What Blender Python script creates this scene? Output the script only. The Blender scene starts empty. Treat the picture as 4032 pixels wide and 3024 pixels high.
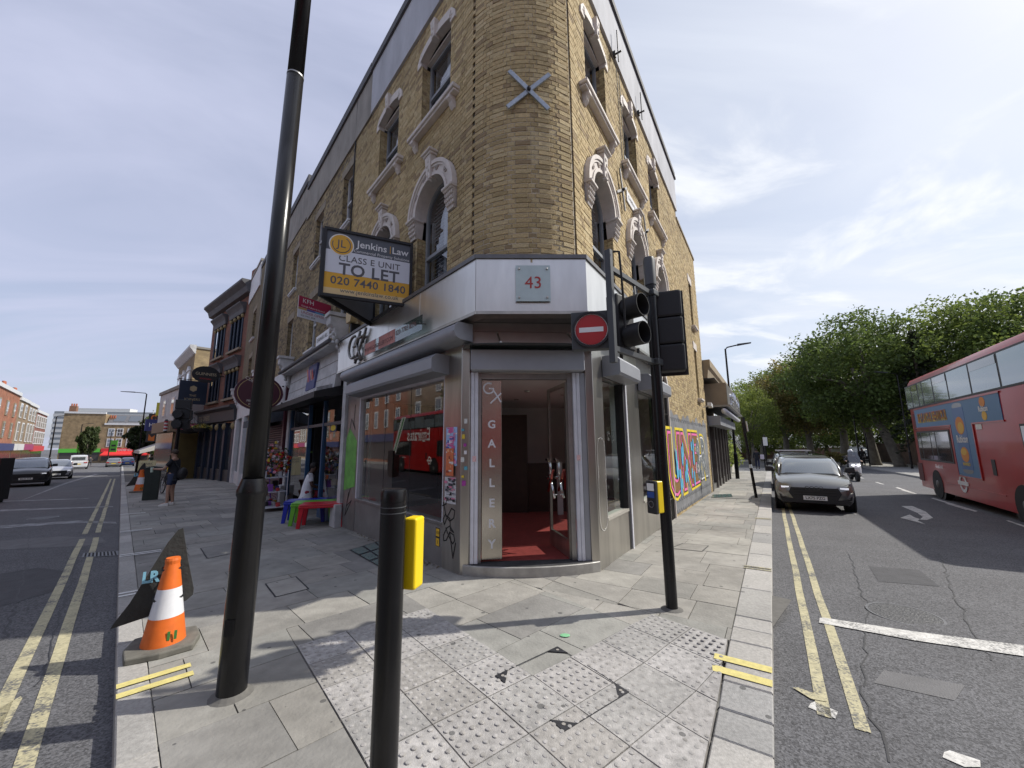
import bpy, math, random
from mathutils import Matrix, Vector
rnd = random.Random(7)
S = bpy.context.scene
COL = S.collection
R = math.radians
# ---------------------------------------------------------------- camera
PITCH, ROLL, CAMH, FPX = R(8.8), R(-0.5), 1.62, 1515.0
cd = bpy.data.cameras.new('camera'); cam = bpy.data.objects.new('camera', cd); COL.objects.link(cam)
cd.sensor_width = 36.0; cd.lens = 36.0*FPX/4032.0; cd.clip_start = 0.05; cd.clip_end = 3000
fw = Vector((0, math.cos(PITCH), math.sin(PITCH))); up0 = Vector((0, -math.sin(PITCH), math.cos(PITCH))); rt0 = Vector((1, 0, 0))
IX = math.cos(ROLL)*rt0 + math.sin(ROLL)*up0; IY = math.sin(ROLL)*rt0 - math.cos(ROLL)*up0
cm = Matrix((IX, -IY, -fw)).transposed().to_4x4(); cm.translation = (0, 0, CAMH); cam.matrix_world = cm
S.camera = cam
# ---------------------------------------------------------------- sky
SUN_AZ, SUN_EL = 79.5, 45.0          # azimuth from +Y towards +X
w = bpy.data.worlds.new('World'); S.world = w; w.use_nodes = True
nt = w.node_tree; N = nt.nodes; Lk = nt.links
for n in list(N): N.remove(n)
def nd(t, **k):
    n = N.new(t)
    for a, b in k.items(): setattr(n, a, b)
    return n
sky = nd('ShaderNodeTexSky', sky_type='NISHITA'); sky.sun_disc = False
sky.sun_elevation = R(SUN_EL); sky.sun_rotation = R(SUN_AZ); sky.air_density = 1.0; sky.dust_density = 1.6; sky.ozone_density = 1.2
geo = nd('ShaderNodeTexCoord'); sep = nd('ShaderNodeSeparateXYZ'); Lk.new(geo.outputs['Generated'], sep.inputs[0])
zc = nd('ShaderNodeMath', operation='MAXIMUM'); Lk.new(sep.outputs[2], zc.inputs[0]); zc.inputs[1].default_value = 0.0
za = nd('ShaderNodeMath', operation='ADD'); Lk.new(zc.outputs[0], za.inputs[0]); za.inputs[1].default_value = 0.16
dx = nd('ShaderNodeMath', operation='DIVIDE'); Lk.new(sep.outputs[0], dx.inputs[0]); Lk.new(za.outputs[0], dx.inputs[1])
dy = nd('ShaderNodeMath', operation='DIVIDE'); Lk.new(sep.outputs[1], dy.inputs[0]); Lk.new(za.outputs[0], dy.inputs[1])
cb = nd('ShaderNodeCombineXYZ'); Lk.new(dx.outputs[0], cb.inputs[0]); Lk.new(dy.outputs[0], cb.inputs[1])
def cloud(scale, stretch, rot, det, lo, hi, dist=0.6):
    mp = nd('ShaderNodeMapping'); mp.inputs['Scale'].default_value = (scale, scale*stretch, 1); mp.inputs['Rotation'].default_value = (0, 0, R(rot))
    Lk.new(cb.outputs[0], mp.inputs[0])
    tx = nd('ShaderNodeTexNoise'); tx.inputs['Scale'].default_value = 1; tx.inputs['Detail'].default_value = det; tx.inputs['Roughness'].default_value = .55; tx.inputs['Distortion'].default_value = dist
    Lk.new(mp.outputs[0], tx.inputs['Vector'])
    mr = nd('ShaderNodeMapRange'); mr.interpolation_type = 'SMOOTHSTEP'; mr.inputs[1].default_value = lo; mr.inputs[2].default_value = hi
    Lk.new(tx.outputs[0], mr.inputs[0]); return mr
veil = cloud(.62, 2.4, -28, 6, .30, .72, .8)
puff = cloud(1.5, 1.7, -42, 9, .46, .66, .7)
# puffier cloud lies towards the sun side of the sky, as the day shows it
sd = nd('ShaderNodeVectorMath', operation='DOT_PRODUCT'); Lk.new(geo.outputs['Generated'], sd.inputs[0]); sd.inputs[1].default_value = (math.sin(R(62))*.85, math.cos(R(62))*.85, .52)
sr = nd('ShaderNodeMapRange'); sr.interpolation_type = 'SMOOTHSTEP'; sr.inputs[1].default_value = .40; sr.inputs[2].default_value = .98; Lk.new(sd.outputs['Value'], sr.inputs[0])
pm = nd('ShaderNodeMath', operation='MULTIPLY'); Lk.new(puff.outputs[0], pm.inputs[0]); Lk.new(sr.outputs[0], pm.inputs[1])
vm = nd('ShaderNodeMapRange'); vm.inputs[3].default_value = .55; vm.inputs[4].default_value = 1.0; Lk.new(veil.outputs[0], vm.inputs[0])
m1 = nd('ShaderNodeMixRGB'); Lk.new(vm.outputs[0], m1.inputs[0]); Lk.new(sky.outputs[0], m1.inputs[1])
vc = nd('ShaderNodeMixRGB'); Lk.new(sr.outputs[0], vc.inputs[0]); vc.inputs[1].default_value = (4.7, 5.0, 6.5, 1); vc.inputs[2].default_value = (6.6, 7.0, 7.8, 1); Lk.new(vc.outputs[0], m1.inputs[2])
m2 = nd('ShaderNodeMixRGB'); Lk.new(pm.outputs[0], m2.inputs[0]); Lk.new(m1.outputs[0], m2.inputs[1]); m2.inputs[2].default_value = (7.7, 7.9, 8.3, 1)
bg = nd('ShaderNodeBackground'); bg.inputs[1].default_value = 0.122; Lk.new(m2.outputs[0], bg.inputs[0])
wo = nd('ShaderNodeOutputWorld'); Lk.new(bg.outputs[0], wo.inputs[0])
# ---------------------------------------------------------------- sun
sl = bpy.data.lights.new('sun', 'SUN'); sl.energy = 4.4; sl.angle = R(.7); sl.color = (1, .955, .87)
so = bpy.data.objects.new('sun', sl); COL.objects.link(so)
sv = Vector((math.sin(R(SUN_AZ))*math.cos(R(SUN_EL)), math.cos(R(SUN_AZ))*math.cos(R(SUN_EL)), math.sin(R(SUN_EL))))
so.rotation_euler = sv.to_track_quat('Z', 'Y').to_euler(); so.location = (20, 0, 30)
# ---------------------------------------------------------------- film
S.view_settings.view_transform = 'Standard'; S.view_settings.look = 'None'; S.view_settings.gamma = 1; S.view_settings.exposure = 0.10
try: S.view_settings.use_curve_mapping = False
except Exception: pass
S.render.engine = 'CYCLES'; S.cycles.max_bounces = 6; S.cycles.transparent_max_bounces = 12; S.cycles.use_denoising = True
S.cycles.caustics_reflective = False; S.cycles.caustics_refractive = False; S.cycles.sample_clamp_indirect = 6
# ---------------------------------------------------------------- places
KS = 0.024                              # both streets fall gently away from the corner
def zg(y): return -KS*(min(max(y, -40), 115)-2)
ROADZ = -0.11
def ray(px, py): return fw + IX*((px-2016)/FPX) + IY*((py-1512)/FPX)
def GS(px, py, dz=0):                   # where a line of sight meets the sloping ground
    d = ray(px, py); t = -(CAMH-2*KS-dz)/(d.z+KS*d.y); return Vector((0, 0, CAMH))+d*t
def frame(o, ang, flip):                # u along a facade, n outwards, z up
    a = R(ang); u = Vector((math.sin(a), math.cos(a), 0)); n = Vector((-math.cos(a), math.sin(a), 0))*(1 if flip else -1)
    m = Matrix((u, n, Vector((0, 0, 1)))).transposed().to_4x4(); m.translation = (o[0], o[1], 0); return m
LA, RA = -41.4, 33.4
FL = frame((-1.01, 5.71), LA, True); FR = frame((1.35, 5.75), RA, False); FC = frame((-.73, 5.35), 86, False)
# ---------------------------------------------------------------- materials
MATS = {}
def mat(name, col, rough=.6, metal=0., var=.0, scale=6., bump=0., bscale=60., spec=.5, isl=0., coat=0., emit=0., alpha=1., det=5., stretch=(1, 1, 1), hue=0.):
    if name in MATS: return MATS[name]
    m = bpy.data.materials.new(name); m.use_nodes = True; MATS[name] = m
    t = m.node_tree; b = t.nodes['Principled BSDF']; c = (*col, 1) if len(col) == 3 else col
    b.inputs['Base Color'].default_value = c; b.inputs['Roughness'].default_value = rough; b.inputs['Metallic'].default_value = metal
    b.inputs['Specular IOR Level'].default_value = spec; b.inputs['Coat Weight'].default_value = coat; b.inputs['Coat Roughness'].default_value = .06
    if emit: b.inputs['Emission Color'].default_value = c; b.inputs['Emission Strength'].default_value = emit
    tc = t.nodes.new('ShaderNodeTexCoord'); mp = t.nodes.new('ShaderNodeMapping'); mp.inputs['Scale'].default_value = stretch
    t.links.new(tc.outputs['Object'], mp.inputs[0])
    val = None
    if var:
        n = t.nodes.new('ShaderNodeTexNoise'); n.inputs['Scale'].default_value = scale; n.inputs['Detail'].default_value = det; n.inputs['Roughness'].default_value = .62
        t.links.new(mp.outputs[0], n.inputs['Vector'])
        r_ = t.nodes.new('ShaderNodeMapRange'); r_.inputs[1].default_value = .25; r_.inputs[2].default_value = .75; r_.inputs[3].default_value = 1-var; r_.inputs[4].default_value = 1+var
        t.links.new(n.outputs[0], r_.inputs[0]); val = r_.outputs[0]
    if isl:
        g = t.nodes.new('ShaderNodeNewGeometry'); oi = t.nodes.new('ShaderNodeObjectInfo'); ad = t.nodes.new('ShaderNodeMath'); ad.operation = 'ADD'
        t.links.new(g.outputs['Random Per Island'], ad.inputs[0]); t.links.new(oi.outputs['Random'], ad.inputs[1])
        fr = t.nodes.new('ShaderNodeMath'); fr.operation = 'FRACT'; t.links.new(ad.outputs[0], fr.inputs[0])
        r2 = t.nodes.new('ShaderNodeMapRange'); r2.inputs[3].default_value = 1-isl; r2.inputs[4].default_value = 1+isl; t.links.new(fr.outputs[0], r2.inputs[0])
        if val is not None:
            mu = t.nodes.new('ShaderNodeMath'); mu.operation = 'MULTIPLY'; t.links.new(val, mu.inputs[0]); t.links.new(r2.outputs[0], mu.inputs[1]); val = mu.outputs[0]
        else: val = r2.outputs[0]
    if val is not None:
        h = t.nodes.new('ShaderNodeHueSaturation'); h.inputs['Color'].default_value = c; t.links.new(val, h.inputs['Value'])
        t.links.new(h.outputs[0], b.inputs['Base Color'])
        if emit: t.links.new(h.outputs[0], b.inputs['Emission Color'])
    if bump:
        n2 = t.nodes.new('ShaderNodeTexNoise'); n2.inputs['Scale'].default_value = bscale; n2.inputs['Detail'].default_value = 4; t.links.new(mp.outputs[0], n2.inputs['Vector'])
        bm = t.nodes.new('ShaderNodeBump'); bm.inputs['Strength'].default_value = bump; bm.inputs['Distance'].default_value = .02
        t.links.new(n2.outputs[0], bm.inputs['Height']); t.links.new(bm.outputs[0], b.inputs['Normal'])
    return m
def ramp_mat(name, cols, rough=.85, var=.25, scale=14, bump=.25, bscale=90, stain=None):
    """pieces that differ from one another: each island or object takes its own tone from cols"""
    if name in MATS: return MATS[name]
    m = mat(name, cols[0], rough, bump=bump, bscale=bscale); t = m.node_tree; b = t.nodes['Principled BSDF']
    g = t.nodes.new('ShaderNodeNewGeometry'); oi = t.nodes.new('ShaderNodeObjectInfo'); ad = t.nodes.new('ShaderNodeMath'); ad.operation = 'ADD'
    t.links.new(g.outputs['Random Per Island'], ad.inputs[0]); t.links.new(oi.outputs['Random'], ad.inputs[1])
    fr = t.nodes.new('ShaderNodeMath'); fr.operation = 'FRACT'; t.links.new(ad.outputs[0], fr.inputs[0])
    cr = t.nodes.new('ShaderNodeValToRGB'); e = cr.color_ramp.elements; cr.color_ramp.interpolation = 'CONSTANT'
    e[0].position = 0; e[0].color = (*cols[0], 1); e[1].position = 1/len(cols); e[1].color = (*cols[1], 1)
    for i in range(2, len(cols)):
        x = e.new(i/len(cols)); x.color = (*cols[i], 1)
    t.links.new(fr.outputs[0], cr.inputs[0])
    tc = t.nodes.new('ShaderNodeTexCoord'); n = t.nodes.new('ShaderNodeTexNoise'); n.inputs['Scale'].default_value = scale; n.inputs['Detail'].default_value = 6
    t.links.new(tc.outputs['Object'], n.inputs['Vector'])
    r_ = t.nodes.new('ShaderNodeMapRange'); r_.inputs[1].default_value = .25; r_.inputs[2].default_value = .75; r_.inputs[3].default_value = 1-var; r_.inputs[4].default_value = 1+var
    t.links.new(n.outputs[0], r_.inputs[0]); out = r_.outputs[0]
    if stain:                                              # broad weather stains (scale, amount)
        n3 = t.nodes.new('ShaderNodeTexNoise'); n3.inputs['Scale'].default_value = stain[0]; n3.inputs['Detail'].default_value = 5
        t.links.new(tc.outputs['Object'], n3.inputs['Vector'])
        r3 = t.nodes.new('ShaderNodeMapRange'); r3.inputs[1].default_value = .35; r3.inputs[2].default_value = .7; r3.inputs[3].default_value = 1+stain[1]*.4; r3.inputs[4].default_value = 1-stain[1]
        t.links.new(n3.outputs[0], r3.inputs[0]); mu = t.nodes.new('ShaderNodeMath'); mu.operation = 'MULTIPLY'
        t.links.new(out, mu.inputs[0]); t.links.new(r3.outputs[0], mu.inputs[1]); out = mu.outputs[0]
    h = t.nodes.new('ShaderNodeHueSaturation'); t.links.new(cr.outputs[0], h.inputs['Color']); t.links.new(out, h.inputs['Value'])
    t.links.new(h.outputs[0], b.inputs['Base Color']); return m
def brick_tex(name, ang, c1, c2, mort, bw=.225, bh=.075, sc=1.0):
    """brickwork too far off to tell the bricks apart"""
    if name in MATS: return MATS[name]
    m = mat(name, c1, .9); t = m.node_tree; b = t.nodes['Principled BSDF']
    g = t.nodes.new('ShaderNodeNewGeometry'); sp = t.nodes.new('ShaderNodeSeparateXYZ'); t.links.new(g.outputs['Position'], sp.inputs[0])
    dt = t.nodes.new('ShaderNodeVectorMath'); dt.operation = 'DOT_PRODUCT'; t.links.new(g.outputs['Position'], dt.inputs[0]); dt.inputs[1].default_value = (math.sin(R(ang)), math.cos(R(ang)), 0)
    cx = t.nodes.new('ShaderNodeCombineXYZ'); t.links.new(dt.outputs['Value'], cx.inputs[0]); t.links.new(sp.outputs[2], cx.inputs[1])
    k = t.nodes.new('ShaderNodeTexBrick'); k.inputs['Scale'].default_value = sc; k.inputs['Brick Width'].default_value = bw; k.inputs['Row Height'].default_value = bh; k.inputs['Mortar Size'].default_value = .008
    k.inputs['Color1'].default_value = (*c1, 1); k.inputs['Color2'].default_value = (*c2, 1); k.inputs['Mortar'].default_value = (*mort, 1); t.links.new(cx.outputs[0], k.inputs['Vector'])
    n = t.nodes.new('ShaderNodeTexNoise'); n.inputs['Scale'].default_value = 1.3; n.inputs['Detail'].default_value = 7; t.links.new(g.outputs['Position'], n.inputs['Vector'])
    r_ = t.nodes.new('ShaderNodeMapRange'); r_.inputs[1].default_value = .25; r_.inputs[2].default_value = .75; r_.inputs[3].default_value = .68; r_.inputs[4].default_value = 1.28; t.links.new(n.outputs[0], r_.inputs[0])
    h = t.nodes.new('ShaderNodeHueSaturation'); t.links.new(k.outputs['Color'], h.inputs['Color']); t.links.new(r_.outputs[0], h.inputs['Value']); t.links.new(h.outputs[0], b.inputs['Base Color'])
    bm = t.nodes.new('ShaderNodeBump'); bm.inputs['Strength'].default_value = .3; bm.inputs['Distance'].default_value = .01; bm.invert = True
    t.links.new(k.outputs['Fac'], bm.inputs['Height']); t.links.new(bm.outputs[0], b.inputs['Normal']); return m
def glass_mat(name, tint=(.75, .8, .8), refl=.10, rough=.01, clear=.9):
    """window glass: mostly clear with a Fresnel mirror on top; lets sunlight through"""
    if name in MATS: return MATS[name]
    m = bpy.data.materials.new(name); m.use_nodes = True; MATS[name] = m; t = m.node_tree
    for n in list(t.nodes): t.nodes.remove(n)
    o = t.nodes.new('ShaderNodeOutputMaterial'); tr = t.nodes.new('ShaderNodeBsdfTransparent'); tr.inputs[0].default_value = (*[c*clear for c in tint], 1)
    gl = t.nodes.new('ShaderNodeBsdfGlossy'); gl.inputs['Roughness'].default_value = rough; gl.inputs[0].default_value = (1, 1, 1, 1)
    ge = t.nodes.new('ShaderNodeNewGeometry'); dp = t.nodes.new('ShaderNodeVectorMath'); dp.operation = 'DOT_PRODUCT'; t.links.new(ge.outputs['Normal'], dp.inputs[0]); t.links.new(ge.outputs['Incoming'], dp.inputs[1])
    def mth(op, a, b=None):
        n = t.nodes.new('ShaderNodeMath'); n.operation = op; n.use_clamp = op == 'ADD'
        for i, v in enumerate((a, b)):
            if isinstance(v, (int, float)): n.inputs[i].default_value = v
            elif v is not None: t.links.new(v, n.inputs[i])
        return n.outputs[0]
    f0 = .05+refl; ad_ = mth('ADD', mth('MULTIPLY', mth('POWER', mth('SUBTRACT', 1., mth('ABSOLUTE', dp.outputs['Value'])), 5.), 1-f0), f0)   # Schlick, the same from both sides
    mx = t.nodes.new('ShaderNodeMixShader'); t.links.new(ad_, mx.inputs[0]); t.links.new(tr.outputs[0], mx.inputs[1]); t.links.new(gl.outputs[0], mx.inputs[2]); t.links.new(mx.outputs[0], o.inputs[0]); return m
# ---------------------------------------------------------------- mesh building
class MB:
    def __init__(s, M=None): s.v = []; s.f = []; s.k = []; s.M = M; s.mi = 0; s.flip = bool(M is not None and M.to_3x3().determinant() < 0)
    def add(s, vs, fs):
        b = len(s.v)
        s.v += [tuple(s.M @ Vector(p)) for p in vs] if s.M is not None else [tuple(p) for p in vs]
        for f in fs:
            f = [i+b for i in f]; s.f.append(f[::-1] if s.flip else f); s.k.append(s.mi)
        return s
    def box(s, x0, x1, y0, y1, z0, z1):
        if x0 > x1: x0, x1 = x1, x0
        if y0 > y1: y0, y1 = y1, y0
        if z0 > z1: z0, z1 = z1, z0
        return s.add([(x0, y0, z0), (x1, y0, z0), (x1, y1, z0), (x0, y1, z0), (x0, y0, z1), (x1, y0, z1), (x1, y1, z1), (x0, y1, z1)],
                     [(0, 3, 2, 1), (4, 5, 6, 7), (0, 1, 5, 4), (1, 2, 6, 5), (2, 3, 7, 6), (3, 0, 4, 7)])
    def hexa(s, p): return s.add(p, [(0, 3, 2, 1), (4, 5, 6, 7), (0, 1, 5, 4), (1, 2, 6, 5), (2, 3, 7, 6), (3, 0, 4, 7)])
    def prism(s, poly, h0, h1, ax='z'):
        """polygon extruded: ax z: (x,y); y: (x,z) along y; x: (y,z) along x"""
        n = len(poly); a = sum(poly[i][0]*poly[(i+1) % n][1]-poly[(i+1) % n][0]*poly[i][1] for i in range(n))
        if a < 0: poly = poly[::-1]
        g = {'z': lambda p, h: (p[0], p[1], h), 'y': lambda p, h: (p[0], h, p[1]), 'x': lambda p, h: (h, p[0], p[1])}[ax]
        vs = [g(p, h0) for p in poly]+[g(p, h1) for p in poly]
        fs = [tuple(range(n))[::-1], tuple(range(n, 2*n))]+[(i, (i+1) % n, n+(i+1) % n, n+i) for i in range(n)]
        if (ax == 'y') ^ (h1 < h0): fs = [f[::-1] for f in fs]
        return s.add(vs, fs)
    def loft(s, rings, caps=True, closed=True):
        n = len(rings[0]); vs = [p for r_ in rings for p in r_]; fs = []
        for i in range(len(rings)-1):
            for j in range(n if closed else n-1):
                k = (j+1) % n; fs.append((i*n+j, i*n+k, (i+1)*n+k, (i+1)*n+j))
        if caps and closed: fs.append(tuple(range(n))[::-1]); fs.append(tuple(range((len(rings)-1)*n, len(rings)*n)))
        return s.add(vs, fs)
    def cyl(s, p0, p1, r0, r1=None, n=12, caps=True):
        r1 = r0 if r1 is None else r1; p0 = Vector(p0); p1 = Vector(p1); d = (p1-p0).normalized()
        a = d.cross(Vector((0, 0, 1)) if abs(d.z) < .9 else Vector((1, 0, 0))).normalized(); b = d.cross(a)
        return s.loft([[p0+(a*math.cos(t)+b*math.sin(t))*r0 for t in [2*math.pi*i/n for i in range(n)]], [p1+(a*math.cos(t)+b*math.sin(t))*r1 for t in [2*math.pi*i/n for i in range(n)]]], caps)
    def tube(s, pts, r, n=8, caps=True):
        pts = [Vector(p) for p in pts]; rings = []; a = None
        for i, p in enumerate(pts):
            d = (pts[min(i+1, len(pts)-1)]-pts[max(i-1, 0)]).normalized()
            if a is None: a = d.cross(Vector((0, 0, 1)) if abs(d.z) < .9 else Vector((1, 0, 0))).normalized()
            a = (a-d*a.dot(d)).normalized(); b = d.cross(a); rr = r[i] if isinstance(r, (list, tuple)) else r
            rings.append([p+(a*math.cos(2*math.pi*j/n)+b*math.sin(2*math.pi*j/n))*rr for j in range(n)])
        return s.loft(rings, caps)
    def lathe(s, prof, c=(0, 0, 0), n=20, ax='z'):
        g = {'z': lambda r_, h, t: (c[0]+r_*math.cos(t), c[1]+r_*math.sin(t), c[2]+h), 'y': lambda r_, h, t: (c[0]+r_*math.cos(t), c[1]+h, c[2]-r_*math.sin(t)), 'x': lambda r_, h, t: (c[0]+h, c[1]+r_*math.cos(t), c[2]+r_*math.sin(t))}[ax]
        return s.loft([[g(max(r_, 1e-4), h, 2*math.pi*i/n) for i in range(n)] for r_, h in prof])
    def ell(s, c, r_, nu=10, nv=6):
        rings = []
        for j in range(nv+1):
            t = math.pi*j/nv; st = max(math.sin(t), .001)
            rings.append([(c[0]+r_[0]*st*math.cos(2*math.pi*i/nu), c[1]+r_[1]*st*math.sin(2*math.pi*i/nu), c[2]-r_[2]*math.cos(t)) for i in range(nu)])
        return s.loft(rings)
    def quad(s, a, b, c, d): return s.add([a, b, c, d], [(0, 1, 2, 3)])
    def disc(s, c, r_, y, n=24, th=.004):           # disc facing +y in a frame
        return s.prism([(c[0]+r_*math.cos(2*math.pi*i/n), c[1]+r_*math.sin(2*math.pi*i/n)) for i in range(n)], y, y+th, 'y')
    def ring(s, c, ro, ri, y0, y1, a0=0, a1=360, n=24):
        """flat arch ring in (x,z) extruded along y"""
        full = abs(a1-a0) >= 360; k = n if full else n+1; P = []
        for i in range(k):
            t = R(a0+(a1-a0)*i/n); P.append((math.cos(t), math.sin(t)))
        rings = [[(c[0]+ro*x, y0, c[1]+ro*z), (c[0]+ro*x, y1, c[1]+ro*z), (c[0]+ri*x, y1, c[1]+ri*z), (c[0]+ri*x, y0, c[1]+ri*z)] for x, z in P]
        if full: rings.append(rings[0])
        return s.loft(rings, caps=not full)
    def ribbon(s, pts, wd, y, th=.003):
        """a painted or cut line in (x,z) on a frame's face"""
        n = len(pts)
        for i in range(n-1):
            a = Vector(pts[i]); b = Vector(pts[i+1]); d = (b-a)
            if d.length < 1e-6: continue
            d.normalize(); p = Vector((-d.y, d.x))*wd/2; e = d*wd*.3
            q = [a-e+p, b+e+p, b+e-p, a-e-p]; s.prism([(v.x, v.y) for v in q], y+.0004*(i % 3), y+th+.0004*(i % 3), 'y')
        return s
    def build(s, name, m, parent=None, smooth=False, bevel=0., seg=2, auto=None, kind=None, sub=0):
        me = bpy.data.meshes.new(name); me.from_pydata(s.v, [], s.f)
        ms = m if isinstance(m, (list, tuple)) else [m]
        for x in ms: me.materials.append(x)
        if len(ms) > 1: me.polygons.foreach_set('material_index', s.k)
        if smooth: me.polygons.foreach_set('use_smooth', [True]*len(me.polygons))
        me.update(); o = bpy.data.objects.new(name, me); COL.objects.link(o)
        if parent is not None: attach(o, parent)
        if sub: x = o.modifiers.new('sub', 'SUBSURF'); x.levels = x.render_levels = sub
        if bevel: x = o.modifiers.new('bevel', 'BEVEL'); x.width = bevel; x.segments = seg; x.limit_method = 'ANGLE'; x.angle_limit = R(40)
        if auto is not None:
            me.polygons.foreach_set('use_smooth', [True]*len(me.polygons))
            try: me.set_sharp_from_angle(angle=R(auto))
            except Exception: pass
        if kind: o['kind'] = kind
        return o
BASE = {}
def attach(o, parent):
    o.parent = parent
    M = BASE.get(parent.name)
    if M is not None: o.matrix_parent_inverse = M.inverted()
def thing(name, label, cat, loc=(0, 0, 0), rz=0., group=None, world=True, kind=None):
    """Empty at a thing's base; world=True: its parts are given in world coordinates, else in its own"""
    o = bpy.data.objects.new(name, None); COL.objects.link(o); o.location = loc; o.rotation_euler = (0, 0, rz); o.empty_display_size = .2
    if world: BASE[o.name] = Matrix.Translation(loc) @ Matrix.Rotation(rz, 4, 'Z')
    return tag(o, label, cat, group, kind)
def tag(o, label=None, cat=None, group=None, kind=None):
    if label: o['label'] = label
    if cat: o['category'] = cat
    if group: o['group'] = group
    if kind: o['kind'] = kind
    return o
def struct(o): o['kind'] = 'structure'; return o
def copy_tree(o, parent=None):
    c = o.copy(); COL.objects.link(c)
    if parent is not None: c.parent = parent
    for ch in o.children: copy_tree(ch, c)
    return c
def text(name, body, size, M, m, parent=None, ext=.002, bold=0., align='CENTER', sx=1.0, spacing=1.0, line=1.0, shear=0.):
    c = bpy.data.curves.new(name, 'FONT'); c.body = body; c.size = size; c.extrude = ext; c.offset = bold; c.align_x = align; c.align_y = 'CENTER'; c.space_character = spacing; c.space_line = line; c.shear = shear; c.resolution_u = 3
    c.materials.append(m); tmp = bpy.data.objects.new('tmp', c); me = bpy.data.meshes.new_from_object(tmp); me.name = name; bpy.data.objects.remove(tmp); bpy.data.curves.remove(c)
    o = bpy.data.objects.new(name, me); COL.objects.link(o)
    if parent is not None: attach(o, parent)
    o.matrix_basis = M @ Matrix.Diagonal((sx, 1, 1, 1)); return o
def face(F, u, z, n, left=False):
    """text placement on a facade frame: x to the reader's right, y up, z towards the reader"""
    o = F @ Vector((u, n, z)); U = (F.to_3x3() @ Vector((1, 0, 0)))*(-1 if left else 1); Nn = F.to_3x3() @ Vector((0, 1, 0)); m = Matrix((U, Vector((0, 0, 1)), Nn)).transposed().to_4x4(); m.translation = o; return m
def lin(c): return tuple((x/255/12.92 if x <= 10 else ((x/255+.055)/1.055)**2.4) for x in c)
# ================================================================ GROUND
def clip(poly, a, b):
    """keep the part of a convex polygon left of the line a->b"""
    out = []; ex, ey = b[0]-a[0], b[1]-a[1]
    sd = lambda p: ex*(p[1]-a[1])-ey*(p[0]-a[0])
    for i in range(len(poly)):
        p, q = poly[i], poly[(i+1) % len(poly)]; sp, sq = sd(p), sd(q)
        if sp >= 0: out.append(p)
        if (sp > 0 > sq) or (sp < 0 < sq): t = sp/(sp-sq); out.append((p[0]+(q[0]-p[0])*t, p[1]+(q[1]-p[1])*t))
    return out
def area(p): return abs(sum(p[i][0]*p[(i+1) % len(p)][1]-p[(i+1) % len(p)][0]*p[i][1] for i in range(len(p))))/2
def shrink(p, d):
    cx = sum(a[0] for a in p)/len(p); cy = sum(a[1] for a in p)/len(p); o = []
    for x, y in p:
        l = math.hypot(x-cx, y-cy); k = max(0, 1-d*1.35/max(l, .05)); o.append((cx+(x-cx)*k, cy+(y-cy)*k))
    return o
def sm(a, b, x): t = min(max((x-a)/(b-a), 0), 1); return t*t*(3-2*t)
KR0, KRd = Vector((1.77, 2.93)), Vector((math.sin(R(33.5)), math.cos(R(33.5))))
KRn = Vector((KRd.y, -KRd.x))                      # towards the road
KL0, KLd = Vector((-2.06, 2.25)), Vector((math.sin(R(-45)), math.cos(R(-45)))); KLn = Vector((-.7071, -.7071))
def zp(x, y):                                     # pavement level, with the kerb dropped at the crossing
    q = Vector((x, y))-KR0; d = -q.dot(KRn); t = q.dot(KRd)
    return zg(y)-.08*sm(1.7, .1, d)*sm(.5, -.45, t)
m_asph = mat('asphalt', (.105, .105, .110), .82, var=.16, scale=1.1, bump=.5, bscale=95, det=12, spec=.35)
_t = m_asph.node_tree; _b = _t.nodes['Principled BSDF']
# aggregate: fine light and dark chippings
_tc = _t.nodes.new('ShaderNodeTexCoord'); _vo = _t.nodes.new('ShaderNodeTexVoronoi'); _vo.inputs['Scale'].default_value = 85; _t.links.new(_tc.outputs['Object'], _vo.inputs['Vector'])
_mr = _t.nodes.new('ShaderNodeMapRange'); _mr.inputs[3].default_value = .55; _mr.inputs[4].default_value = 1.55
_sp = _t.nodes.new('ShaderNodeSeparateColor'); _t.links.new(_vo.outputs['Color'], _sp.inputs[0]); _t.links.new(_sp.outputs[0], _mr.inputs[0])
_src = _b.inputs['Base Color'].links[0].from_socket; _hs = _t.nodes.new('ShaderNodeHueSaturation'); _t.links.new(_src, _hs.inputs['Color']); _t.links.new(_mr.outputs[0], _hs.inputs['Value']); _t.links.new(_hs.outputs[0], _b.inputs['Base Color'])
ys = [-60, -40, 2, 115, 260, 1500]; g = MB()
for i in range(len(ys)-1): g.quad((-900, ys[i], zg(ys[i])+ROADZ), (900, ys[i], zg(ys[i])+ROADZ), (900, ys[i+1], zg(ys[i+1])+ROADZ), (-900, ys[i+1], zg(ys[i+1])+ROADZ))
struct(g.build('road', m_asph))
m_bed = mat('paving_bed', (.13, .125, .115), .95, var=.2, scale=20)
m_york = ramp_mat('york_stone', [(.30, .285, .255), (.265, .255, .23), (.335, .32, .285), (.28, .275, .25), (.315, .30, .27), (.24, .232, .215)], .8, var=.16, scale=7, bump=.3, bscale=35, stain=(.9, .3))
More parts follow.
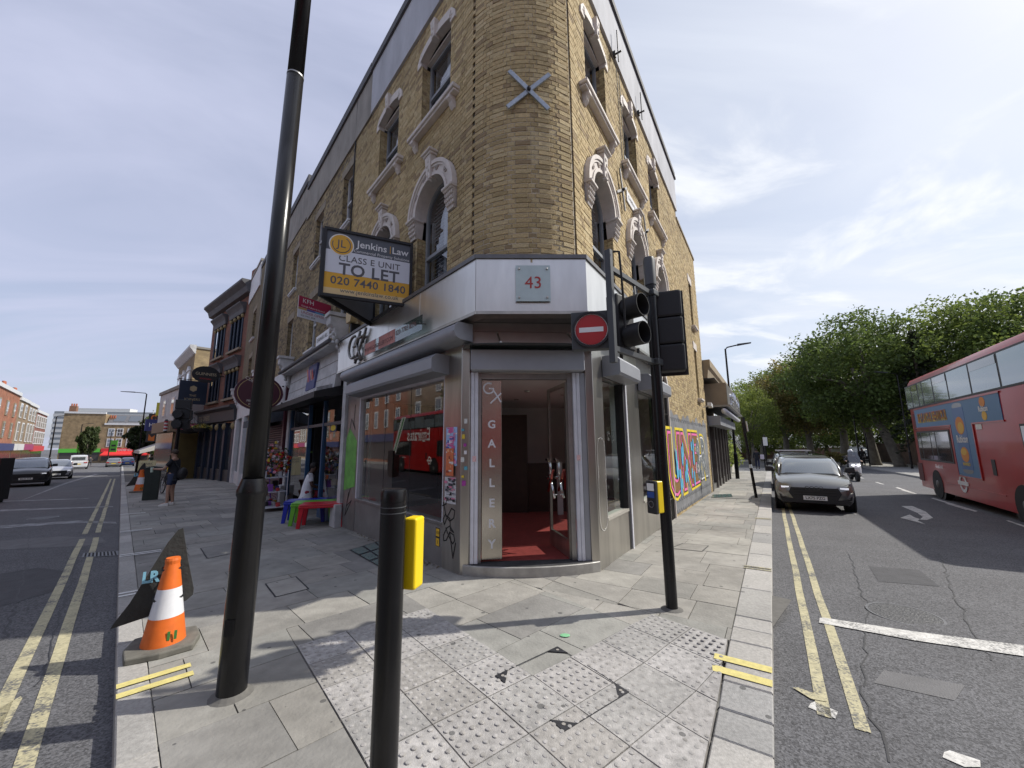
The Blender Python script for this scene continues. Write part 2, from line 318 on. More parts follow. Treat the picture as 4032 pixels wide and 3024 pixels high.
# chewing gum spots trodden into the flags
def gum(m, dens=5.0, thr=.1):
    t = m.node_tree; b = t.nodes['Principled BSDF']; src = b.inputs['Base Color'].links[0].from_socket
    tc = t.nodes.new('ShaderNodeTexCoord'); v = t.nodes.new('ShaderNodeTexVoronoi'); v.inputs['Scale'].default_value = dens; t.links.new(tc.outputs['Object'], v.inputs['Vector'])
    s_ = t.nodes.new('ShaderNodeSeparateColor'); t.links.new(v.outputs['Color'], s_.inputs[0])
    r_ = t.nodes.new('ShaderNodeMapRange'); r_.inputs[1].default_value = .45; r_.inputs[2].default_value = 1; r_.inputs[3].default_value = 0; r_.inputs[4].default_value = thr; t.links.new(s_.outputs[0], r_.inputs[0])
    lt = t.nodes.new('ShaderNodeMath'); lt.operation = 'LESS_THAN'; t.links.new(v.outputs['Distance'], lt.inputs[0]); t.links.new(r_.outputs[0], lt.inputs[1])
    mx = t.nodes.new('ShaderNodeMixRGB'); fc = t.nodes.new('ShaderNodeMath'); fc.operation = 'MULTIPLY'; fc.inputs[1].default_value = .72; t.links.new(lt.outputs[0], fc.inputs[0]); t.links.new(fc.outputs[0], mx.inputs[0])
    t.links.new(src, mx.inputs[1]); mx.inputs[2].default_value = (.055, .055, .055, 1); t.links.new(mx.outputs[0], b.inputs['Base Color'])
gum(m_york, 6.5, .16)
pav = thing('pavement', 'grey stone flag pavement round the corner', None, (0, 4, 0)); struct(pav)
def Ln(p0, d, t, off=0, n=None): q = p0+d*t+(n*off if n is not None else Vector((0, 0))); return (q.x, q.y)
KWR, KWL = .30, .17
fl = lambda u: (lambda v: (v.x, v.y))(FL @ Vector((u, 0, 0))); fr_ = lambda u: (lambda v: (v.x, v.y))(FR @ Vector((u, 0, 0)))
mit0, mit1 = (-.55, 5.87), (2.6, 2.0)
LP = [Ln(KL0, KLd, -5, -KWL, KLn), mit1, mit0, fl(-1.0), fl(24), (-23, 28.6), (-31, 37), (-47, 52), Ln(KL0, KLd, 66, -KWL, KLn)]
RP = [mit1, Ln(KR0, KRd, -4, -KWR, KRn), Ln(KR0, KRd, 75, -KWR, KRn), fr_(75), fr_(-1.0), mit0]
def sheet(poly, name, m, dz):
    b = MB(); b.add([(x, y, zp(x, y)+dz) for x, y in poly], [tuple(range(len(poly)))]); return b.build(name, m, pav)
def bed(p0, d, n, wid, t0, t1, nm):
    b = MB(); k = int((t1-t0)/.5)
    for i in range(k):
        a, c = t0+(t1-t0)*i/k, t0+(t1-t0)*(i+1)/k; js = [0, .3, .7, 1.2, 1.8, wid]
        for j in range(5):
            q = [Ln(p0, d, a, -js[j+1], n), Ln(p0, d, a, -js[j], n), Ln(p0, d, c, -js[j], n), Ln(p0, d, c, -js[j+1], n)]
            cx, cy = sum(v[0] for v in q)/4, sum(v[1] for v in q)/4
            if (Vector((cx, cy))-KR0).dot(KRn) > -.1 or (Vector((cx, cy))-KL0).dot(KLn) > -.05: continue
            b.quad(*[(x, y, zp(x, y)-.03) for x, y in q])
    return b.build(nm, m_bed, pav)
bed(KR0, KRd, KRn, 3.6, -5, 76, 'bedding'); bed(KL0, KLd, KLn, 5.2, -6, 72, 'bedding')
slabs = []
def lay(lines, inside, org, d, n, wid, t0, t1):
    L2 = []
    for p, q in lines:
        sd = (q[0]-p[0])*(inside[1]-p[1])-(q[1]-p[1])*(inside[0]-p[0]); L2.append((p, q) if sd > 0 else (q, p))
    t = t0
    while t < t1:
        h = rnd.choice([.45, .55, .6, .6, .75]); s_ = -rnd.uniform(0, .6)
        while s_ < wid:
            l = rnd.uniform(.55, 1.0); q = [Ln(org, d, t, -s_, n), Ln(org, d, t+h, -s_, n), Ln(org, d, t+h, -(s_+l), n), Ln(org, d, t, -(s_+l), n)]
            for e in L2:
                if len(q) > 2: q = clip(q, *e)
            if len(q) > 2 and area(q) > .01: slabs.append(q)
            s_ += l
        t += h
lay([(Ln(KL0, KLd, -5, -KWL, KLn), Ln(KL0, KLd, 31, -KWL, KLn)), (mit0, mit1), (Ln(KR0, KRd, -5, -KWR, KRn), Ln(KR0, KRd, 31, -KWR, KRn))], (-3, 5), KL0, KLd, KLn, 6.5, -5, 31)
lay([(Ln(KR0, KRd, -5, -KWR, KRn), Ln(KR0, KRd, 31, -KWR, KRn)), (mit0, mit1)], (3, 6), KR0, KRd, KRn, 3.4, -4, 40)
# tactile crossing field
TO = Vector((-.9, 4.28)); TE1 = Vector((math.cos(R(40)), math.sin(R(40)))); TE2 = Vector((TE1.y, -TE1.x))
def tq(a, b): q = TO+TE1*a+TE2*b; return (q.x, q.y)
kin = (Ln(KR0, KRd, -4, -KWR-.01, KRn), Ln(KR0, KRd, 9, -KWR-.01, KRn))
tact = []
for i in range(-3, 4):
    for j in range(0, 11):
        if i >= 0 and j < 4 - .0: continue
        q = [tq(i*.4, j*.4), tq(i*.4, j*.4+.4), tq(i*.4+.4, j*.4+.4), tq(i*.4+.4, j*.4)]
        q = clip(q, *kin)
        if len(q) < 3: q = []
        if q and area(q) > .012: tact.append((i, j, q))
def in_t(x, y): v = Vector((x, y))-TO; a, b = v.dot(TE1), v.dot(TE2); return (-1.2 < a < 0 and 0 < b < 4.4) or (0 <= a < 1.6 and 1.6 < b < 4.4)
key = lambda q: (lambda c: math.hypot(c[0], c[1]) if c[1] > .6 and abs(c[0])/max(c[1], .1) < 1.5 else 1e3+math.hypot(c[0], c[1]))((sum(p[0] for p in q)/len(q), sum(p[1] for p in q)/len(q)))
cen = lambda q: (sum(p[0] for p in q)/len(q), sum(p[1] for p in q)/len(q))
hp = lambda a0, b0, a1, b1: (tq(a0, b0), tq(a1, b1))
def outside(q):
    if not any(in_t(*p) for p in q) and not in_t(*cen(q)): 
        v = [Vector(p)-TO for p in q]
        if max(x.dot(TE1) for x in v) < -1.2 or min(x.dot(TE1) for x in v) > 1.6 or max(x.dot(TE2) for x in v) < 0: return [q]
    out = []
    for cuts in ([hp(-1.2, 9, -1.2, -9)], [hp(-1.2, -9, -1.2, 9), hp(0, 9, 0, -9), hp(-9, 0, 9, 0)], [hp(0, -9, 0, 9), hp(1.6, 9, 1.6, -9), hp(-9, 1.6, 9, 1.6)], [hp(1.6, -9, 1.6, 9)]):
        r_ = q
        for c in cuts:
            # TE2 is clockwise from TE1, so the kept side is the right-hand one
            if len(r_) > 2: r_ = clip(r_, c[1], c[0]) if KEEP else clip(r_, c[0], c[1])
        if len(r_) > 2 and area(r_) > .004: out.append(r_)
    return out
KEEP = False
slabs = [p for q in slabs for p in outside(q)]
slabs.sort(key=key)
def slab_mesh(b, q, top=0., th=.05, jz=.002):
    q = shrink(q, .0045); dz = rnd.uniform(-jz, jz)+top; n = len(q); tx, ty = rnd.uniform(-.002, .002), rnd.uniform(-.002, .002); c = q[0]
    z = [zp(x, y)+dz+tx*(x-c[0])+ty*(y-c[1]) for x, y in q]; a = sum(q[i][0]*q[(i+1) % n][1]-q[(i+1) % n][0]*q[i][1] for i in range(n))
    if a < 0: q = q[::-1]; z = z[::-1]
    b.add([(x, y, h) for (x, y), h in zip(q, z)]+[(x, y, h-th) for (x, y), h in zip(q, z)], [tuple(range(n))]+[(i, n+i, n+(i+1) % n, (i+1) % n) for i in range(n)])
for q in slabs[:290]:
    b = MB(); slab_mesh(b, q); b.build('flagstone', m_york, pav)
b = MB()
for q in slabs[290:]: slab_mesh(b, q)
b.build('far_flagstones', m_york, pav, kind='stuff')
m_tact = ramp_mat('tactile_concrete', [(.36, .345, .33), (.33, .32, .305), (.39, .375, .36), (.31, .295, .275)], .85, var=.3, scale=24, bump=.3, bscale=120, stain=(1.5, .2))
gum(m_tact, 6.0, .16)
for i, j, q in tact:
    b = MB(); slab_mesh(b, q, .006, .05, .001); cx = sum(p[0] for p in q)/len(q); cy = sum(p[1] for p in q)/len(q)
    for k in range(6):
        for l in range(6):
            x, y = tq(i*.4+.4*(k+.5)/6, j*.4+.4*(l+.5)/6)
            if all((q[(e+1) % len(q)][0]-q[e][0])*(y-q[e][1])-(q[(e+1) % len(q)][1]-q[e][1])*(x-q[e][0]) > .012*math.dist(q[e], q[(e+1) % len(q)]) for e in range(len(q))) or all((q[(e+1) % len(q)][0]-q[e][0])*(y-q[e][1])-(q[(e+1) % len(q)][1]-q[e][1])*(x-q[e][0]) < -.012*math.dist(q[e], q[(e+1) % len(q)]) for e in range(len(q))):
                z = zp(x, y)+.005; rs = [(.0165, 0), (.0145, .0045), (.009, .0058)]
                b.loft([[(x+r_*math.cos(t*math.pi/4), y+r_*math.sin(t*math.pi/4), z+h) for t in range(8)] for r_, h in rs])
    b.build('tactile_slab', m_tact, pav, auto=50)
# inspection cover set in the tactile paving: dark triangular lifting corners and its edge joint
m_iron = mat('cast_iron', (.035, .035, .04), .6, metal=.3, var=.3, scale=30)
mcv = thing('inspection_cover', 'square inspection cover set in the blister paving with dark triangular corners', 'manhole', GS(2190, 2680))
cvp = [(2195, 2548), (2475, 2700), (2220, 2862), (1950, 2665)]
cv = [GS(*p) for p in cvp]; cc = sum(cv, Vector())/4
for k in range(4):
    p = cv[k]; a = cv[(k+1) % 4]; c_ = cv[k-1]; q = [p, p+(a-p).normalized()*.115, p+(c_-p).normalized()*.115]
    b = MB(); pl = [(v.x, v.y) for v in q]; A2 = sum(pl[e][0]*pl[(e+1) % 3][1]-pl[(e+1) % 3][0]*pl[e][1] for e in range(3)); pl = pl if A2 > 0 else pl[::-1]
    b.add([(x, y, zp(x, y)+.010) for x, y in pl]+[(x, y, zp(x, y)-.02) for x, y in pl], [(0, 1, 2), (0, 3, 4, 1), (1, 4, 5, 2), (2, 5, 3, 0)]); co = b.build('corner_plate', m_iron, mcv)
    m_ = (q[0]+q[1]+q[2])/3; b = MB(); b.lathe([(.012, .0), (.012, .003)], (m_.x, m_.y, zp(m_.x, m_.y)+.010), 10); b.build('keyhole', mat('grit', (.3, .28, .25), .9), mcv)
    d = (a-p).normalized(); nn = Vector((-d.y, d.x, 0))*.004; b = MB(); q = [p+nn, p-nn, a-nn, a+nn]; b.add([(v.x, v.y, zp(v.x, v.y)+.0085) for v in q], [(0, 1, 2, 3)]); b.build('edge_joint', m_iron, mcv)
# kerb stones
m_gran = ramp_mat('granite', [(.36, .345, .32), (.33, .32, .30), (.40, .385, .36), (.30, .295, .285)], .75, var=.22, scale=45, bump=.25, bscale=130, stain=(1.2, .18))
gum(m_gran, 5.0, .12)
kb = thing('kerb', 'pale granite kerb stones edging the pavement', None, (1.8, 3, 0)); struct(kb)
def kerb(p0, d, n, wid, t0, t1, far):
    t = t0; farb = MB()
    while t < t1:
        l = .3 if d is KRd and -1.0 < t < 1.0 else .92; a = [Ln(p0, d, t+.004, 0, n), Ln(p0, d, t+l-.004, 0, n), Ln(p0, d, t+l-.004, -wid, n), Ln(p0, d, t+.004, -wid, n)]
        near = t < far; b = MB() if near else farb; dz = rnd.uniform(-.003, .003)
        P = [(x, y, zg(y)+ROADZ-.1) for x, y in a]+[(x, y, zp(x, y)+dz) for x, y in a]; b.hexa(P)
        if near: b.build('kerb_stone', m_gran, kb, bevel=.008, seg=1)
        t += l
    farb.build('far_kerb_stones', m_gran, kb, kind='stuff')
kerb(KR0, KRd, KRn, KWR, -3.7, 80, 28); kerb(KL0, KLd, KLn, KWL, -4.6, 85, 34)
# the far side of each street
m_fpav = mat('far_paving', (.27, .265, .25), .85, var=.2, scale=2)
def strip(p0, d, n, o0, o1, t0, t1, dz, name, m):
    b = MB(); k = 14
    for i in range(k):
        a, c = t0+(t1-t0)*i/k, t0+(t1-t0)*(i+1)/k; q = [Ln(p0, d, a, o0, n), Ln(p0, d, a, o1, n), Ln(p0, d, c, o1, n), Ln(p0, d, c, o0, n)]
        b.hexa([(x, y, zg(y)+ROADZ-.1) for x, y in q]+[(x, y, zg(y)+dz) for x, y in q])
    return struct(b.build(name, m))
strip(KL0, KLd, KLn, 10.2, 14.4, 12, 190, 0, 'far_pavement', m_fpav)
strip(KR0, KRd, KRn, 7.3, 12.5, 12, 95, 0, 'far_pavement', m_fpav)
# ---------------------------------------------------------------- painted lines
m_yel = mat('yellow_line_paint', (.44, .40, .25), .7, var=.3, scale=25, bump=.2, bscale=80)
m_wht = mat('white_line_paint', (.56, .55, .52), .7, var=.35, scale=18, bump=.2, bscale=80)
m_wht2 = mat('worn_white_paint', (.30, .30, .31), .75, var=.4, scale=9)
def worn(m, under, lo, hi, sc=55):
    t = m.node_tree; b = t.nodes['Principled BSDF']; src = b.inputs['Base Color'].links[0].from_socket; tc = t.nodes.new('ShaderNodeTexCoord'); n = t.nodes.new('ShaderNodeTexNoise'); n.inputs['Scale'].default_value = sc; n.inputs['Detail'].default_value = 3; t.links.new(tc.outputs['Object'], n.inputs['Vector'])
    n2 = t.nodes.new('ShaderNodeTexNoise'); n2.inputs['Scale'].default_value = 3.5; n2.inputs['Detail'].default_value = 6; t.links.new(tc.outputs['Object'], n2.inputs['Vector']); av_ = t.nodes.new('ShaderNodeMath'); av_.operation = 'ADD'; t.links.new(n.outputs[0], av_.inputs[0]); t.links.new(n2.outputs[0], av_.inputs[1])
    r_ = t.nodes.new('ShaderNodeMapRange'); r_.inputs[1].default_value = lo; r_.inputs[2].default_value = hi; t.links.new(av_.outputs[0], r_.inputs[0]); mx = t.nodes.new('ShaderNodeMixRGB'); t.links.new(r_.outputs[0], mx.inputs[0]); t.links.new(src, mx.inputs[1]); mx.inputs[2].default_value = (*under, 1); t.links.new(mx.outputs[0], b.inputs['Base Color'])
worn(m_yel, (.12, .118, .11), 1.0, 1.22); worn(m_wht, (.15, .148, .146), 1.02, 1.25); worn(m_wht2, (.11, .11, .112), .85, 1.15)
m_yel2 = mat('bright_yellow_paint', (.62, .54, .20), .7, var=.2, scale=30)
def sheetpoly(q, z, name, m, parent, pf=None):
    b = MB(); pf = pf or (lambda x, y: zg(y)+ROADZ); A2 = sum(q[e][0]*q[(e+1) % len(q)][1]-q[(e+1) % len(q)][0]*q[e][1] for e in range(len(q))); q = q if A2 > 0 else q[::-1]
    b.add([(x, y, pf(x, y)+z) for x, y in q], [tuple(range(len(q)))]); return b.build(name, m, parent)
mk = thing('road_markings', 'yellow and white lines painted on the two roads', None, (2, 3, 0)); struct(mk)
def pxpoly(pts, m, name='white_line', z=.005): 
    q = [GS(x, y, ROADZ) for x, y in pts]; return sheetpoly([(v.x, v.y) for v in q], z, name, m, mk)
def kline(p0, d, n, off, wd, t0, t1, m, name, step=.9):
    b = MB(); t = t0; j0 = 0
    while t < t1:
        e = min(t+step, t1); j1 = rnd.uniform(-.006, .006); q = [Ln(p0, d, t, off-wd/2+j0, n), Ln(p0, d, t, off+wd/2+j0, n), Ln(p0, d, e, off+wd/2+j1, n), Ln(p0, d, e, off-wd/2+j1, n)]; j0 = j1
        b.add([(x, y, zg(y)+ROADZ+.005) for x, y in q], [(0, 1, 2, 3)]); t = e
    return b.build(name, m, mk)
yo = [(Vector(GS(*p, ROADZ)[:2])-KR0) for p in ((3201, 2733), (3276, 2760), (3090, 2060), (3115, 2060))]
kline(KR0, KRd, KRn, .27, .075, -.02, 45, m_yel, 'yellow_line'); kline(KR0, KRd, KRn, .45, .075, -.06, 45, m_yel, 'yellow_line')
kline(KL0, KLd, KLn, .34, .085, -4, 9.2, m_yel, 'yellow_line'); kline(KL0, KLd, KLn, .54, .085, -4, 9.2, m_yel, 'yellow_line')
kline(KL0, KLd, KLn, .34, .085, 9.9, 40, m_yel, 'yellow_line'); kline(KL0, KLd, KLn, .54, .085, 9.9, 40, m_yel, 'yellow_line')
pxpoly([(3122, 2712), (3145, 2712), (3262, 2755), (3255, 2768), (3195, 2757)], m_yel, 'yellow_line', .0085)
pxpoly([(3192, 2772), (3210, 2765), (3300, 2805), (3290, 2832), (3183, 2788)], m_wht)
pxpoly([(3228, 2437), (3240, 2435), (3600, 2490), (4032, 2545), (4032, 2588), (3600, 2525), (3225, 2455)], m_wht, z=.009)
pxpoly([(3718, 2965), (3740, 2958), (3860, 2998), (3862, 3024), (3800, 3024), (3712, 2985)], m_wht)
pxpoly([(3548, 1993), (3592, 1993), (3645, 2015), (3674, 2040), (3650, 2048), (3622, 2046), (3634, 2036), (3612, 2020)], m_wht, 'turn_arrow'); pxpoly([(3545, 2040), (3582, 2027), (3600, 2038), (3622, 2045), (3614, 2051), (3645, 2066)], m_wht, 'turn_arrow', .0085)
pxpoly([(3665, 1962), (3675, 1961), (3850, 2013), (3840, 2016)], m_wht); pxpoly([(3960, 2050), (3972, 2050), (4100, 2092), (4090, 2097)], m_wht)
pxpoly([(3525, 1920), (3535, 1919), (3612, 1945), (3600, 1945)], m_wht); pxpoly([(3330, 1995), (3337, 1993), (3375, 2028), (3367, 2030)], m_wht2)
for t in (8, 13, 18, 23, 28, 34, 40, 47): kline(KR0, KRd, KRn, 4.6, .1, t, t+1.6, m_wht, 'white_line')
pxpoly([(0, 2070), (0, 2082), (300, 2060), (460, 2062), (455, 2055), (300, 2050)], m_wht2); pxpoly([(0, 2014), (0, 2007), (445, 1993), (445, 1997)], m_wht2)
pxpoly([(75, 1975), (85, 1970), (250, 1903), (375, 1866), (385, 1868), (265, 1904)], m_wht2); pxpoly([(0, 2790), (80, 2745), (88, 2750), (0, 2920)], m_yel, 'yellow_line')
pxpoly([(0, 1977), (0, 1973), (350, 1962), (350, 1964)], m_wht2)
# loading marks across the kerbs
def kmark(p0, d, n, t, o0, o1, m, wd=.05):
    for e in (0, wd*2.1):
        q = [Ln(p0, d, t+e, -o0, n), Ln(p0, d, t+e+wd, -o0, n), Ln(p0, d, t+e+wd, -o1, n), Ln(p0, d, t+e, -o1, n)]; sheetpoly(q, .0075, 'kerb_mark', m, mk, lambda x, y: zp(x, y))
m_wk = mat('white_kerb_paint', (.7, .7, .68), .7, var=.15, scale=20)
kmark(KR0, KRd, KRn, .02, 0, .38, m_yel2, .075)
for t in (2.95, 7.6, 14.0): kmark(KR0, KRd, KRn, t, 0, .32, m_yel, .05)
kmark(KL0, KLd, KLn, .78, 0, .40, m_yel2, .075)
for t in (3.4, 5.9, 8.7, 12.2): kmark(KL0, KLd, KLn, t, 0, .5, m_wk, .06)
# gutter grating in the left-hand road
gg = [GS(*p, ROADZ) for p in ((328, 2180), (468, 2170), (475, 2188), (322, 2196))]
gt = thing('gutter_grating', 'iron gutter grating in the left road beside the double yellow lines', 'drain', GS(400, 2185, ROADZ))
b = MB(); b.add([(v.x, v.y, v.z+.007) for v in gg], [(0, 1, 2, 3)]); b.build('grating_frame', mat('worn_iron', (.16, .16, .165), .5, metal=.5, var=.3, scale=30), gt)
for i in range(9):
    f0, f1 = (i+.5)/10, (i+1.05)/10; b = MB(); q = [gg[0].lerp(gg[1], f0), gg[0].lerp(gg[1], f1), gg[3].lerp(gg[2], f1), gg[3].lerp(gg[2], f0)]; q = [v.lerp(sum(q, Vector())/4, .12) for v in q]; b.add([(v.x, v.y, v.z+.0105) for v in q], [(0, 1, 2, 3)]); b.build('slot', mat('slot_dark', (.01, .01, .01), .9), gt)
# glass pavement lights by the left shop window and further up the right pavement
m_plight = mat('pavement_light_glass', (.10, .17, .16), .25, var=.3, scale=15, coat=.3)
for nm, pts, nx, ny in (('left', [(1375, 2167), (1560, 2110), (1640, 2195), (1500, 2238)], 4, 3), ('right', [(2806, 1948), (2880, 1945), (2885, 1957), (2800, 1961)], 4, 2)):
    q = [GS(*p) for p in pts]; pl = thing('pavement_light', 'dark green glass pavement light below the shop window by the poster pillar' if nm == 'left' else 'teal glass pavement light beside the graffiti wall', 'skylight', q[0])
    b = MB(); b.add([(v.x, v.y, zp(v.x, v.y)+.007) for v in q], [(0, 1, 2, 3)]); b.build('frame', m_iron, pl)
    for i in range(nx):
        for j in range(ny):
            f = lambda a, c: q[0].lerp(q[1], a).lerp(q[3].lerp(q[2], a), c)
            b = MB(); k = [f((i+.08)/nx, (j+.08)/ny), f((i+.92)/nx, (j+.08)/ny), f((i+.92)/nx, (j+.92)/ny), f((i+.08)/nx, (j+.92)/ny)]; b.add([(v.x, v.y, zp(v.x, v.y)+.011) for v in k], [(0, 1, 2, 3)]); b.build('glass_block', m_plight, pl)
b = MB(); c = GS(2225, 2503); b.lathe([(.045, 0), (.03, .003)], (0, 0, 0), 12); o = b.build('paint_splash', mat('mint_paint', (.22, .5, .27), .5)); o.location = (c.x, c.y, zp(c.x, c.y)+.007); o.scale = (1, .7, 1); tag(o, 'small mint green paint splash on the flagstones', 'paint')

# worn patches, trench repairs and covers in the carriageways
m_patch = mat('asphalt_patch', (.07, .07, .075), .85, var=.2, scale=6, bump=.5, bscale=90); m_patch2 = mat('asphalt_worn', (.14, .138, .14), .85, var=.25, scale=4, bump=.4, bscale=90)
for pts, m_ in (([(0, 2130), (0, 2165), (330, 2150), (420, 2135), (400, 2118), (240, 2112)], m_patch2), ([(3420, 2230), (3620, 2245), (3700, 2310), (3460, 2290)], m_patch), ([(0, 2260), (150, 2235), (260, 2250), (210, 2330), (0, 2390)], m_patch), ([(3480, 2640), (3800, 2700), (3760, 2760), (3440, 2690)], m_patch2)):
    q = [GS(x, y, ROADZ) for x, y in pts]; sheetpoly([(v.x, v.y) for v in q], .003, 'repair_patch', m_, mk)
def crack(pts, w_=.012):
    P = [GS(x, y, ROADZ) for x, y in pts]; b = MB()
    for a, c in zip(P, P[1:]):
        d = (c-a); n = max(2, int(d.length/.12)); prev = a
        for i in range(1, n+1):
            t = a.lerp(c, i/n)+Vector((rnd.gauss(0, .015), rnd.gauss(0, .015), 0)); e = (t-prev).normalized(); s_ = Vector((-e.y, e.x, 0))*w_*rnd.uniform(.3, .7); b.quad(*[(v.x, v.y, v.z+.0045) for v in (prev-s_, t-s_, t+s_, prev+s_)]); prev = t
    b.build('crack', mat('crack_tar', (.03, .03, .032), .6), mk)
crack([(3340, 2180), (3420, 2420), (3390, 2700), (3500, 3000)]); crack([(3700, 2180), (3760, 2360), (3900, 2600)]); crack([(120, 2080), (90, 2300), (10, 2520)]); crack([(300, 2210), (240, 2420), (150, 2700)], .01)
for px, py, r_, lb in ((3560, 2420, .3, 'round iron cover in the right road beyond the stop line'), (170, 2040, .3, 'round iron cover in the left road')):
    c = GS(px, py, ROADZ); t = thing('manhole_cover', lb, 'manhole', c); b = MB(); b.lathe([(r_, .0), (r_, .006), (r_*.93, .006), (r_*.93, .003)], (c.x, c.y, c.z), 24); b.build('rim', MATS['worn_iron'], t); b = MB(); b.lathe([(r_*.92, 0), (r_*.92, .005)], (c.x, c.y, c.z), 24); b.build('lid', mat('lid_iron', (.08, .08, .082), .55, metal=.5, var=.4, scale=25, bump=.6, bscale=50), t)
# flat service covers let into the left pavement
for pts, lb in (([(1045, 2300), (1165, 2272), (1215, 2320), (1085, 2352)], 'recessed service cover in the pavement near the push button post'), ([(790, 2160), (960, 2130), (990, 2165), (815, 2200)], 'recessed service cover in the pavement behind the lamp post'), ([(2690, 2140), (2790, 2150), (2765, 2172), (2640, 2160)], 'recessed service cover in the right pavement beyond the signal pole')):
    q = [GS(*p) for p in pts]; t = thing('service_cover', lb, 'manhole', q[0])
    for i in range(4):
        a, c = q[i], q[(i+1) % 4]; d = (c-a).normalized(); n = Vector((-d.y, d.x, 0))*.008; b = MB(); b.add([(v.x, v.y, zp(v.x, v.y)+.006) for v in (a+n, a-n, c-n, c+n)], [(0, 1, 2, 3)]); b.build('edge_strip', m_iron, t)
    b = MB(); e = [v.lerp(sum(q, Vector())/4, .04) for v in q]; b.add([(v.x, v.y, zp(v.x, v.y)+.0045) for v in e], [(0, 1, 2, 3)]); b.build('lid', m_york, t)
# ================================================================ CORNER BUILDING
m_brick = ramp_mat('london_stock_brick', [(.47, .36, .185), (.42, .32, .16), (.51, .395, .21), (.37, .28, .14), (.48, .38, .205), (.44, .34, .175), (.30, .22, .12), (.53, .425, .24), (.46, .35, .18)], .92, var=.24, scale=30, bump=.5, bscale=70, stain=(.5, .22))
m_mort = mat('lime_mortar', (.50, .44, .34), .95, var=.22, scale=9, bump=.4, bscale=80)
m_brickd = ramp_mat('sooty_stock_brick', [(.30, .235, .13), (.25, .195, .105), (.34, .265, .15), (.20, .155, .09), (.28, .22, .12), (.14, .11, .075), (.36, .285, .16)], .92, var=.3, scale=30, bump=.5, bscale=70, stain=(.4, .45))
m_stone = mat('painted_stone', (.62, .57, .52), .75, var=.12, scale=8, bump=.25, bscale=40)
m_rend = mat('grey_render', (.44, .45, .48), .85, var=.24, scale=1.6, bump=.2, bscale=25, stretch=(1, 1, .35))
m_rend2 = mat('brown_render', (.27, .25, .22), .9, var=.3, scale=2.2, bump=.25, bscale=25, stretch=(1, 1, .5))
m_cop = mat('coping', (.10, .10, .105), .8, var=.2, scale=4)
m_sash = mat('grey_sash_paint', (.27, .29, .31), .5, var=.08, scale=6)
m_wsash = mat('white_sash_paint', (.62, .63, .64), .5, var=.1, scale=6)
m_glass = glass_mat('window_glass', (.62, .66, .68), .16)
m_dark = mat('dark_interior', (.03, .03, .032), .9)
m_blind = mat('white_louvre', (.75, .77, .8), .6, var=.05, scale=8)
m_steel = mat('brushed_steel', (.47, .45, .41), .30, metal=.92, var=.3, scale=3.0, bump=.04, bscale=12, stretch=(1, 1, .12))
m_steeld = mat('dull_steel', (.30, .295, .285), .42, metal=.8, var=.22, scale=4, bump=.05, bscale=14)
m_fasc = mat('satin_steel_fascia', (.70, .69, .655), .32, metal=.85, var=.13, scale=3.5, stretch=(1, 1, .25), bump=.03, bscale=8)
m_shut = mat('grey_shutter_paint', (.30, .31, .335), .45, metal=.15, var=.08, scale=3)
m_alum = mat('painted_aluminium', (.60, .61, .66), .5, metal=.1, var=.14, scale=4)
m_black = mat('black_gloss', (.012, .012, .014), .3, spec=.5)
m_blackm = mat('black_matt', (.016, .016, .018), .6)
cb_ = thing('corner_building', 'three storey yellow brick corner building with rounded brick corner and steel shopfront', 'building', (.2, 5.3, -.08))
BW, BH, CO = .212, .0635, .0745
def subtract(a, b, ex):
    segs = [(a, b)]
    for e0, e1 in ex:
        segs = [s_ for x, y in segs for s_ in ((x, min(y, e0)), (max(x, e1), y)) if s_[1]-s_[0] > .015]
    return segs
def course_bricks(u0, u1, z0, z1, excl):
    """Flemish bond, clipped at openings -> (ua, ub, za, zb); and mortar strips"""
    out = []; strips = []; k = 0; z = z0
    while z < z1-.02:
        zt = min(z+CO, z1); ex = excl(z+CO/2)
        strips += [(a, b, z, zt) for a, b in subtract(u0, u1, ex)]
        u = u0-(.165 if k % 2 else 0.0); st = k % 2
        while u < u1:
            l = BW if st % 2 == 0 else .102
            for a, b in subtract(max(u, u0), min(u+l, u1), ex): out.append((a, b, z+.0055, zt-.0055))
            u += l+.0105; st += 1
        z += CO; k += 1
    return out, strips
def brick_box(b, F, a, c, z0, z1, d=.03):
    n = rnd.uniform(-.0035, .003); t = rnd.uniform(-.002, .002)
    b.add([tuple(F @ Vector(p)) for p in ((a, -d, z0), (c, -d, z0), (c, -d, z1), (a, -d, z1), (a, n, z0), (c, n+t, z0), (c, n+t, z1), (a, n, z1))],
          [(4, 5, 6, 7), (0, 1, 5, 4), (1, 2, 6, 5), (2, 3, 7, 6), (3, 0, 4, 7)])
def brick_wall(parent, F, u0, u1, z0, z1, excl=lambda z: [], m=None, mo=None, nm='brickwork'):
    bs, st = course_bricks(u0, u1, z0, z1, excl); b = MB()
    for q in bs: brick_box(b, F, *q)
    b.build(nm, m or m_brick, parent, kind='stuff')
    w_ = MB(F)
    for a, c, za, zb in st: w_.quad((a, -.007, za), (c, -.007, za), (c, -.007, zb), (a, -.007, zb))
    w_.build('mortar', mo or m_mort, parent)
    return len(bs)
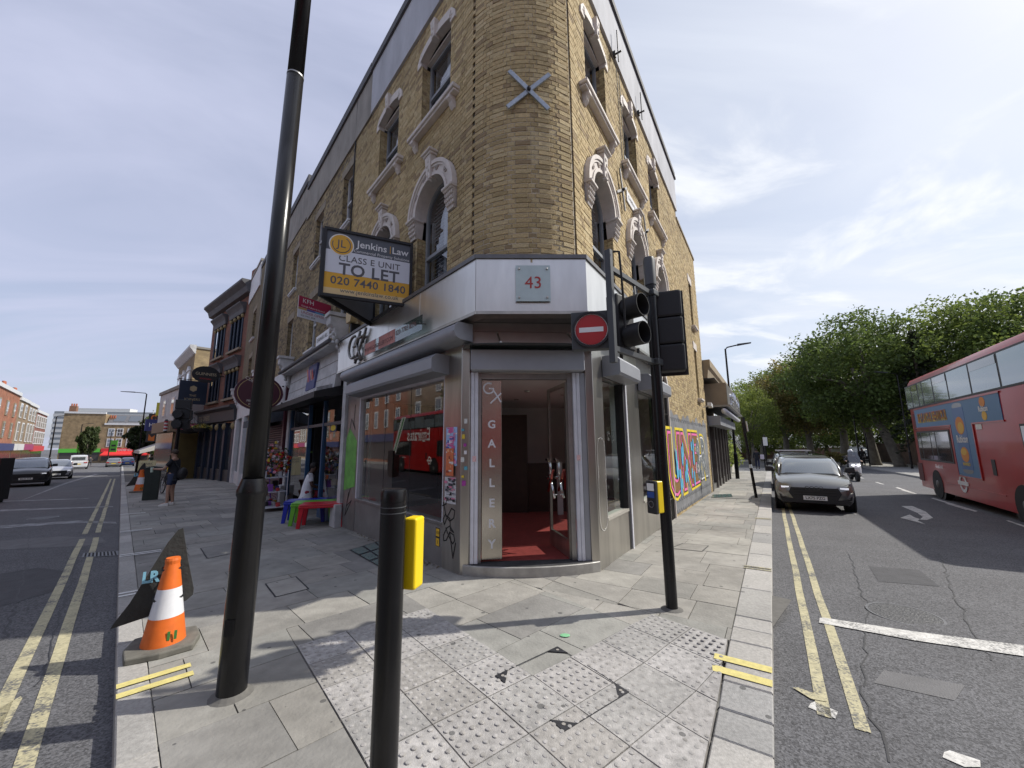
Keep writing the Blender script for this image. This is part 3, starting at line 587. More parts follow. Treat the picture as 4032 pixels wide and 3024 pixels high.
# ---- windows ---------------------------------------------------
def sash(parent, F, u0, u1, z0, z1, n, m, arch=False, blind=True, meet=.5, gm=None, bars=0):
    """sash window: frame, meeting rail, panes, blind behind; n = face of the frame"""
    uc = (u0+u1)/2; r_ = (u1-u0)/2; wf = thing_part('sash_window', parent); t = .055
    b = MB(F); b.box(u0, u0+t, n-.06, n, z0, z1); b.box(u1-t, u1, n-.06, n, z0, z1); b.box(u0+t, u1-t, n-.06, n-.002, z0, z0+t*1.3)
    if not arch: b.box(u0+t, u1-t, n-.06, n-.002, z1-t, z1)
    else: b.ring((uc, z1), r_, r_-t, n-.06, n, 0, 180, 14)
    zm = z0+(z1-z0+(r_ if arch else 0))*meet
    b.box(u0+t, u1-t, n-.05, n+.012, zm-.03, zm+.03)
    for i in range(bars): x = u0+(u1-u0)*(i+1)/(bars+1); b.box(x-.012, x+.012, n-.045, n-.01, z0+.06, z1-.04)
    b.build('frame', m, wf)
    for a, c in ((z0+t, zm-.03), (zm+.03, z1-(t if not arch else 0))):
        g_ = MB(F); P = [(u0+t, a), (u1-t, a), (u1-t, c), (u0+t, c)]
        if arch and c > zm+.1:
            P = [(u0+t, a), (u1-t, a)]+[(uc+(r_-t)*math.cos(math.pi*i/12), z1+(r_-t)*math.sin(math.pi*i/12)) for i in range(13)]
        g_.add([(x, n-.03, z) for x, z in P], [tuple(range(len(P)))]); g_.build('pane', gm or m_glass, wf)
    top = z1+(r_ if arch else 0)
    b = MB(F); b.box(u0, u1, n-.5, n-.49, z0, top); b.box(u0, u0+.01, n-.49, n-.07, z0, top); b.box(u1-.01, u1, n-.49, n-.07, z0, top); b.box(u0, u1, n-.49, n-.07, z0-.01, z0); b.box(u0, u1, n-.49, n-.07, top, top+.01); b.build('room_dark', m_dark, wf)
    if blind:
        b = MB(F); k = int((top-z0)/.07)
        for i in range(k):
            z = z0+.05+i*.07; hw = r_-.07 if z < z1 or not arch else math.sqrt(max((r_-.02)**2-(z-z1)**2, 0))-.05
            if hw > .05:
                for s_ in ((uc-hw, uc-.02), (uc+.02, uc+hw)): b.hexa([(s_[0], n-.15, z), (s_[1], n-.15, z), (s_[1], n-.11, z-.03), (s_[0], n-.11, z-.03), (s_[0], n-.15, z+.006), (s_[1], n-.15, z+.006), (s_[1], n-.11, z-.024), (s_[0], n-.11, z-.024)])
        for x in (uc-r_+.06, uc-.02, uc+.02, uc+r_-.06): b.box(x-.015, x+.015, n-.16, n-.10, z0+.04, z1)
        b.build('louvre_blind', m_blind, wf)
    return wf
def thing_part(name, parent):
    o = bpy.data.objects.new(name, None); COL.objects.link(o); o.empty_display_size = .1; o.parent = parent
    M = BASE.get(parent.name)
    if M is not None: o.matrix_parent_inverse = M.inverted(); BASE[o.name] = Matrix.Identity(4)
    return o
def reveal(parent, F, u0, u1, z0, z1, d, m, head=True):
    b = MB(F); i = 0; z = z0
    while z < z1-.02:
        zt = min(z+CO, z1)-.008
        for u, s_ in ((u0, -1), (u1, 1)):
            k = .105 if i % 2 else d/2
            b.box(u, u+.02*s_, -d, -k-.008, z, zt); b.box(u, u+.02*s_, -k, -.004, z, zt)
        z += CO; i += 1
    b.build('reveal_bricks', m, parent, kind='stuff')
    b = MB(F); b.box(u0-.03, u0-.0225, -d, -.012, z0, z1); b.box(u1+.0225, u1+.03, -d, -.012, z0, z1)
    if head: b.box(u0, u1, -d, -.02, z1, z1+.02)
    b.build('reveal_mortar', m_mort, parent)
def sill(parent, F, u0, u1, z, m, th=.12, out=.14, br=True):
    s_ = MB(F); s_.box(u0, u1, -.12, out, z-th*.62, z); s_.box(u0+.02, u1-.02, -.02, out-.03, z-th, z-th*.62-.001); o = s_.build('sill', m, parent, bevel=.01, seg=1)
    if br:
        for u in (u0+.17, u1-.17):
            b = MB(F); P = [(0, 0), (.13, 0), (.13, -.05), (.075, -.09), (.085, -.13), (.03, -.2), (0, -.2)]
            b.add([(u-.05, p[0]-.01, z-th+p[1]-.001) for p in P]+[(u+.05, p[0]-.01, z-th+p[1]-.001) for p in P], [tuple(range(7)), tuple(range(7, 14))[::-1]]+[(i, i+7, (i+1) % 7+7, (i+1) % 7) for i in range(7)]); b.build('bracket', m, o)
def arch_window(parent, F, u0, u1, zb, zs, m, d=.2):
    """round-headed first-floor window with carved stone surround"""
    uc = (u0+u1)/2; ri = (u1-u0)/2; ro = ri+.24; sur = thing_part('stone_surround', parent)
    b = MB(F); b.ring((uc, zs), ro-.02, ri, -.1, .05, 0, 180, 28); b.build('archivolt', m, sur, auto=30)
    b = MB(F); b.ring((uc, zs), ro+.015, ro-.05, -.02, .09, 0, 180, 28); b.ring((uc, zs), ro-.052, ro-.09, -.02, .07, 0, 180, 28); b.ring((uc, zs), ri+.05, ri-.004, -.05, .07, 0, 180, 28); b.build('moulding', m, sur, auto=30)
    k = MB(F); k.add([(uc+x, y, zs+z) for x, y, z in ((-.06, -.05, ri-.04), (.06, -.05, ri-.04), (.06, .10, ri-.04), (-.06, .10, ri-.04), (-.10, -.05, ro+.15), (.10, -.05, ro+.15), (.10, .12, ro+.15), (-.10, .12, ro+.15))], [(0, 3, 2, 1), (4, 5, 6, 7), (0, 1, 5, 4), (1, 2, 6, 5), (2, 3, 7, 6), (3, 0, 4, 7)])
    ko = k.build('keystone', m, sur, bevel=.008, seg=1)
    k = MB(F); k.box(uc-.16, uc+.16, -.05, .17, zs+ro+.19, zs+ro+.23); k.box(uc-.13, uc+.13, -.05, .14, zs+ro+.15, zs+ro+.19); k.box(uc-.04, uc+.04, .04, .12, zs+ri-.09, zs+ri-.04); k.build('keystone_cap', m, sur, bevel=.008, seg=1, kind='stuff')
    k = MB(F)                                              # carving on the keystone
    for i in range(4): k.ell((uc+.02*(-1)**i, .105+.004*i, zs+ri+.03+i*.085), (.03, .014, .036), 8, 5)
    k.build('keystone_carving', m, ko, smooth=True)
    for a in (38, 70, 110, 142):
        x, z = uc+(ri+.13)*math.cos(R(a)), zs+(ri+.13)*math.sin(R(a)); k = MB(F); k.ring((x, z), .055, .04, .045, .068, 0, 360, 14); k.ring((x, z), .022, .004, .045, .07, 0, 360, 8)
        for j in range(4): k.ell((x+.028*math.cos(j*1.57), .052, z+.028*math.sin(j*1.57)), (.012, .012, .012), 6, 4)
        k.build('rosette', mat('rosette_stone', (.42, .37, .33), .8), sur)
    for s_, ue in ((-1, u0), (1, u1)):                     # carved capitals at the springing
        k = MB(F); x0, x1 = (ue-.235, ue+.0) if s_ < 0 else (ue, ue+.235)
        k.box(x0-.025, x1+.025, -.12, .125, zs-.05, zs); k.box(x0-.01, x1+.01, -.12, .10, zs-.08, zs-.05); co = k.build('capital', m, sur, bevel=.01, seg=1)
        k = MB(F); k.add([(x, y, z) for x, y, z in ((x0+.05, -.12, zs-.36), (x1-.0, -.12, zs-.36), (x1-.0, .015, zs-.36), (x0+.05, .015, zs-.36), (x0, -.12, zs-.08), (x1, -.12, zs-.08), (x1, .06, zs-.08), (x0, .06, zs-.08))], [(0, 3, 2, 1), (4, 5, 6, 7), (0, 1, 5, 4), (1, 2, 6, 5), (2, 3, 7, 6), (3, 0, 4, 7)]); k.build('bell', m, co)
        k = MB(F)
        for i in range(5):
            for j in range(3):
                x = x0+.025+i*.046+(.023 if j % 2 else 0); k.ell((x, .052-.013*j+.012, zs-.13-.075*j), (.017, .022, .036), 7, 5); k.ell((x, .070-.014*j, zs-.105-.075*j), (.019, .016, .010), 6, 4)
        k.build('acanthus', m, co, smooth=True)
    reveal(parent, F, u0, u1, zb, zs-.36, d, m_brick, head=False)
    b = MB(F); b.ring((uc, zs), ri+.02, ri-.001, -d, -.05, 0, 180, 24); b.build('arch_soffit', m, sur, auto=30)
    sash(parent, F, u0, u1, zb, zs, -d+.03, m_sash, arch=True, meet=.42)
def flat_window(parent, F, u0, u1, zb, zt, m, d=.2):
    """second-floor sash under a cambered stone lintel with carved keystone"""
    uc = (u0+u1)/2; h = (u1-u0)/2; up = []; lo = []
    for i in range(13):
        t = i/6-1; lo.append((uc+t*h, zt-.0+.10*(1-t*t)))
        up.append((uc+t*(h+.15), zt+.14+.15*(1-t*t)-(.10 if abs(t) > .95 else 0)))
    k = MB(F); P = lo+up[::-1]; P = [(u0-.16, zt-.10), (u0, zt-.10)]+lo+[(u1, zt-.10), (u1+.16, zt-.10)]+up[::-1]
    k.prism(P, -.1, .03, 'y'); so_ = k.build('lintel', m, parent)
    k = MB(F); k.ribbon(lo, .04, .028, .02); k.build('lintel_moulding', m, so_)
    k = MB(F); k.hexa([(uc+x, y, zt+z) for x, y, z in ((-.05, -.05, .03), (.05, -.05, .03), (.05, .085, .03), (-.05, .085, .03), (-.08, -.05, .40), (.08, -.05, .40), (.08, .10, .40), (-.08, .10, .40))]); k.build('keystone', m, so_, bevel=.008, seg=1)
    k = MB(F)
    for i in range(3): k.ell((uc+.015*(-1)**i, .092, zt+.11+i*.095), (.026, .014, .038), 8, 5)
    for s_ in (-1, 1):
        for j in range(4): k.ell((uc+s_*(h+.02+.03*math.sin(j*2)), .032, zt-.02+.045*j), (.03, .010, .024), 7, 4)
    k.build('scroll_carving', m, so_, smooth=True)
    reveal(parent, F, u0, u1, zb, zt-.10, d, m_brick, head=False)
    k = MB(F); k.box(u0, u1, -d-.05, -.1, zt-.02, zt+.02); k.build('window_head', m, so_)
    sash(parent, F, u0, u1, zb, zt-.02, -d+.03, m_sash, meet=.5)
    sill(parent, F, u0-.3, u1+.3, zb, m)
LW = [(0., 1.03), (2.05, 3.06)]; RW = [(-.1, .93), (2.05, 3.07), (4.2, 5.25)]
ZS1, ZB1, ZB2, ZT2, ZPAR = 5.68, 4.0, 7.43, 9.02, 9.72
def holes(ws, extra=lambda z: []):
    def f(z):
        e = list(extra(z))
        for a, b in ws:
            if ZB2 <= z <= ZT2-.1: e.append((a, b))
            elif ZT2-.1 < z < ZT2+.12: e.append((a-.12, b+.12))
            elif ZT2+.12 <= z < ZT2+.26: e.append((a+.25, b-.25))
            if z < ZS1-.36 and z > ZB1: e.append((a, b))
            elif ZS1-.36 <= z <= ZS1: e.append((a-.26, b+.26))
            elif z > ZS1: 
                q = ((b-a)/2+.26)**2-(z-ZS1)**2
                if q > 0: c = (a+b)/2; e.append((c-math.sqrt(q), c+math.sqrt(q)))
        return e
    return f
brick_wall(cb_, FL, -.66, 4.72, 4.02, ZPAR, holes(LW))
# right-hand flank: shop openings, barred arch, slit windows; the lower wall carries the mural
def rex(z):
    e = []
    if z < 4.02: e.append((-1, 4.02))
    if z < 3.0: e.append((4.06, 4.62))
    elif z < 3.35: c = 4.34; q = .36**2-(z-3.0)**2; e += [(c-math.sqrt(q), c+math.sqrt(q))] if q > 0 else []
    if 5.95 < z < 7.72 or 3.2 < z < 5.06: e.append((9.9, 10.42))
    if z > 9.40: e.append((8.2, 13))
    return e
brick_wall(cb_, FR, -.73, 11.95, -.55, ZPAR, holes(RW, rex))
for a, c in LW: arch_window(cb_, FL, a, c, ZB1, ZS1, m_stone); flat_window(cb_, FL, a, c, ZB2, ZT2, m_stone)
for a, c in RW: arch_window(cb_, FR, a, c, ZB1, ZS1, m_stone); flat_window(cb_, FR, a, c, ZB2, ZT2, m_stone)
for z0, z1 in ((5.95, 7.72), (3.2, 5.06)):
    reveal(cb_, FR, 9.9, 10.42, z0, z1, .2, m_brick); sash(cb_, FR, 9.9, 10.42, z0, z1, -.17, m_wsash, blind=False); sill(cb_, FR, 9.8, 10.55, z0, m_stone, br=False)
    b = MB(FR); b.box(9.75, 10.57, -.05, .02, z1, z1+.28); b.build('lintel', m_stone, cb_)
b = MB(FR); b.box(11.95, 11.97, -6, -.012, -.6, 9.42); b.box(8.2, 12.0, -.3, .03, 9.42, 9.52); b.build('end_wall', brick_tex('end_brick', RA+90, (.27, .20, .10), (.20, .15, .08), (.24, .2, .15)), cb_)
# ---- rounded corner -------------------------------------------
GLp = FL @ Vector((-.72, 0, 0)); GRp = FR @ Vector((-.79, 0, 0)); chord = (GRp-GLp).length; sag = .25; CR = ((chord/2)**2+sag**2)/(2*sag)
mid = (GLp+GRp)/2; cdir = (GRp-GLp).normalized(); cout = Vector((cdir.y, -cdir.x, 0)); CC = mid-cout*(CR-sag); A0 = math.asin(chord/2/CR)
def arcF(s_):                                            # frame on the curved face at arc length s_ from the middle
    a = s_/CR; n = cout*math.cos(a)+cdir*math.sin(a); u = cdir*math.cos(a)-cout*math.sin(a); m = Matrix((u, n, Vector((0, 0, 1)))).transposed().to_4x4(); m.translation = CC+n*CR; return m
AL = A0*CR; bs, st = course_bricks(-AL+.012, AL-.012, 4.02, 10.0, lambda z: [])
bs.sort(key=lambda q: q[2]*10+abs(q[0])); proto = {}
cm_ = MB()
for q in bs[300:]:
    F = arcF((q[0]+q[1])/2); h = (q[1]-q[0])/2; brick_box(cm_, F, -h, h, q[2], q[3])
cm_.build('corner_brickwork', m_brick, cb_, kind='stuff')
for q in bs[:300]:
    h = round((q[1]-q[0])/2, 2); F = arcF((q[0]+q[1])/2)
    if h not in proto: p = MB(); brick_box(p, Matrix.Identity(4), -h, h, 0, q[3]-q[2]); proto[h] = p.build('brick', m_brick, cb_, bevel=.004, seg=1); o = proto[h]
    else: o = proto[h].copy(); COL.objects.link(o)
    F.translation += Vector((0, 0, q[2])) + (F.to_3x3() @ Vector((0, rnd.uniform(-.004, .003), 0))); o.matrix_basis = F
k = MB(); n = 24
for i in range(n):
    a, c = arcF(-AL+2*AL*i/n) @ Vector((0, -.007, 0)), arcF(-AL+2*AL*(i+1)/n) @ Vector((0, -.007, 0)); k.quad((a.x, a.y, 4.02), (c.x, c.y, 4.02), (c.x, c.y, 10), (a.x, a.y, 10))
k.build('corner_mortar', m_mort, cb_)
for P, F, u in ((GLp, FL, -.69), (GRp, FR, -.76)):       # stop grooves either side of the curve, drawn as dark strips
    k = MB(F); k.box(u-.028, u+.028, -.12, -.02, 4.02, 10); k.build('groove', mat('groove_dark', (.07, .06, .05), .95), cb_)
# ---- parapet ---------------------------------------------------
def parapet(parent, F, u0, u1, m, z0=ZPAR, z1=10.95, pr=.05):
    k = MB(F); k.box(u0, u1, -.3, pr, z0, z1); k.build('parapet', m, parent); k = MB(F); k.box(u0-.02, u1+.02, -.34, pr+.05, z1, z1+.07); k.box(u0, u1, -.34, pr+.03, z1+.0701, z1+.26); k.build('coping', m_cop, parent)
parapet(cb_, FL, -.80, 3.62, m_rend); parapet(cb_, FR, -.86, 8.2, m_rend)
k = MB(); rr = [arcF(-AL+2*AL*i/16) for i in range(17)]
for i in range(16):
    a, c = rr[i] @ Vector((0, .05, 0)), rr[i+1] @ Vector((0, .05, 0)); k.quad((a.x, a.y, 9.98), (c.x, c.y, 9.98), (c.x, c.y, 11.2), (a.x, a.y, 11.2))
k.build('parapet', m_rend, cb_)
k = MB(); Ps = [FL @ Vector((4.7, -.2, 0)), FL @ Vector((-.7, -.2, 0)), FR @ Vector((-.7, -.2, 0)), FR @ Vector((8.2, -.2, 0)), FR @ Vector((8.2, -5, 0)), FL @ Vector((4.7, -6, 0))]
k.add([(p.x, p.y, 10.6) for p in Ps], [tuple(range(6))]); k.build('roof', m_cop, cb_)
k = MB(FR); k.box(8.2, 8.25, -5, .0, 9.4, 11.2); k.build('party_upstand', m_rend, cb_)
# wall ties: the big X on the curve and slimmer ones on the flank
def tie(F, u, z, n, l, wdt, ang, m, nm='tie_plate'):
    o = thing_part(nm, cb_)
    for a in ang:
        k = MB(F); d = Vector((math.cos(R(a)), math.sin(R(a)))); p = Vector((-d.y, d.x))*wdt/2; c = Vector((u, z)); q = [c-d*l+p, c+d*l+p, c+d*l-p, c-d*l-p]; k.prism([(v.x, v.y) for v in q], n, n+.03, 'y'); n += .012; k.build('bar', m, o, bevel=.005, seg=1)
    k = MB(F); k.lathe([(.03, n), (.03, n+.04), (.015, n+.06)], (u, 0, z), 8, 'y'); k.build('nut', m_iron, o)
tie(arcF(.1), 0, 6.66, .015, .42, .065, (42, 132), mat('galvanised', (.36, .39, .42), .45, metal=.7, var=.25, scale=20))
for u, z, l in ((1.55, 6.62, .42), (3.3, 6.55, .42)): tie(FR, u, z, .02, l, .05, (35, 105), m_steeld)
for u, z in ((1.45, 9.66), (3.25, 9.7)):
    k = MB(FR); k.cyl((u, .06, z), (u, .22, z), .02, n=6); k.box(u-.04, u+.04, .05, .1, z-.06, z+.06); k.box(u-.012, u+.012, .14, .16, z-.22, z+.55); k.build('tie_pin', m_iron, cb_)
# cables down the flank
for u in (1.72, 1.9): k = MB(FR); k.tube([(u, .02, 9.6), (u+.05, .02, 7.2)], .008, 5); k.build('cable', m_blackm, cb_)
# ================================================================ SHOPFRONT OF THE CORNER BUILDING
Am, Bm = Vector((-.47, 4.86, 0)), Vector((1.01, 4.89, 0)); FF = frame((Am.x, Am.y), math.degrees(math.atan2(Bm.x-Am.x, Bm.y-Am.y)), False); FWD = (Bm-Am).length
Z0F, Z1F = 3.35, 4.08
def P2(F, u, n): v = F @ Vector((u, n, 0)); return (v.x, v.y)
fz = thing_part('fascia', cb_)
cuts = [-.99, .55, 1.75, 2.95, 4.0, 4.62]
for i in range(5):
    k = MB(FL); k.box(cuts[i]+.002, cuts[i+1]-.002, .02, .16, Z0F, Z1F); k.build('fascia_panel', m_fasc, fz, bevel=.003, seg=1)
cuts = [-.90, .6, 2.2, 4.0]
for i in range(3):
    k = MB(FR); k.box(cuts[i]+.002, cuts[i+1]-.002, .02, .185, Z0F, Z1F); k.build('fascia_panel', m_fasc, fz, bevel=.003, seg=1)
k = MB(); k.prism([P2(FF, .002, 0), P2(FF, FWD-.002, 0), P2(FF, FWD-.06, -.1), P2(FF, .06, -.1)], Z0F, Z1F); k.build('fascia_panel', m_fasc, fz)
# dark coping lip and bottom trim round the three faces
def lip(z0, z1, o, m, nm):
    for F, a, c, n in ((FL, -1.0, 4.64, .16), (FR, -.91, 4.02, .185)):
        k = MB(F); k.box(a, c, -.02, n+o, z0, z1); k.build(nm, m, fz)
    k = MB(FF); k.box(-.01, FWD+.01, -.18, o-.001, z0+.0015, z1-.0015); k.build(nm, m, fz)
lip(Z1F+.001, Z1F+.06, .022, mat('dark_flashing', (.16, .16, .165), .5, metal=.5, var=.2, scale=6), 'flashing'); lip(Z0F-.045, Z0F-.001, .008, m_steel, 'bottom_trim')
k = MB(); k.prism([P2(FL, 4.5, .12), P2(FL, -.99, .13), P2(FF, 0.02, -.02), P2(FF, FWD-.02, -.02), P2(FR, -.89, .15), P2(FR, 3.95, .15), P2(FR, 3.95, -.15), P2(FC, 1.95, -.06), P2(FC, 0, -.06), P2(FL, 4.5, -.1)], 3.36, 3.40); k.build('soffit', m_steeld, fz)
# ---- corner piers
k = MB(); k.prism([P2(FL, 0, 0), P2(FL, -.455, 0), P2(FC, .135, 0), P2(FC, .135, -.35), P2(FL, 0, -.3)], -.2, 3.36); k.build('steel_pier', m_steel, cb_, bevel=.004, seg=1)
k = MB(); k.prism([P2(FC, 1.79, -.35), P2(FC, 1.79, 0), P2(FC, 1.90, 0), P2(FR, .04, 0), P2(FR, .04, -.3)], -.2, 3.36); k.build('steel_pier', m_steel, cb_, bevel=.004, seg=1)
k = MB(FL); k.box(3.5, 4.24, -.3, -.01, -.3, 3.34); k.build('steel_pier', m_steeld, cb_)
# ---- door recess
for a, c, z0, z1, n in ((.02, 1.9, 3.225, 3.355, -.012), (.02, 1.9, 2.985, 3.22, -.012)):
    k = MB(FC); k.box(a, c, -.06, n, z0, z1); k.build('transom_panel', mat('rosy_steel', (.40, .36, .345), .36, metal=.75, var=.12, scale=3), cb_)
cp = thing_part('glass_canopy', cb_)
k = MB(FC); k.prism([(.03, 0.), (1.95, 0.), (1.9, .28), (1.4, .36), (.6, .36), (.08, .28)], 2.955, 2.967); k.build('canopy_glass', mat('dark_canopy', (.02, .025, .025), .08, spec=.6), cp)
for u in (.53, 1.55):
    k = MB(FC); k.tube([(u, 0, 3.2), (u+.03, .3, 2.985)], .010, 6); k.lathe([(.022, 0), (.022, .03)], (u+.03, .3, 2.967), 8); k.lathe([(.02, 0), (.02, .02)], (u, -.01, 3.2), 8, 'y'); k.build('tie_rod', m_steel, cp)
k = MB(FC); k.box(.15, 1.76, -.06, .13, 2.63, 2.93); k.build('door_shutter_box', m_shut, cb_, bevel=.012, seg=1)
for a in (.155, 1.605):
    rl = thing_part('shutter_guide', cb_)
    for j in range(2): k = MB(FC); k.box(a+j*.052, a+j*.052+.048, -.06, .0, .055, 2.625); k.build('guide_rail', m_alum, rl, bevel=.004, seg=1)
k = MB(FC); k.box(1.712, 1.786, -.1, -.015, .05, 2.62); k.build('grey_jamb', m_shut, cb_)
k = MB(FC); k.box(.135, .152, -.1, -.02, .05, 2.62); k.box(.26, .298, -.14, -.05, .05, 2.62); k.box(1.535, 1.60, -.14, -.05, .05, 2.62); k.box(.299, 1.534, -.14, -.06, 2.535, 2.62); k.build('door_frame', m_steeld, cb_, kind='stuff')
# sign panel with the shop name reading downwards
sp_ = thing_part('name_panel', cb_)
k = MB(FC); k.box(.305, .585, -.1, -.075, .085, 2.52); k.build('panel', mat('sign_steel', (.46, .43, .38), .2, metal=.9, var=.14, scale=2.5, stretch=(1, 1, .5)), sp_, bevel=.004, seg=1)
m_let = mat('letter_zinc', (.66, .67, .70), .5)
for i, ch in enumerate('GALLERY'):
    text('letter', ch, .155, face(FC, .445, 1.885-i*.268, -.073), m_let, sp_, bold=.004)
def circ(c, r_, a0, a1, n=14): return [(c[0]+r_*math.cos(R(a0+(a1-a0)*i/n)), c[1]+r_*math.sin(R(a0+(a1-a0)*i/n))) for i in range(n+1)]
k = MB(FC); k.ribbon(circ((.405, 2.405), .075, 65, 330)+[(.47, 2.40), (.41, 2.40)], .02, -.073); k.ribbon([(.47, 2.375), (.575, 2.21)], .02, -.072); k.ribbon([(.575, 2.33), (.43, 2.19)], .02, -.071); k.build('logo', m_let, sp_)
# threshold step, curved
k = MB(FC); arc = [(.06+1.84*i/16, .015+.17*math.sin(math.pi*i/16)**.8) for i in range(17)]; k.prism([(.06, -.12)]+arc+[(1.9, -.12)], -.22, .048); k.build('curved_step', mat('step_steel', (.36, .35, .33), .5, metal=.4, var=.25, scale=6), cb_, bevel=.006, seg=1)
k = MB(FC); k.prism([(.1, -.12)]+[(u, n-.035) for u, n in arc[1:-1]]+[(1.86, -.12)], .0485, .052); k.build('step_mat', mat('black_mat', (.035, .035, .038), .8, var=.6, scale=7), cb_)
# open glass door leaf
ho = FC @ Vector((1.53, -.1, 0)); fo = Vector((.60, 6.38, 0)); DF = frame((ho.x, ho.y), math.degrees(math.atan2(fo.x-ho.x, fo.y-ho.y)), True); dl = (fo-ho).length
dr = thing_part('door_leaf', cb_)
k = MB(DF); k.box(0, .06, -.02, .02, .06, 2.5); k.box(dl-.05, dl, -.02, .02, .06, 2.5); k.box(.06, dl-.05, -.02, .02, .06, .29); k.box(.06, dl-.05, -.02, .02, 2.44, 2.5); k.build('leaf_frame', m_steel, dr, kind='stuff')
k = MB(DF); k.quad((.06, 0, .29), (dl-.05, 0, .29), (dl-.05, 0, 2.44), (.06, 0, 2.44)); k.build('pane', glass_mat('door_glass', (.92, .94, .93), .0, clear=1.), dr)
hd = thing_part('logo_handle', dr) if False else dr
for s_ in (1, -1):
    k = MB(DF); k.tube([(p[0], .07*s_, p[1]) for p in circ((dl-.10, 1.22), .15, 70, 290, 16)], .02, 8); k.build('handle_ring', mat('chrome', (.75, .75, .76), .08, metal=1.), dr, smooth=True)
    k = MB(DF); k.tube([(dl-.18, .07*s_, 1.16), (dl-.42, .07*s_, .80)], .02, 8); k.tube([(dl-.22, .02*s_, 1.1), (dl-.22, .07*s_, 1.1)], .01, 6); k.tube([(dl-.40, .02*s_, .85), (dl-.40, .07*s_, .85)], .01, 6); k.build('handle_bar', MATS['chrome'], dr, smooth=True)
    k = MB(DF); k.tube([(dl-.42, .085*s_, 1.22), (dl-.16, .085*s_, .88)], .02, 8); k.build('handle_bar', mat('red_chrome', (.45, .12, .10), .12, metal=.9), dr, smooth=True)
# ---- left shop window
k = MB(FL); k.box(.0, 3.5, -.16, -.02, -.3, .47); k.build('stall_riser', mat('scuffed_steel', (.26, .255, .245), .5, metal=.55, var=.2, scale=3), cb_)
k = MB(FL); k.box(.0, 3.5, -.18, .0, .471, .52); k.build('window_ledge', m_steeld, cb_, bevel=.005, seg=1)
k = MB(FL); k.box(3.44, 3.5, -.12, -.01, .521, 2.66); k.box(.0, .035, -.12, -.01, .521, 2.66); k.box(.036, 3.439, -.12, -.01, 2.60, 2.66); k.build('window_frame', m_alum, cb_, kind='stuff')
m_shop = glass_mat('shop_glass', (.80, .82, .80), .05)
js = [.036, 1.2, 2.25, 3.438]
for i in range(3): k = MB(FL); k.quad((js[i]+.004, -.07, .522), (js[i+1]-.004, -.07, .522), (js[i+1]-.004, -.07, 2.598), (js[i]+.004, -.07, 2.598)); k.build('pane', m_shop, cb_)
for u in js[1:3]: k = MB(FL); k.box(u-.003, u+.003, -.075, -.066, .522, 2.598); k.build('glass_joint', m_blackm, cb_)
k = MB(FL); k.prism([(0, 2.64), (.27, 2.66), (.30, 2.70), (.30, 2.86), (.22, 2.93), (0, 2.93)], -.12, 3.52, 'x'); k.build('shutter_box', m_shut, cb_)
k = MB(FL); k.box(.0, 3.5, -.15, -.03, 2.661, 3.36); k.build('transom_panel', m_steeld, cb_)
aw = thing_part('awning_cassette', cb_)
k = MB(FL); prof = [(0, 3.02), (.20, 3.03), (.27, 3.06), (.30, 3.13), (.28, 3.21), (.22, 3.26), (0, 3.26)]; k.prism(prof, -.66, 3.95, 'x'); k.build('cassette', m_shut, aw, auto=50)
k = MB(FL); k.prism([(p[0]*1.02, 3.14+(p[1]-3.14)*1.04) for p in prof], -.71, -.661, 'x'); k.build('end_cap', m_shut, aw)
k = MB(FL); k.box(-.6, 3.9, .02, .15, 3.262, 3.30); k.build('front_gap', m_blackm, aw)
# G X H logo in tube on the fascia and the glass phone plate on standoffs
lg = thing_part('tube_logo', cb_)
m_tube = mat('brushed_tube', (.20, .195, .185), .35, metal=.9)
def ltube(pts, r_=.03): k = MB(FL); k.tube([(u, .215, z) for u, z in pts], r_, 8); k.build('stroke', m_tube, lg, smooth=True)
ltube([(3.45-.26*math.cos(R(a)), 3.72+.24*math.sin(R(a))) for a in range(70, 300, 15)][::1]); ltube([(3.42, 3.72), (3.2, 3.72)])
ltube([(3.22, 3.74), (2.95, 3.36)]); ltube([(2.92, 3.80), (3.28, 3.34)])
for u in (3.12, 2.80): ltube([(u-.06, 4.0), (u+.1, 3.72)])
ltube([(3.1, 3.86), (2.82, 3.86)]); ltube([(3.3, 3.42), (3.05, 3.42)])
pl_ = thing_part('phone_plate', cb_)
k = MB(FL); k.box(.28, 2.65, .245, .255, 3.375, 3.62); k.build('plate_glass', glass_mat('plate_glass', (.6, .68, .66), .08), pl_)
k = MB(FL)
m_plr = mat('faded_red_print', (.50, .20, .17), .6, var=.4, scale=5)
for a, c in ((2.1, 2.64), (1.25, 1.95)): k.box(a, c, .2555, .2575, 3.38, 3.615)
k.build('red_print', m_plr, pl_, kind='stuff')
text('lettering', 'WWW.GXGALLERY.COM', .115, face(FL, 1.98, 3.47, .259, True), mat('maroon_print', (.14, .05, .045), .6), pl_, ext=.001); text('lettering', '020 7703 8396', .125, face(FL, .84, 3.52, .259, True), MATS['maroon_print'], pl_, ext=.001)
for u in (.34, 1.4, 2.6): k = MB(FL); k.cyl((u, .16, 3.5), (u, .27, 3.5), .012, n=6); k.build('standoff', m_tube, pl_)
# ---- number plaque
pq = thing_part('number_plaque', cb_)
k = MB(FF); k.box(.53, .99, .03, .038, 3.47, 3.97); k.build('plaque_glass', mat('frosted_plaque', (.50, .60, .60), .2, var=.08, scale=5, spec=.6), pq)
text('numeral', '43', .235, face(FF, .765, 3.72, .039), mat('red_numeral', (.42, .045, .04), .4), pq, ext=.003)
for u in (.575, .945):
    for z in (3.52, 3.92): k = MB(FF); k.lathe([(.014, .0), (.014, .055), (.009, .058)], (u, 0, z), 10, 'y'); k.build('stud', m_steel, pq)
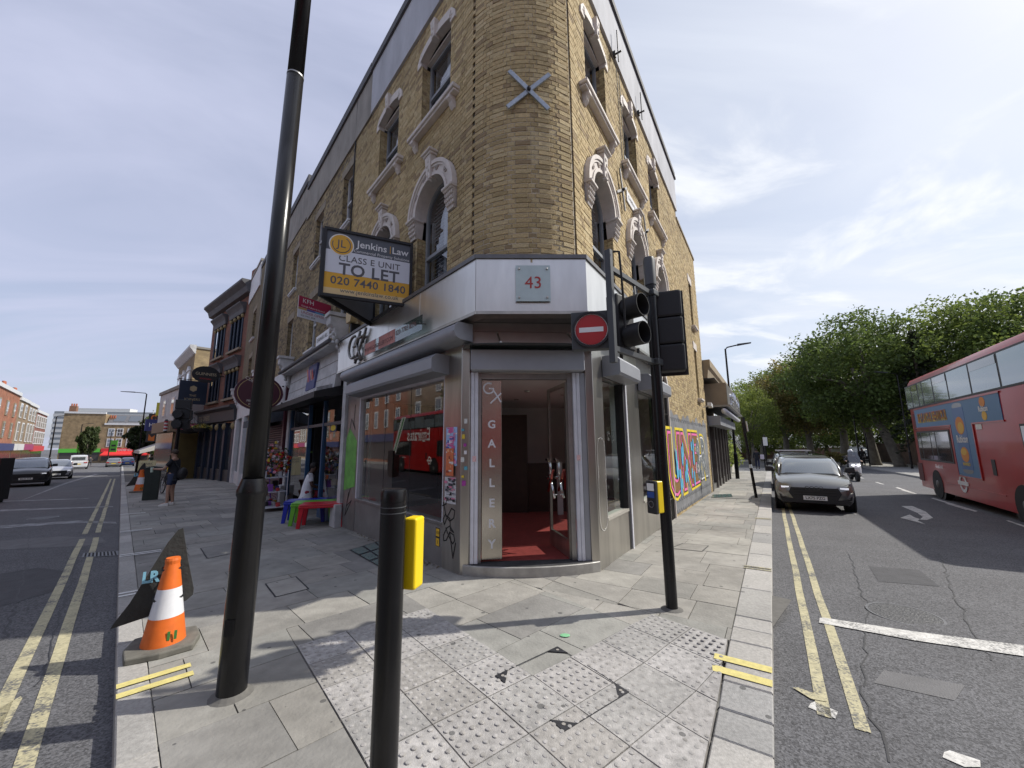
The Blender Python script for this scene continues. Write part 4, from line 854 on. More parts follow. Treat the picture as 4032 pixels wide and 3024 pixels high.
# ---- right shop windows
for a, c in ((.05, 1.05), (2.0, 3.6)):
    k = MB(FR); k.box(a-.005, c, -.16, -.015, -.3, .50); k.build('stall_riser', m_steel, cb_); k = MB(FR); k.box(a, c, -.18, .0, .501, .54); k.build('window_ledge', mat('pale_ledge', (.45, .43, .38), .5, metal=.3), cb_)  # these ledges are paler than the left window's ledge
    k = MB(FR); k.quad((a, -.08, .541), (c, -.08, .541), (c, -.08, 2.62), (a, -.08, 2.62)); k.build('pane', glass_mat('side_glass', (.82, .92, .90), .04, clear=1.), cb_)
    k = MB(FR); k.box(c, c+.09, -.16, -.01, -.2, 2.62); k.box(a, a+.04, -.12, -.02, .541, 2.62); k.build('window_frame', m_blackm, cb_, kind='stuff')
    k = MB(FR); k.prism([(0, 2.62), (.25, 2.63), (.28, 2.67), (.28, 2.86), (.2, 2.94), (0, 2.94)], a+.02, c+.12, 'x'); k.build('shutter_box', m_shut, cb_)
    k = MB(FR); k.box(a, c, -.15, -.03, 2.621, 3.36); k.build('transom_panel', m_steeld, cb_)
    k = MB(FR); k.box(c+.091, c+.15, -.1, .012, -.2, 2.62); k.build('shutter_guide', m_alum, cb_)
k = MB(FR); k.box(1.2, 1.995, -.3, -.012, -.35, 3.36); k.build('steel_pier', m_steel, cb_)
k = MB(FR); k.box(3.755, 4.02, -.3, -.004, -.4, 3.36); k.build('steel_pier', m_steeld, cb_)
# barred arch window on the flank
aw2 = thing_part('barred_arch', cb_)
k = MB(FR); k.ring((4.34, 3.0), .36, .27, -.12, .03, 0, 180, 16); k.build('arch_surround', m_stone, aw2); 
for a, c in ((4.0205, 4.07), (4.61, 4.66)): k = MB(FR); k.box(a, c, -.12, .028, -.35, 3.0); k.build('jamb', m_stone, aw2)
k = MB(FR); k.box(4.07, 4.61, -.16, -.14, -.35, 3.3); k.build('pane', mat('dusty_dark_glass', (.05, .055, .055), .15), aw2)
for i in range(6): u = 4.11+i*.09; k = MB(FR); k.box(u-.008, u+.008, -.02, .0, -.2, 2.95+.2*math.sin(math.pi*(i+.5)/6)); k.build('bar', m_black, aw2)
for z in (.3, 1.2, 2.3): k = MB(FR); k.box(4.07, 4.61, -.018, -.001, z-.015, z+.015); k.build('cross_bar', m_black, aw2)
# ---- the room behind the glass
rm = thing_part('shop_room', cb_)
RPt = [P2(FL, -.2, -.3), P2(FL, 3.45, -.2), (-2.9, 11.4), (3.4, 11.4), P2(FR, 3.55, -.2), P2(FR, -.1, -.3)]
k = MB(); k.add([(x, y, .05) for x, y in RPt]+[(FC @ Vector((1.8, -.1, .05)))[:], (FC @ Vector((.12, -.1, .05)))[:]], [tuple(range(7, -1, -1))]); k.build('floor', mat('red_lino', (.30, .055, .05), .45, var=.3, scale=9), rm)
k = MB(); k.add([(x, y, 2.66) for x, y in RPt]+[(FC @ Vector((1.8, -.1, 2.66)))[:], (FC @ Vector((.12, -.1, 2.66)))[:]], [tuple(range(8))]); k.build('ceiling', mat('ceiling_white', (.80, .77, .75), .9), rm)
m_wall = mat('room_wall', (.70, .67, .65), .9, var=.06, scale=2)
for i in (1, 2, 3):
    a, c = RPt[i], RPt[i+1]; k = MB(); k.quad((a[0], a[1], .05), (c[0], c[1], .05), (c[0], c[1], 2.66), (a[0], a[1], 2.66)); k.build('wall', m_wall, rm)
k = MB(); k.box(-.75, .35, 9.2, 9.9, .051, 2.3); k.build('dark_cabinet', mat('dark_wood', (.035, .02, .015), .4, var=.3, scale=8), rm); k = MB(); k.box(.36, 1.3, 9.3, 9.6, .051, 1.15); k.build('mantel', MATS['dark_wood'], rm)
k = MB(); k.box(1.0, 1.12, 8.9, 9.0, .051, 1.2); k.build('pillar_stub', m_wall, rm)
k = MB(); k.lathe([(.0, 0), (.065, .01), (.065, .36), (.03, .42), (.02, .47)], (1.2, 8.8, .6), 12); k.build('fire_extinguisher', mat('extinguisher_red', (.35, .02, .015), .35), rm)
for x, y in ((.3, 7.6), (1.1, 8.2), (.1, 9)): k = MB(); k.lathe([(.05, 0), (.06, .02)], (x, y, 2.63), 12); k.build('ceiling_spot', m_steel, rm)
lp_ = FL @ Vector((.75, -.7, 2.58)); k = MB(); k.ell((lp_.x, lp_.y, 2.6), (.055, .055, .04), 12, 8); k.build('lit_lamp', mat('lamp_glow', (1, .8, .42), .5, emit=6.), rm, smooth=True)
# ---- things stuck to the shopfront: posters, stickers, sprayed tags
m_blk = mat('spray_black', (.012, .012, .012), .55)
def poster(F, u0, u1, z0, z1, n, cols, name, parent=cb_, seed=1, k_=26):
    rr_ = random.Random(seed); p = thing_part(name, parent); b = MB(F); b.box(u0, u1, n, n+.002, z0, z1); b.build('sheet', mat('poster_'+name+str(seed), cols[0], .7, var=.1, scale=20), p)
    ms = [mat('print_%d_%d' % (seed, i), c, .7) for i, c in enumerate(cols[1:])]; bs_ = [MB(F) for _ in ms]
    for i in range(k_):
        w_, h_ = rr_.uniform(.08, .4)*(u1-u0), rr_.uniform(.03, .10)*(z1-z0); u = rr_.uniform(u0, u1-w_); z = rr_.uniform(z0, z1-h_); bs_[i % len(ms)].box(u, u+w_, n+.0021+.0002*i, n+.0022+.0002*i, z, z+h_)
    for b, m_ in zip(bs_, ms): b.build('print', m_, p, kind='stuff')
    return p
poster(FL, -.36, -.07, 1.32, 1.86, .001, [(.35, .5, .75), (.6, .12, .3), (.75, .75, .8), (.08, .1, .35), (.7, .3, .5)], 'flyer_poster', seed=3, k_=44)
text('lettering', '50%', .075, face(FL, -.30, 1.72, .014, True) @ Matrix.Rotation(R(90), 4, 'Z'), mat('pink_print', (.75, .08, .25), .6), cb_, ext=.001)
poster(FL, -.30, -.10, 1.18, 1.56, .018, [(.60, .16, .06), (.75, .4, .2), (.7, .65, .6), (.25, .05, .03)], 'orange_poster', seed=5, k_=14)
poster(FL, -.345, -.055, .80, 1.16, .001, [(.55, .55, .57), (.05, .05, .06), (.6, .2, .3), (.3, .3, .33), (.02, .02, .02)], 'flyer_poster', seed=9, k_=60)
for i in range(9):
    z = 1.9-i*.105; u = .02+rnd.uniform(0, .05); k = MB(FC); k.box(u, u+rnd.uniform(.035, .055), .001, .003, z, z+rnd.uniform(.03, .07)); k.build('sticker', mat('sticker_%d' % (i % 5), [(.6, .62, .6), (.1, .35, .45), (.6, .45, .05), (.35, .05, .3), (.7, .7, .72)][i % 5], .6, var=.3, scale=60), cb_)
for u, z in ((.18, 1.38), (1.63, 1.38)): k = MB(FC); k.box(u, u+.05, .001, .003, z, z+.075); k.build('sticker', mat('warning_sticker', (.7, .45, .45), .6, var=.4, scale=90), cb_)
tg = [(-.02+.0, .80), (-.10, .62), (-.20, .56), (-.30, .62), (-.32, .72), (-.24, .74), (-.14, .62), (-.06, .5), (-.02, .56), (-.08, .64), (-.2, .6), (-.22, .45), (-.3, .43), (-.2, .50), (-.12, .46), (-.04, .35), (-.05, .28), (-.12, .30), (-.2, .42), (-.3, .40), (-.33, .33), (-.28, .28), (-.18, .36), (-.1, .46)]
k = MB(FL); k.ribbon(tg, .016, .0015, .002); k.ribbon([(-.2, .42), (-.29, .10), (-.35, .3)], .02, .0015, .002); k.ribbon([(.0, .95-.2), (-.09, .78), (-.12, .86)], .018, .0015, .002); k.build('spray_tag', m_blk, cb_)
k = MB(FL); P = [(3.55, .75), (4.22, .62), (4.22, 1.75), (4.05, 2.0), (3.7, 1.8), (3.55, 1.7)]; k.prism(P, -.0095, -.0075, 'y'); k.build('green_spray', mat('green_spray_paint', (.13, .38, .07), .55, var=.35, scale=5), cb_)
k = MB(FL); k.ribbon([(3.75, 2.5), (3.8, 2.1), (3.7, 1.95), (3.95, 2.2), (4.05, 1.9)], .02, -.007, .002); k.ribbon([(3.8, .7), (4.0, .3), (3.7, .45), (4.05, .1), (3.9, .6)], .02, -.007, .002); k.build('spray_tag', m_blk, cb_)
yl = thing_part('yellow_label', cb_); k = MB(FL); k.box(.09, .2, -.019, -.016, .17, .42); k.build('label_back', m_blk, yl); 
for z, tx in ((.325, '150'), (.195, '3')): k = MB(FL); k.box(.10, .19, -.0155, -.0145, z-.02, z+.085); k.build('label_panel', mat('label_yellow', (.72, .45, .03), .5), yl); text('lettering', tx, .06, face(FL, .145, z+.03, -.0135, True), m_blk, yl, ext=.0005)
# polished swirl marks on the right-hand pier
k = MB(FR); k.ring((-.13, 1.55), .15, .135, .001, .002, 0, 180, 14); k.ribbon([(-.28, 1.55), (-.28, .55)], .018, .001, .001); k.ribbon([(.02, 1.55), (.02, .55)], .018, .001, .001); k.ring((-.13, .55), .15, .135, .001, .002, 180, 360, 14); k.build('polish_mark', mat('polished_smear', (.75, .75, .74), .25, metal=.8), cb_)
# dead leaves and grit gathered along the foot of the shop window
k = MB()
for i in range(160):
    u = rnd.uniform(.0, 3.4); n = abs(rnd.gauss(.02, .05)); p = FL @ Vector((u, n, 0)); a = rnd.uniform(0, 6.28); s_ = rnd.uniform(.008, .025); z = zp(p.x, p.y)+rnd.uniform(.004, .02); d = Vector((math.cos(a), math.sin(a), rnd.uniform(-.3, .3)))*s_; e = Vector((-math.sin(a), math.cos(a), rnd.uniform(-.4, .4)))*s_*.6
    c = Vector((p.x, p.y, z)); k.quad(c-d, c-e, c+d, c+e)
tag(k.build('leaf_litter', ramp_mat('dead_leaf', [(.16, .11, .06), (.10, .075, .05), (.22, .16, .09), (.07, .06, .05)], .9)), 'dead leaves and grit gathered at the foot of the shop window', 'litter', kind='stuff')
# ---- mural on the flank wall
mu_ = thing('graffiti_mural', 'large bubble letter graffiti mural in pink brown and yellow on the flank wall', 'graffiti', FR @ Vector((8, 0, -.3)))
m_grey = mat('mural_grey', (.20, .205, .215), .7, var=.4, scale=2.2, stretch=(1, 1, 1.6))
k = MB(FR); zt = [(4.67+6.7*i/24, 2.32+.10*math.sin(i*2.1)+.08*math.sin(i*.9)) for i in range(25)]; k.prism([(4.67, -.10), (11.4, -.30)]+zt[::-1], .004, .007, 'y'); k.build('painted_ground', m_grey, mu_)
k = MB(FR)
for i in range(26):
    for j in range(3):
        u = 4.75+i*.25+.12*(j % 2); z = .02+j*.26-.0225*(u-4.67)
        if u < 11.25: k.ring((u, z), .14, .125, .008, .0095, 200, 340, 6)
for i in range(24): k.ring((4.85+i*.27, 2.12), .14, .12, .008, .0095, 20, 160, 6)
k.build('scale_pattern', mat('mural_dark_line', (.05, .055, .07), .7), mu_, kind='stuff')
def mural(txt, u, z, size, sx, layers, sp=.9):
    for i, (bold, m_) in enumerate(layers): text('bubble_lettering', txt, size, face(FR, u, z, .012+.0035*i), m_, mu_, ext=.0012, bold=bold, sx=sx, spacing=sp)
YE, BK, PK, BR, BL_, WH = [mat('spray_'+n_, c_, .6, var=.15, scale=6) for n_, c_ in (('yellow', (.80, .62, .03)), ('ink', (.02, .02, .02)), ('pink', (.80, .16, .42)), ('brown', (.22, .12, .03)), ('blue', (.10, .42, .65)), ('white', (.75, .76, .78)))]
mural('UNE', 6.5, 1.02, 2.0, 1.1, ((.22, YE), (.15, BK), (.11, PK), (.04, BK), (.025, BR)), 1.08)
mural('&R', 9.4, 1.0, 1.85, 1.0, ((.2, YE), (.13, BK), (.095, WH), (.035, BK), (.03, mat('spray_slate', (.16, .18, .19), .6, var=.3, scale=4))), 1.05)
rr_ = random.Random(4); k = MB(FR)
for i in range(16):
    u, z = rr_.uniform(4.9, 8.0), rr_.uniform(.4, 1.75); a, h_ = rr_.uniform(.06, .14), rr_.uniform(.12, .3); k.prism([(u+a*math.cos(t*.785)*(1+.2*(t % 2)), z+h_*math.sin(t*.785)) for t in range(8)], .034+.0002*i, .0345+.0002*i, 'y')
k.build('blue_patch', BL_, mu_, kind='stuff')
b_ = FR @ Vector((11.0, .25, 3.05)); wc = thing('wall_camera', 'small white security camera on the flank wall above the mural', 'camera', b_)
k = MB(FR); k.cyl((11.0, 0, 2.95), (11.0, .22, 3.0), .02, n=6); k.build('arm', m_wsash, wc); k = MB(FR); k.hexa([(10.9, .18, 2.98), (11.35, .18, 2.93), (11.35, .32, 2.93), (10.9, .32, 2.98), (10.9, .18, 3.12), (11.35, .18, 3.07), (11.35, .32, 3.07), (10.9, .32, 3.12)]); k.build('housing', m_wsash, wc)
# street name plate high on the flank and alarm box
sg = thing('street_sign', 'white street name plate high on the sunlit flank wall between windows', 'street sign', FR @ Vector((2.4, 0, 6.6)))
k = MB(FR); k.box(1.95, 2.95, .006, .025, 6.62, 6.88); k.build('plate', mat('enamel_white', (.75, .75, .74), .4), sg); text('lettering', 'DANEVILLE RD', .13, face(FR, 2.45, 6.75, .027), m_blk, sg, ext=.0005, sx=.95)
# ================================================================ TERRACE ALONG THE LEFT STREET
m_lint = mat('sooty_lintel', (.26, .22, .16), .9, var=.25, scale=6)
m_wpl = mat('white_shop_paint', (.62, .63, .64), .6, var=.12, scale=4)
m_wdirty = mat('dirty_white_paint', (.50, .50, .50), .75, var=.28, scale=3.5, bump=.3, bscale=18)
m_navy = mat('navy_paint', (.018, .03, .055), .4); m_blue = mat('shop_blue_paint', (.03, .09, .19), .45)
m_maroon = mat('maroon_paint', (.075, .018, .03), .45)
m_tglass = glass_mat('terrace_glass', (.5, .53, .55), .22)
def plain_windows(parent, F, ws, rows, m_b, texd=.16, gm=None, blind=False, white=True):
    for a, c in ws:
        for z0, z1 in rows:
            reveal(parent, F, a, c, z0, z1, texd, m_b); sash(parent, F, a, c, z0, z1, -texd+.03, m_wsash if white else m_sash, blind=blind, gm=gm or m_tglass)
            k = MB(F); k.box(a-.17, c+.17, -.1, .012, z1+.001, z1+.26); k.build('lintel', m_lint, parent)
            sill(parent, F, a-.12, c+.12, z0, m_wpl, th=.11, out=.1, br=False)
def wex(ws, rows): return lambda z: [(a, c) for a, c in ws for z0, z1 in rows if z0 < z < z1+.26]
def console(parent, F, u, z, m, s=1.0, nm='console'):
    """carved shopfront console bracket"""
    k = MB(F); P = [(0, 0), (.46*s, 0), (.46*s, -.22*s), (.36*s, -.30*s), (.30*s, -.52*s), (.16*s, -.62*s), (.14*s, -.95*s), (.05*s, -1.05*s), (0, -1.05*s)]
    k.prism([(p[0], z+p[1]) for p in P], u-.16*s, u+.16*s, 'x'); o = k.build(nm, m, parent, bevel=.012, seg=1)
    k = MB(F); k.box(u-.21*s, u+.21*s, -.02, .5*s, z, z+.09*s); k.build('console_cap', m, o)
    k = MB(F)
    for i in range(6): k.ell((u+.05*s*(-1)**i, .36*s-.045*i*s, z-.30*s-.11*i*s), (.07*s, .06*s, .075*s), 8, 5)
    k.build('scroll', m, o, smooth=True, kind='stuff')
ROWS = [(4.55, 6.30), (7.46, 9.12)]
# --- house A: bric-a-brac shop
A_ = thing('terrace_house', 'sooty yellow brick terrace house over the bric-a-brac shop next to the corner', 'building', FL @ Vector((7, 0, -.2)), group='terrace houses along the left street')
wsA = [(4.86, 5.62), (7.52, 8.36)]
brick_wall(A_, FL, 4.73, 9.68, 4.0, 9.8, wex(wsA, ROWS), m_brickd); plain_windows(A_, FL, wsA, ROWS, m_brickd)
k = MB(FL); k.box(3.64, 9.68, -.3, .04, 9.72, 10.95); k.build('parapet', m_rend2, A_); k = MB(FL); k.box(3.64, 9.7, -.34, .09, 10.951, 11.2); k.build('coping', m_cop, A_)
k = MB(FL); k.tube([(4.70, .03, 10.9), (4.74, .02, 9.6), (4.72, .03, 6.2), (4.70, .03, 4.2)], .018, 6); k.build('downpipe', m_blackm, A_)
shA = thing_part('shopfront', A_)
k = MB(FL); k.hexa([(4.82, .0, 3.0), (9.95, .0, 3.0), (9.95, .16, 3.0), (4.82, .16, 3.0), (4.82, .0, 4.02), (9.95, .0, 4.02), (9.95, .05, 4.02), (4.82, .05, 4.02)]); k.build('fascia_board', m_wdirty, shA)
for z in (3.36, 3.7): k = MB(FL); k.box(4.85, 9.9, .05, .165-.1*(z-3), z-.004, z+.004); k.build('board_joint', m_rend2, shA)
k = MB(FL); k.box(4.8, 10.1, .0, .34, 4.02, 4.1); k.box(4.8, 10.1, .0, .22, 4.1, 4.2); k.build('cornice', m_wdirty, shA); k = MB(FL); k.tube([(4.7, .36, 4.12), (10.4, .36, 4.12)], .05, 8); k.build('gutter', m_cop, shA)
console(shA, FL, 4.62, 4.68, m_wdirty, .95); console(shA, FL, 10.25, 4.62, m_wdirty, .95)
k = MB(FL); k.hexa([(4.7, 0, 2.82), (10.2, 0, 2.82), (10.2, .62, 2.72), (4.7, .62, 2.72), (4.7, 0, 3.06), (10.2, 0, 3.06), (10.2, .62, 2.86), (4.7, .62, 2.86)]); k.build('folded_awning', m_blackm, shA)
k = MB(FL); k.hexa([(5.0, .02, 3.0), (8.6, .02, 3.0), (8.6, .5, 2.90), (5.0, .5, 2.90), (5.0, .02, 3.16), (8.6, .02, 3.10), (8.6, .5, 2.96), (5.0, .5, 3.0)]); k.build('torn_awning_cover', mat('torn_cover', (.45, .46, .47), .5, var=.4, scale=9, bump=.8, bscale=7), shA)
po = thing_part('poster', shA); k = MB(FL); k.hexa([(6.55, .11, 3.18), (7.42, .11, 3.18), (7.42, .19, 3.18), (6.55, .19, 3.18), (6.55, .04, 3.92), (7.42, .04, 3.92), (7.42, .125, 3.92), (6.55, .125, 3.92)]); k.build('poster_sheet', mat('poster_navy', (.07, .08, .20), .6, var=.3, scale=4), po)
FPo = FL @ Matrix.Translation((0, .16, 3.55)) @ Matrix.Rotation(-R(5.2), 4, 'X')
for i, c_ in enumerate(((.55, .12, .1), (.6, .35, .3), (.3, .1, .35), (.62, .2, .15))): k = MB(FPo); k.prism([(6.68+i*.17, -.16), (6.78+i*.17, -.2), (6.84+i*.16, .12+.05*i), (6.74+i*.15, .22)], .014+.001*i, .016+.001*i, 'y'); k.build('picture_stroke', mat('ink_%d' % i, c_, .6), po)
text('lettering', 'GENERAL STORES', .085, FPo @ Matrix.Translation((6.98, .022, -.30)) @ face(Matrix.Identity(4), 0, 0, 0, True), mat('poster_yellow', (.75, .62, .1), .6), po, ext=.001)
for u0, u1, m_ in ((4.28, 4.50, m_wdirty), (9.9, 10.2, m_wdirty)):
    k = MB(FL); k.box(u0, u1, -.25, .04, -.3, 3.6); k.build('pilaster', m_ , shA); k = MB(FL); k.prism([(u0-.06, 0), (u1+.06, 0), (u1+.06, .16), (u0-.06, .16)], -.4, .32); k.build('plinth_block', m_wdirty, shA, bevel=.02)
k = MB(FL); k.box(4.5, 6.15, -.08, -.0, -.3, .30); k.build('stall_riser', m_blue, shA)
for a, c in ((4.5, 4.56), (6.06, 6.15), (7.55, 7.62), (9.82, 9.9)): k = MB(FL); k.box(a, c, -.1, .0, .0, 2.8); k.build('door_post', m_blue, shA)
for a, c in ((4.5, 6.15), (6.15, 9.9)): k = MB(FL); k.box(a, c, -.1, -.01, 2.12, 2.2); k.build('transom_bar', m_navy, shA)
k = MB(FL); k.quad((4.56, -.05, .3), (6.06, -.05, .3), (6.06, -.05, 2.8), (4.56, -.05, 2.8)); k.build('pane', m_shop, shA)
k = MB(FL); k.quad((7.62, -.05, .1), (9.82, -.05, .1), (9.82, -.05, 2.8), (7.62, -.05, 2.8)); k.build('pane', m_tglass, shA)
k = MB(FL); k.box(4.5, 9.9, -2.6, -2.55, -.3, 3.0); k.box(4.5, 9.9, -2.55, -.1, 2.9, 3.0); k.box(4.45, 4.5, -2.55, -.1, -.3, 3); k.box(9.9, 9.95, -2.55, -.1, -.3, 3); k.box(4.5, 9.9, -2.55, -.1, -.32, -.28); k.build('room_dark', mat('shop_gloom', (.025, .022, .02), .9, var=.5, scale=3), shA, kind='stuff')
for i in range(26):
    u, n, z = rnd.uniform(4.6, 9.6), rnd.uniform(-2.2, -.5), rnd.uniform(.0, 1.9); s_ = rnd.uniform(.08, .2); k = MB(FL); k.box(u, u+s_, n, n+s_, z, z+s_*rnd.uniform(.6, 1.6)); k.build('stock_box', mat('stock_%d' % (i % 6), [(.45, .3, .1), (.5, .08, .06), (.1, .2, .4), (.5, .5, .5), (.2, .35, .1), (.6, .5, .1)][i % 6], .7), shA)
k = MB(FL); k.box(5.1, 5.6, -.045, -.04, 1.95, 2.15); k.build('neon_sign_back', mat('sign_navy2', (.03, .04, .10), .5), shA); k = MB(FL); k.add([(5.35+.2*math.cos(t*.393), -.038, 2.05+.075*math.sin(t*.393)) for t in range(16)], [tuple(range(16))]); k.build('oval_sticker', mat('sticker_yellow', (.75, .55, .02), .5), shA)
# --- house B: maroon restaurant
B_ = thing('terrace_house', 'sooty brick terrace house above the maroon shuttered restaurant', 'building', FL @ Vector((12.5, 0, -.3)), group='terrace houses along the left street')
wsB = [(10.72, 11.55), (13.7, 14.5)]
brick_wall(B_, FL, 9.70, 15.6, 4.0, 9.9, wex(wsB, ROWS), m_brickd); plain_windows(B_, FL, wsB, ROWS, m_brickd)
k = MB(FL); k.box(9.70, 15.6, -.3, .03, 9.9, 11.3); k.build('parapet', m_rend2, B_); k = MB(FL); k.box(9.71, 15.6, -.34, .08, 11.301, 11.6); k.build('coping', m_cop, B_)
shB = thing_part('shopfront', B_); k = MB(FL); k.box(10.5, 15.5, 0, .12, 3.0, 4.3); k.build('fascia_board', m_wpl, shB); k = MB(FL); k.hexa([(10.6, .1, 2.5), (14.9, .1, 2.5), (14.9, .75, 2.35), (10.6, .75, 2.35), (10.6, .1, 2.95), (14.9, .1, 2.95), (14.9, .75, 2.62), (10.6, .75, 2.62)]); k.build('awning', mat('slate_awning', (.06, .07, .085), .8, var=.3, scale=6), shB)
k = MB(FL); k.box(10.4, 10.62, -.1, .1, -.4, 4.1); k.build('pilaster', m_maroon, shB)
k = MB(FL)
for i in range(32): z = -.3+i*.085; k.prism([(-.05, z), (-.02, z+.02), (-.02, z+.06), (-.05, z+.08)], 10.62, 15.5, 'x')
k.build('shutter_slats', mat('maroon_shutter', (.10, .045, .055), .5, var=.2, scale=4), shB, kind='stuff')
# oval hanging sign
os_ = thing('oval_hanging_sign', 'maroon oval restaurant sign hanging above the shuttered shop behind the lamp post', 'sign', FL @ Vector((10.6, .8, 3)))
SF = FL @ Matrix.Translation((10.7, .1, 3.62)) @ Matrix.Rotation(R(-84), 4, 'Z')       # faces down the street towards the corner
SF = frame((FL @ Vector((10.75, .08, 0)))[:2], LA-92, True)
k = MB(SF); k.prism([(.78+.72*math.cos(i*.2244), 3.42+.60*math.sin(i*.2244)) for i in range(28)], -.05, .05, 'y'); k.build('board', m_maroon, os_)
k = MB(SF); k.add([], []); 
for i in range(28): a = [(.78+r_*math.cos(i*.2244+e), 3.42+r_*.835*math.sin(i*.2244+e)) for r_, e in ((.64, 0), (.64, .2244), (.62, .2244), (.62, 0))]; k.prism(a, .051, .054, 'y')
k.build('gilt_rim', mat('gilt', (.5, .36, .16), .5), os_)
m_cream = mat('cream_letter', (.7, .66, .6), .6); text('lettering', 'R', .58, face(SF, .72, 3.44, .055, True), m_cream, os_, sx=.95)
text('lettering', 'CUISINE', .15, face(SF, .98, 3.80, .055, True) @ Matrix.Rotation(R(-28), 4, 'Z'), m_cream, os_); text('lettering', 'FREE DELIVERY', .1, face(SF, .8, 3.13, .055, True), m_cream, os_); text('lettering', '020 7326 4234', .09, face(SF, .8, 3.02, .055, True), m_cream, os_)
k = MB(SF); k.box(-.1, .1, -.015, .015, 3.7, 3.74); k.box(-.1, .1, -.015, .015, 3.1, 3.14); k.build('bracket', m_blackm, os_)
# --- house C and narrow white house D
bt = brick_tex('sooty_brick_far', LA, (.19, .145, .08), (.14, .11, .06), (.16, .14, .10))
def wall_with_holes(parent, F, u0, u1, z0, z1, ws, rows, m, nm='brick_wall'):
    zs = sorted({z0, z1, *[z for r_ in rows for z in r_]}); k = MB(F)
    for a, c in zip(zs, zs[1:]):
        ex = [w_ for w_ in ws] if any(r_[0] <= a and c <= r_[1] for r_ in rows) else []
        for s_, e in subtract(u0, u1, ex): k.quad((s_, 0, a), (e, 0, a), (e, 0, c), (s_, 0, c))
    return k.build(nm, m, parent)
C_ = thing('terrace_house', 'dark brick terrace house partly hidden behind the tall lamp post', 'building', FL @ Vector((17.5, 0, -.4)), group='terrace houses along the left street')
rC = [(4.55, 6.5), (7.5, 9.3)]; wsC = [(16.4, 17.2)]
wall_with_holes(C_, FL, 15.6, 19.9, -.6, 11.6, wsC, rC, bt); plain_windows(C_, FL, wsC, rC, m_brickd)
k = MB(FL); k.box(15.6, 19.9, -.3, .05, 11.6, 11.85); k.build('coping', m_cop, C_)
D_ = thing('terrace_house', 'narrow brick house with white parapet and white painted shopfront beside the pub', 'building', FL @ Vector((22, 0, -.5)), group='terrace houses along the left street')
rD = [(4.7, 6.6), (7.7, 9.4)]; wsD = [(20.5, 21.6)]
wall_with_holes(D_, FL, 19.9, 24.0, 4.4, 10.6, wsD, rD, bt); plain_windows(D_, FL, wsD, rD, m_brickd)
k = MB(FL); k.box(19.9, 24.0, -.3, .06, 10.6, 12.05); k.build('parapet', m_wpl, D_); k = MB(FL); k.box(19.85, 24.05, -.34, .1, 12.05, 12.2); k.build('coping', m_rend2, D_)
shD = thing_part('shopfront', D_); k = MB(FL); k.box(15.7, 24, -.1, .1, 3.2, 4.5); k.build('fascia_board', m_wpl, shD)
for a, c in ((15.7, 16.2), (20.2, 20.9), (23.3, 24.0)): k = MB(FL); k.box(a, c, -.1, .14, -.7, 3.2); k.build('pilaster', m_wpl, shD)
k = MB(FL); k.box(16.2, 23.3, -.1, .02, -.7, .15); k.build('stall_riser', m_wpl, shD); k = MB(FL); k.quad((16.2, -.04, .15), (23.3, -.04, .15), (23.3, -.04, 3.2), (16.2, -.04, 3.2)); k.build('pane', mat('bright_shop_glass', (.10, .12, .12), .06, spec=.9), shD)
console(shD, FL, 23.6, 4.95, m_wpl, 1.1); console(shD, FL, 15.9, 4.95, m_wpl, 1.0)
# --- the pub: red brick, dark blue windows
PA = math.degrees(math.atan2(-23+16.88, 28.6-23.71)); FP = frame((-16.88, 23.71), PA, True); PWd = math.hypot(-23+16.88, 28.6-23.71)
Pb = thing('red_brick_pub', 'red brick pub with dark blue windows and heavy grey cornice', 'building', FP @ Vector((4, 0, -.6)))
m_red = brick_tex('pub_red_brick', PA, (.20, .07, .04), (.15, .055, .035), (.15, .11, .09))
wsP = [(.85, 3.1), (4.5, 6.7)]; rP = [(4.7, 6.65), (7.9, 10.2)]
wall_with_holes(Pb, FP, 0, PWd, 4.2, 11.3, wsP, rP, m_red); k = MB(FP); k.box(-.25, 0, -5, .0, 3, 12.6); k.build('chimney_flank', m_red, Pb)
k = MB(FP); k.box(-.25, .5, -1.6, -.1, 12.2, 13.1); k.box(.55, .9, -1.4, -.4, 12.2, 12.9); k.build('chimney', m_red, Pb, kind='stuff')
m_grst = mat('dark_cornice_stone', (.10, .10, .105), .8, var=.25, scale=3)
k = MB(FP); k.prism([(-.2, 11.3), (.25, 11.4), (.35, 11.75), (.62, 12.0), (.62, 12.15), (-.2, 12.2)], -.3, PWd+.3, 'x'); k.build('cornice', m_grst, Pb)
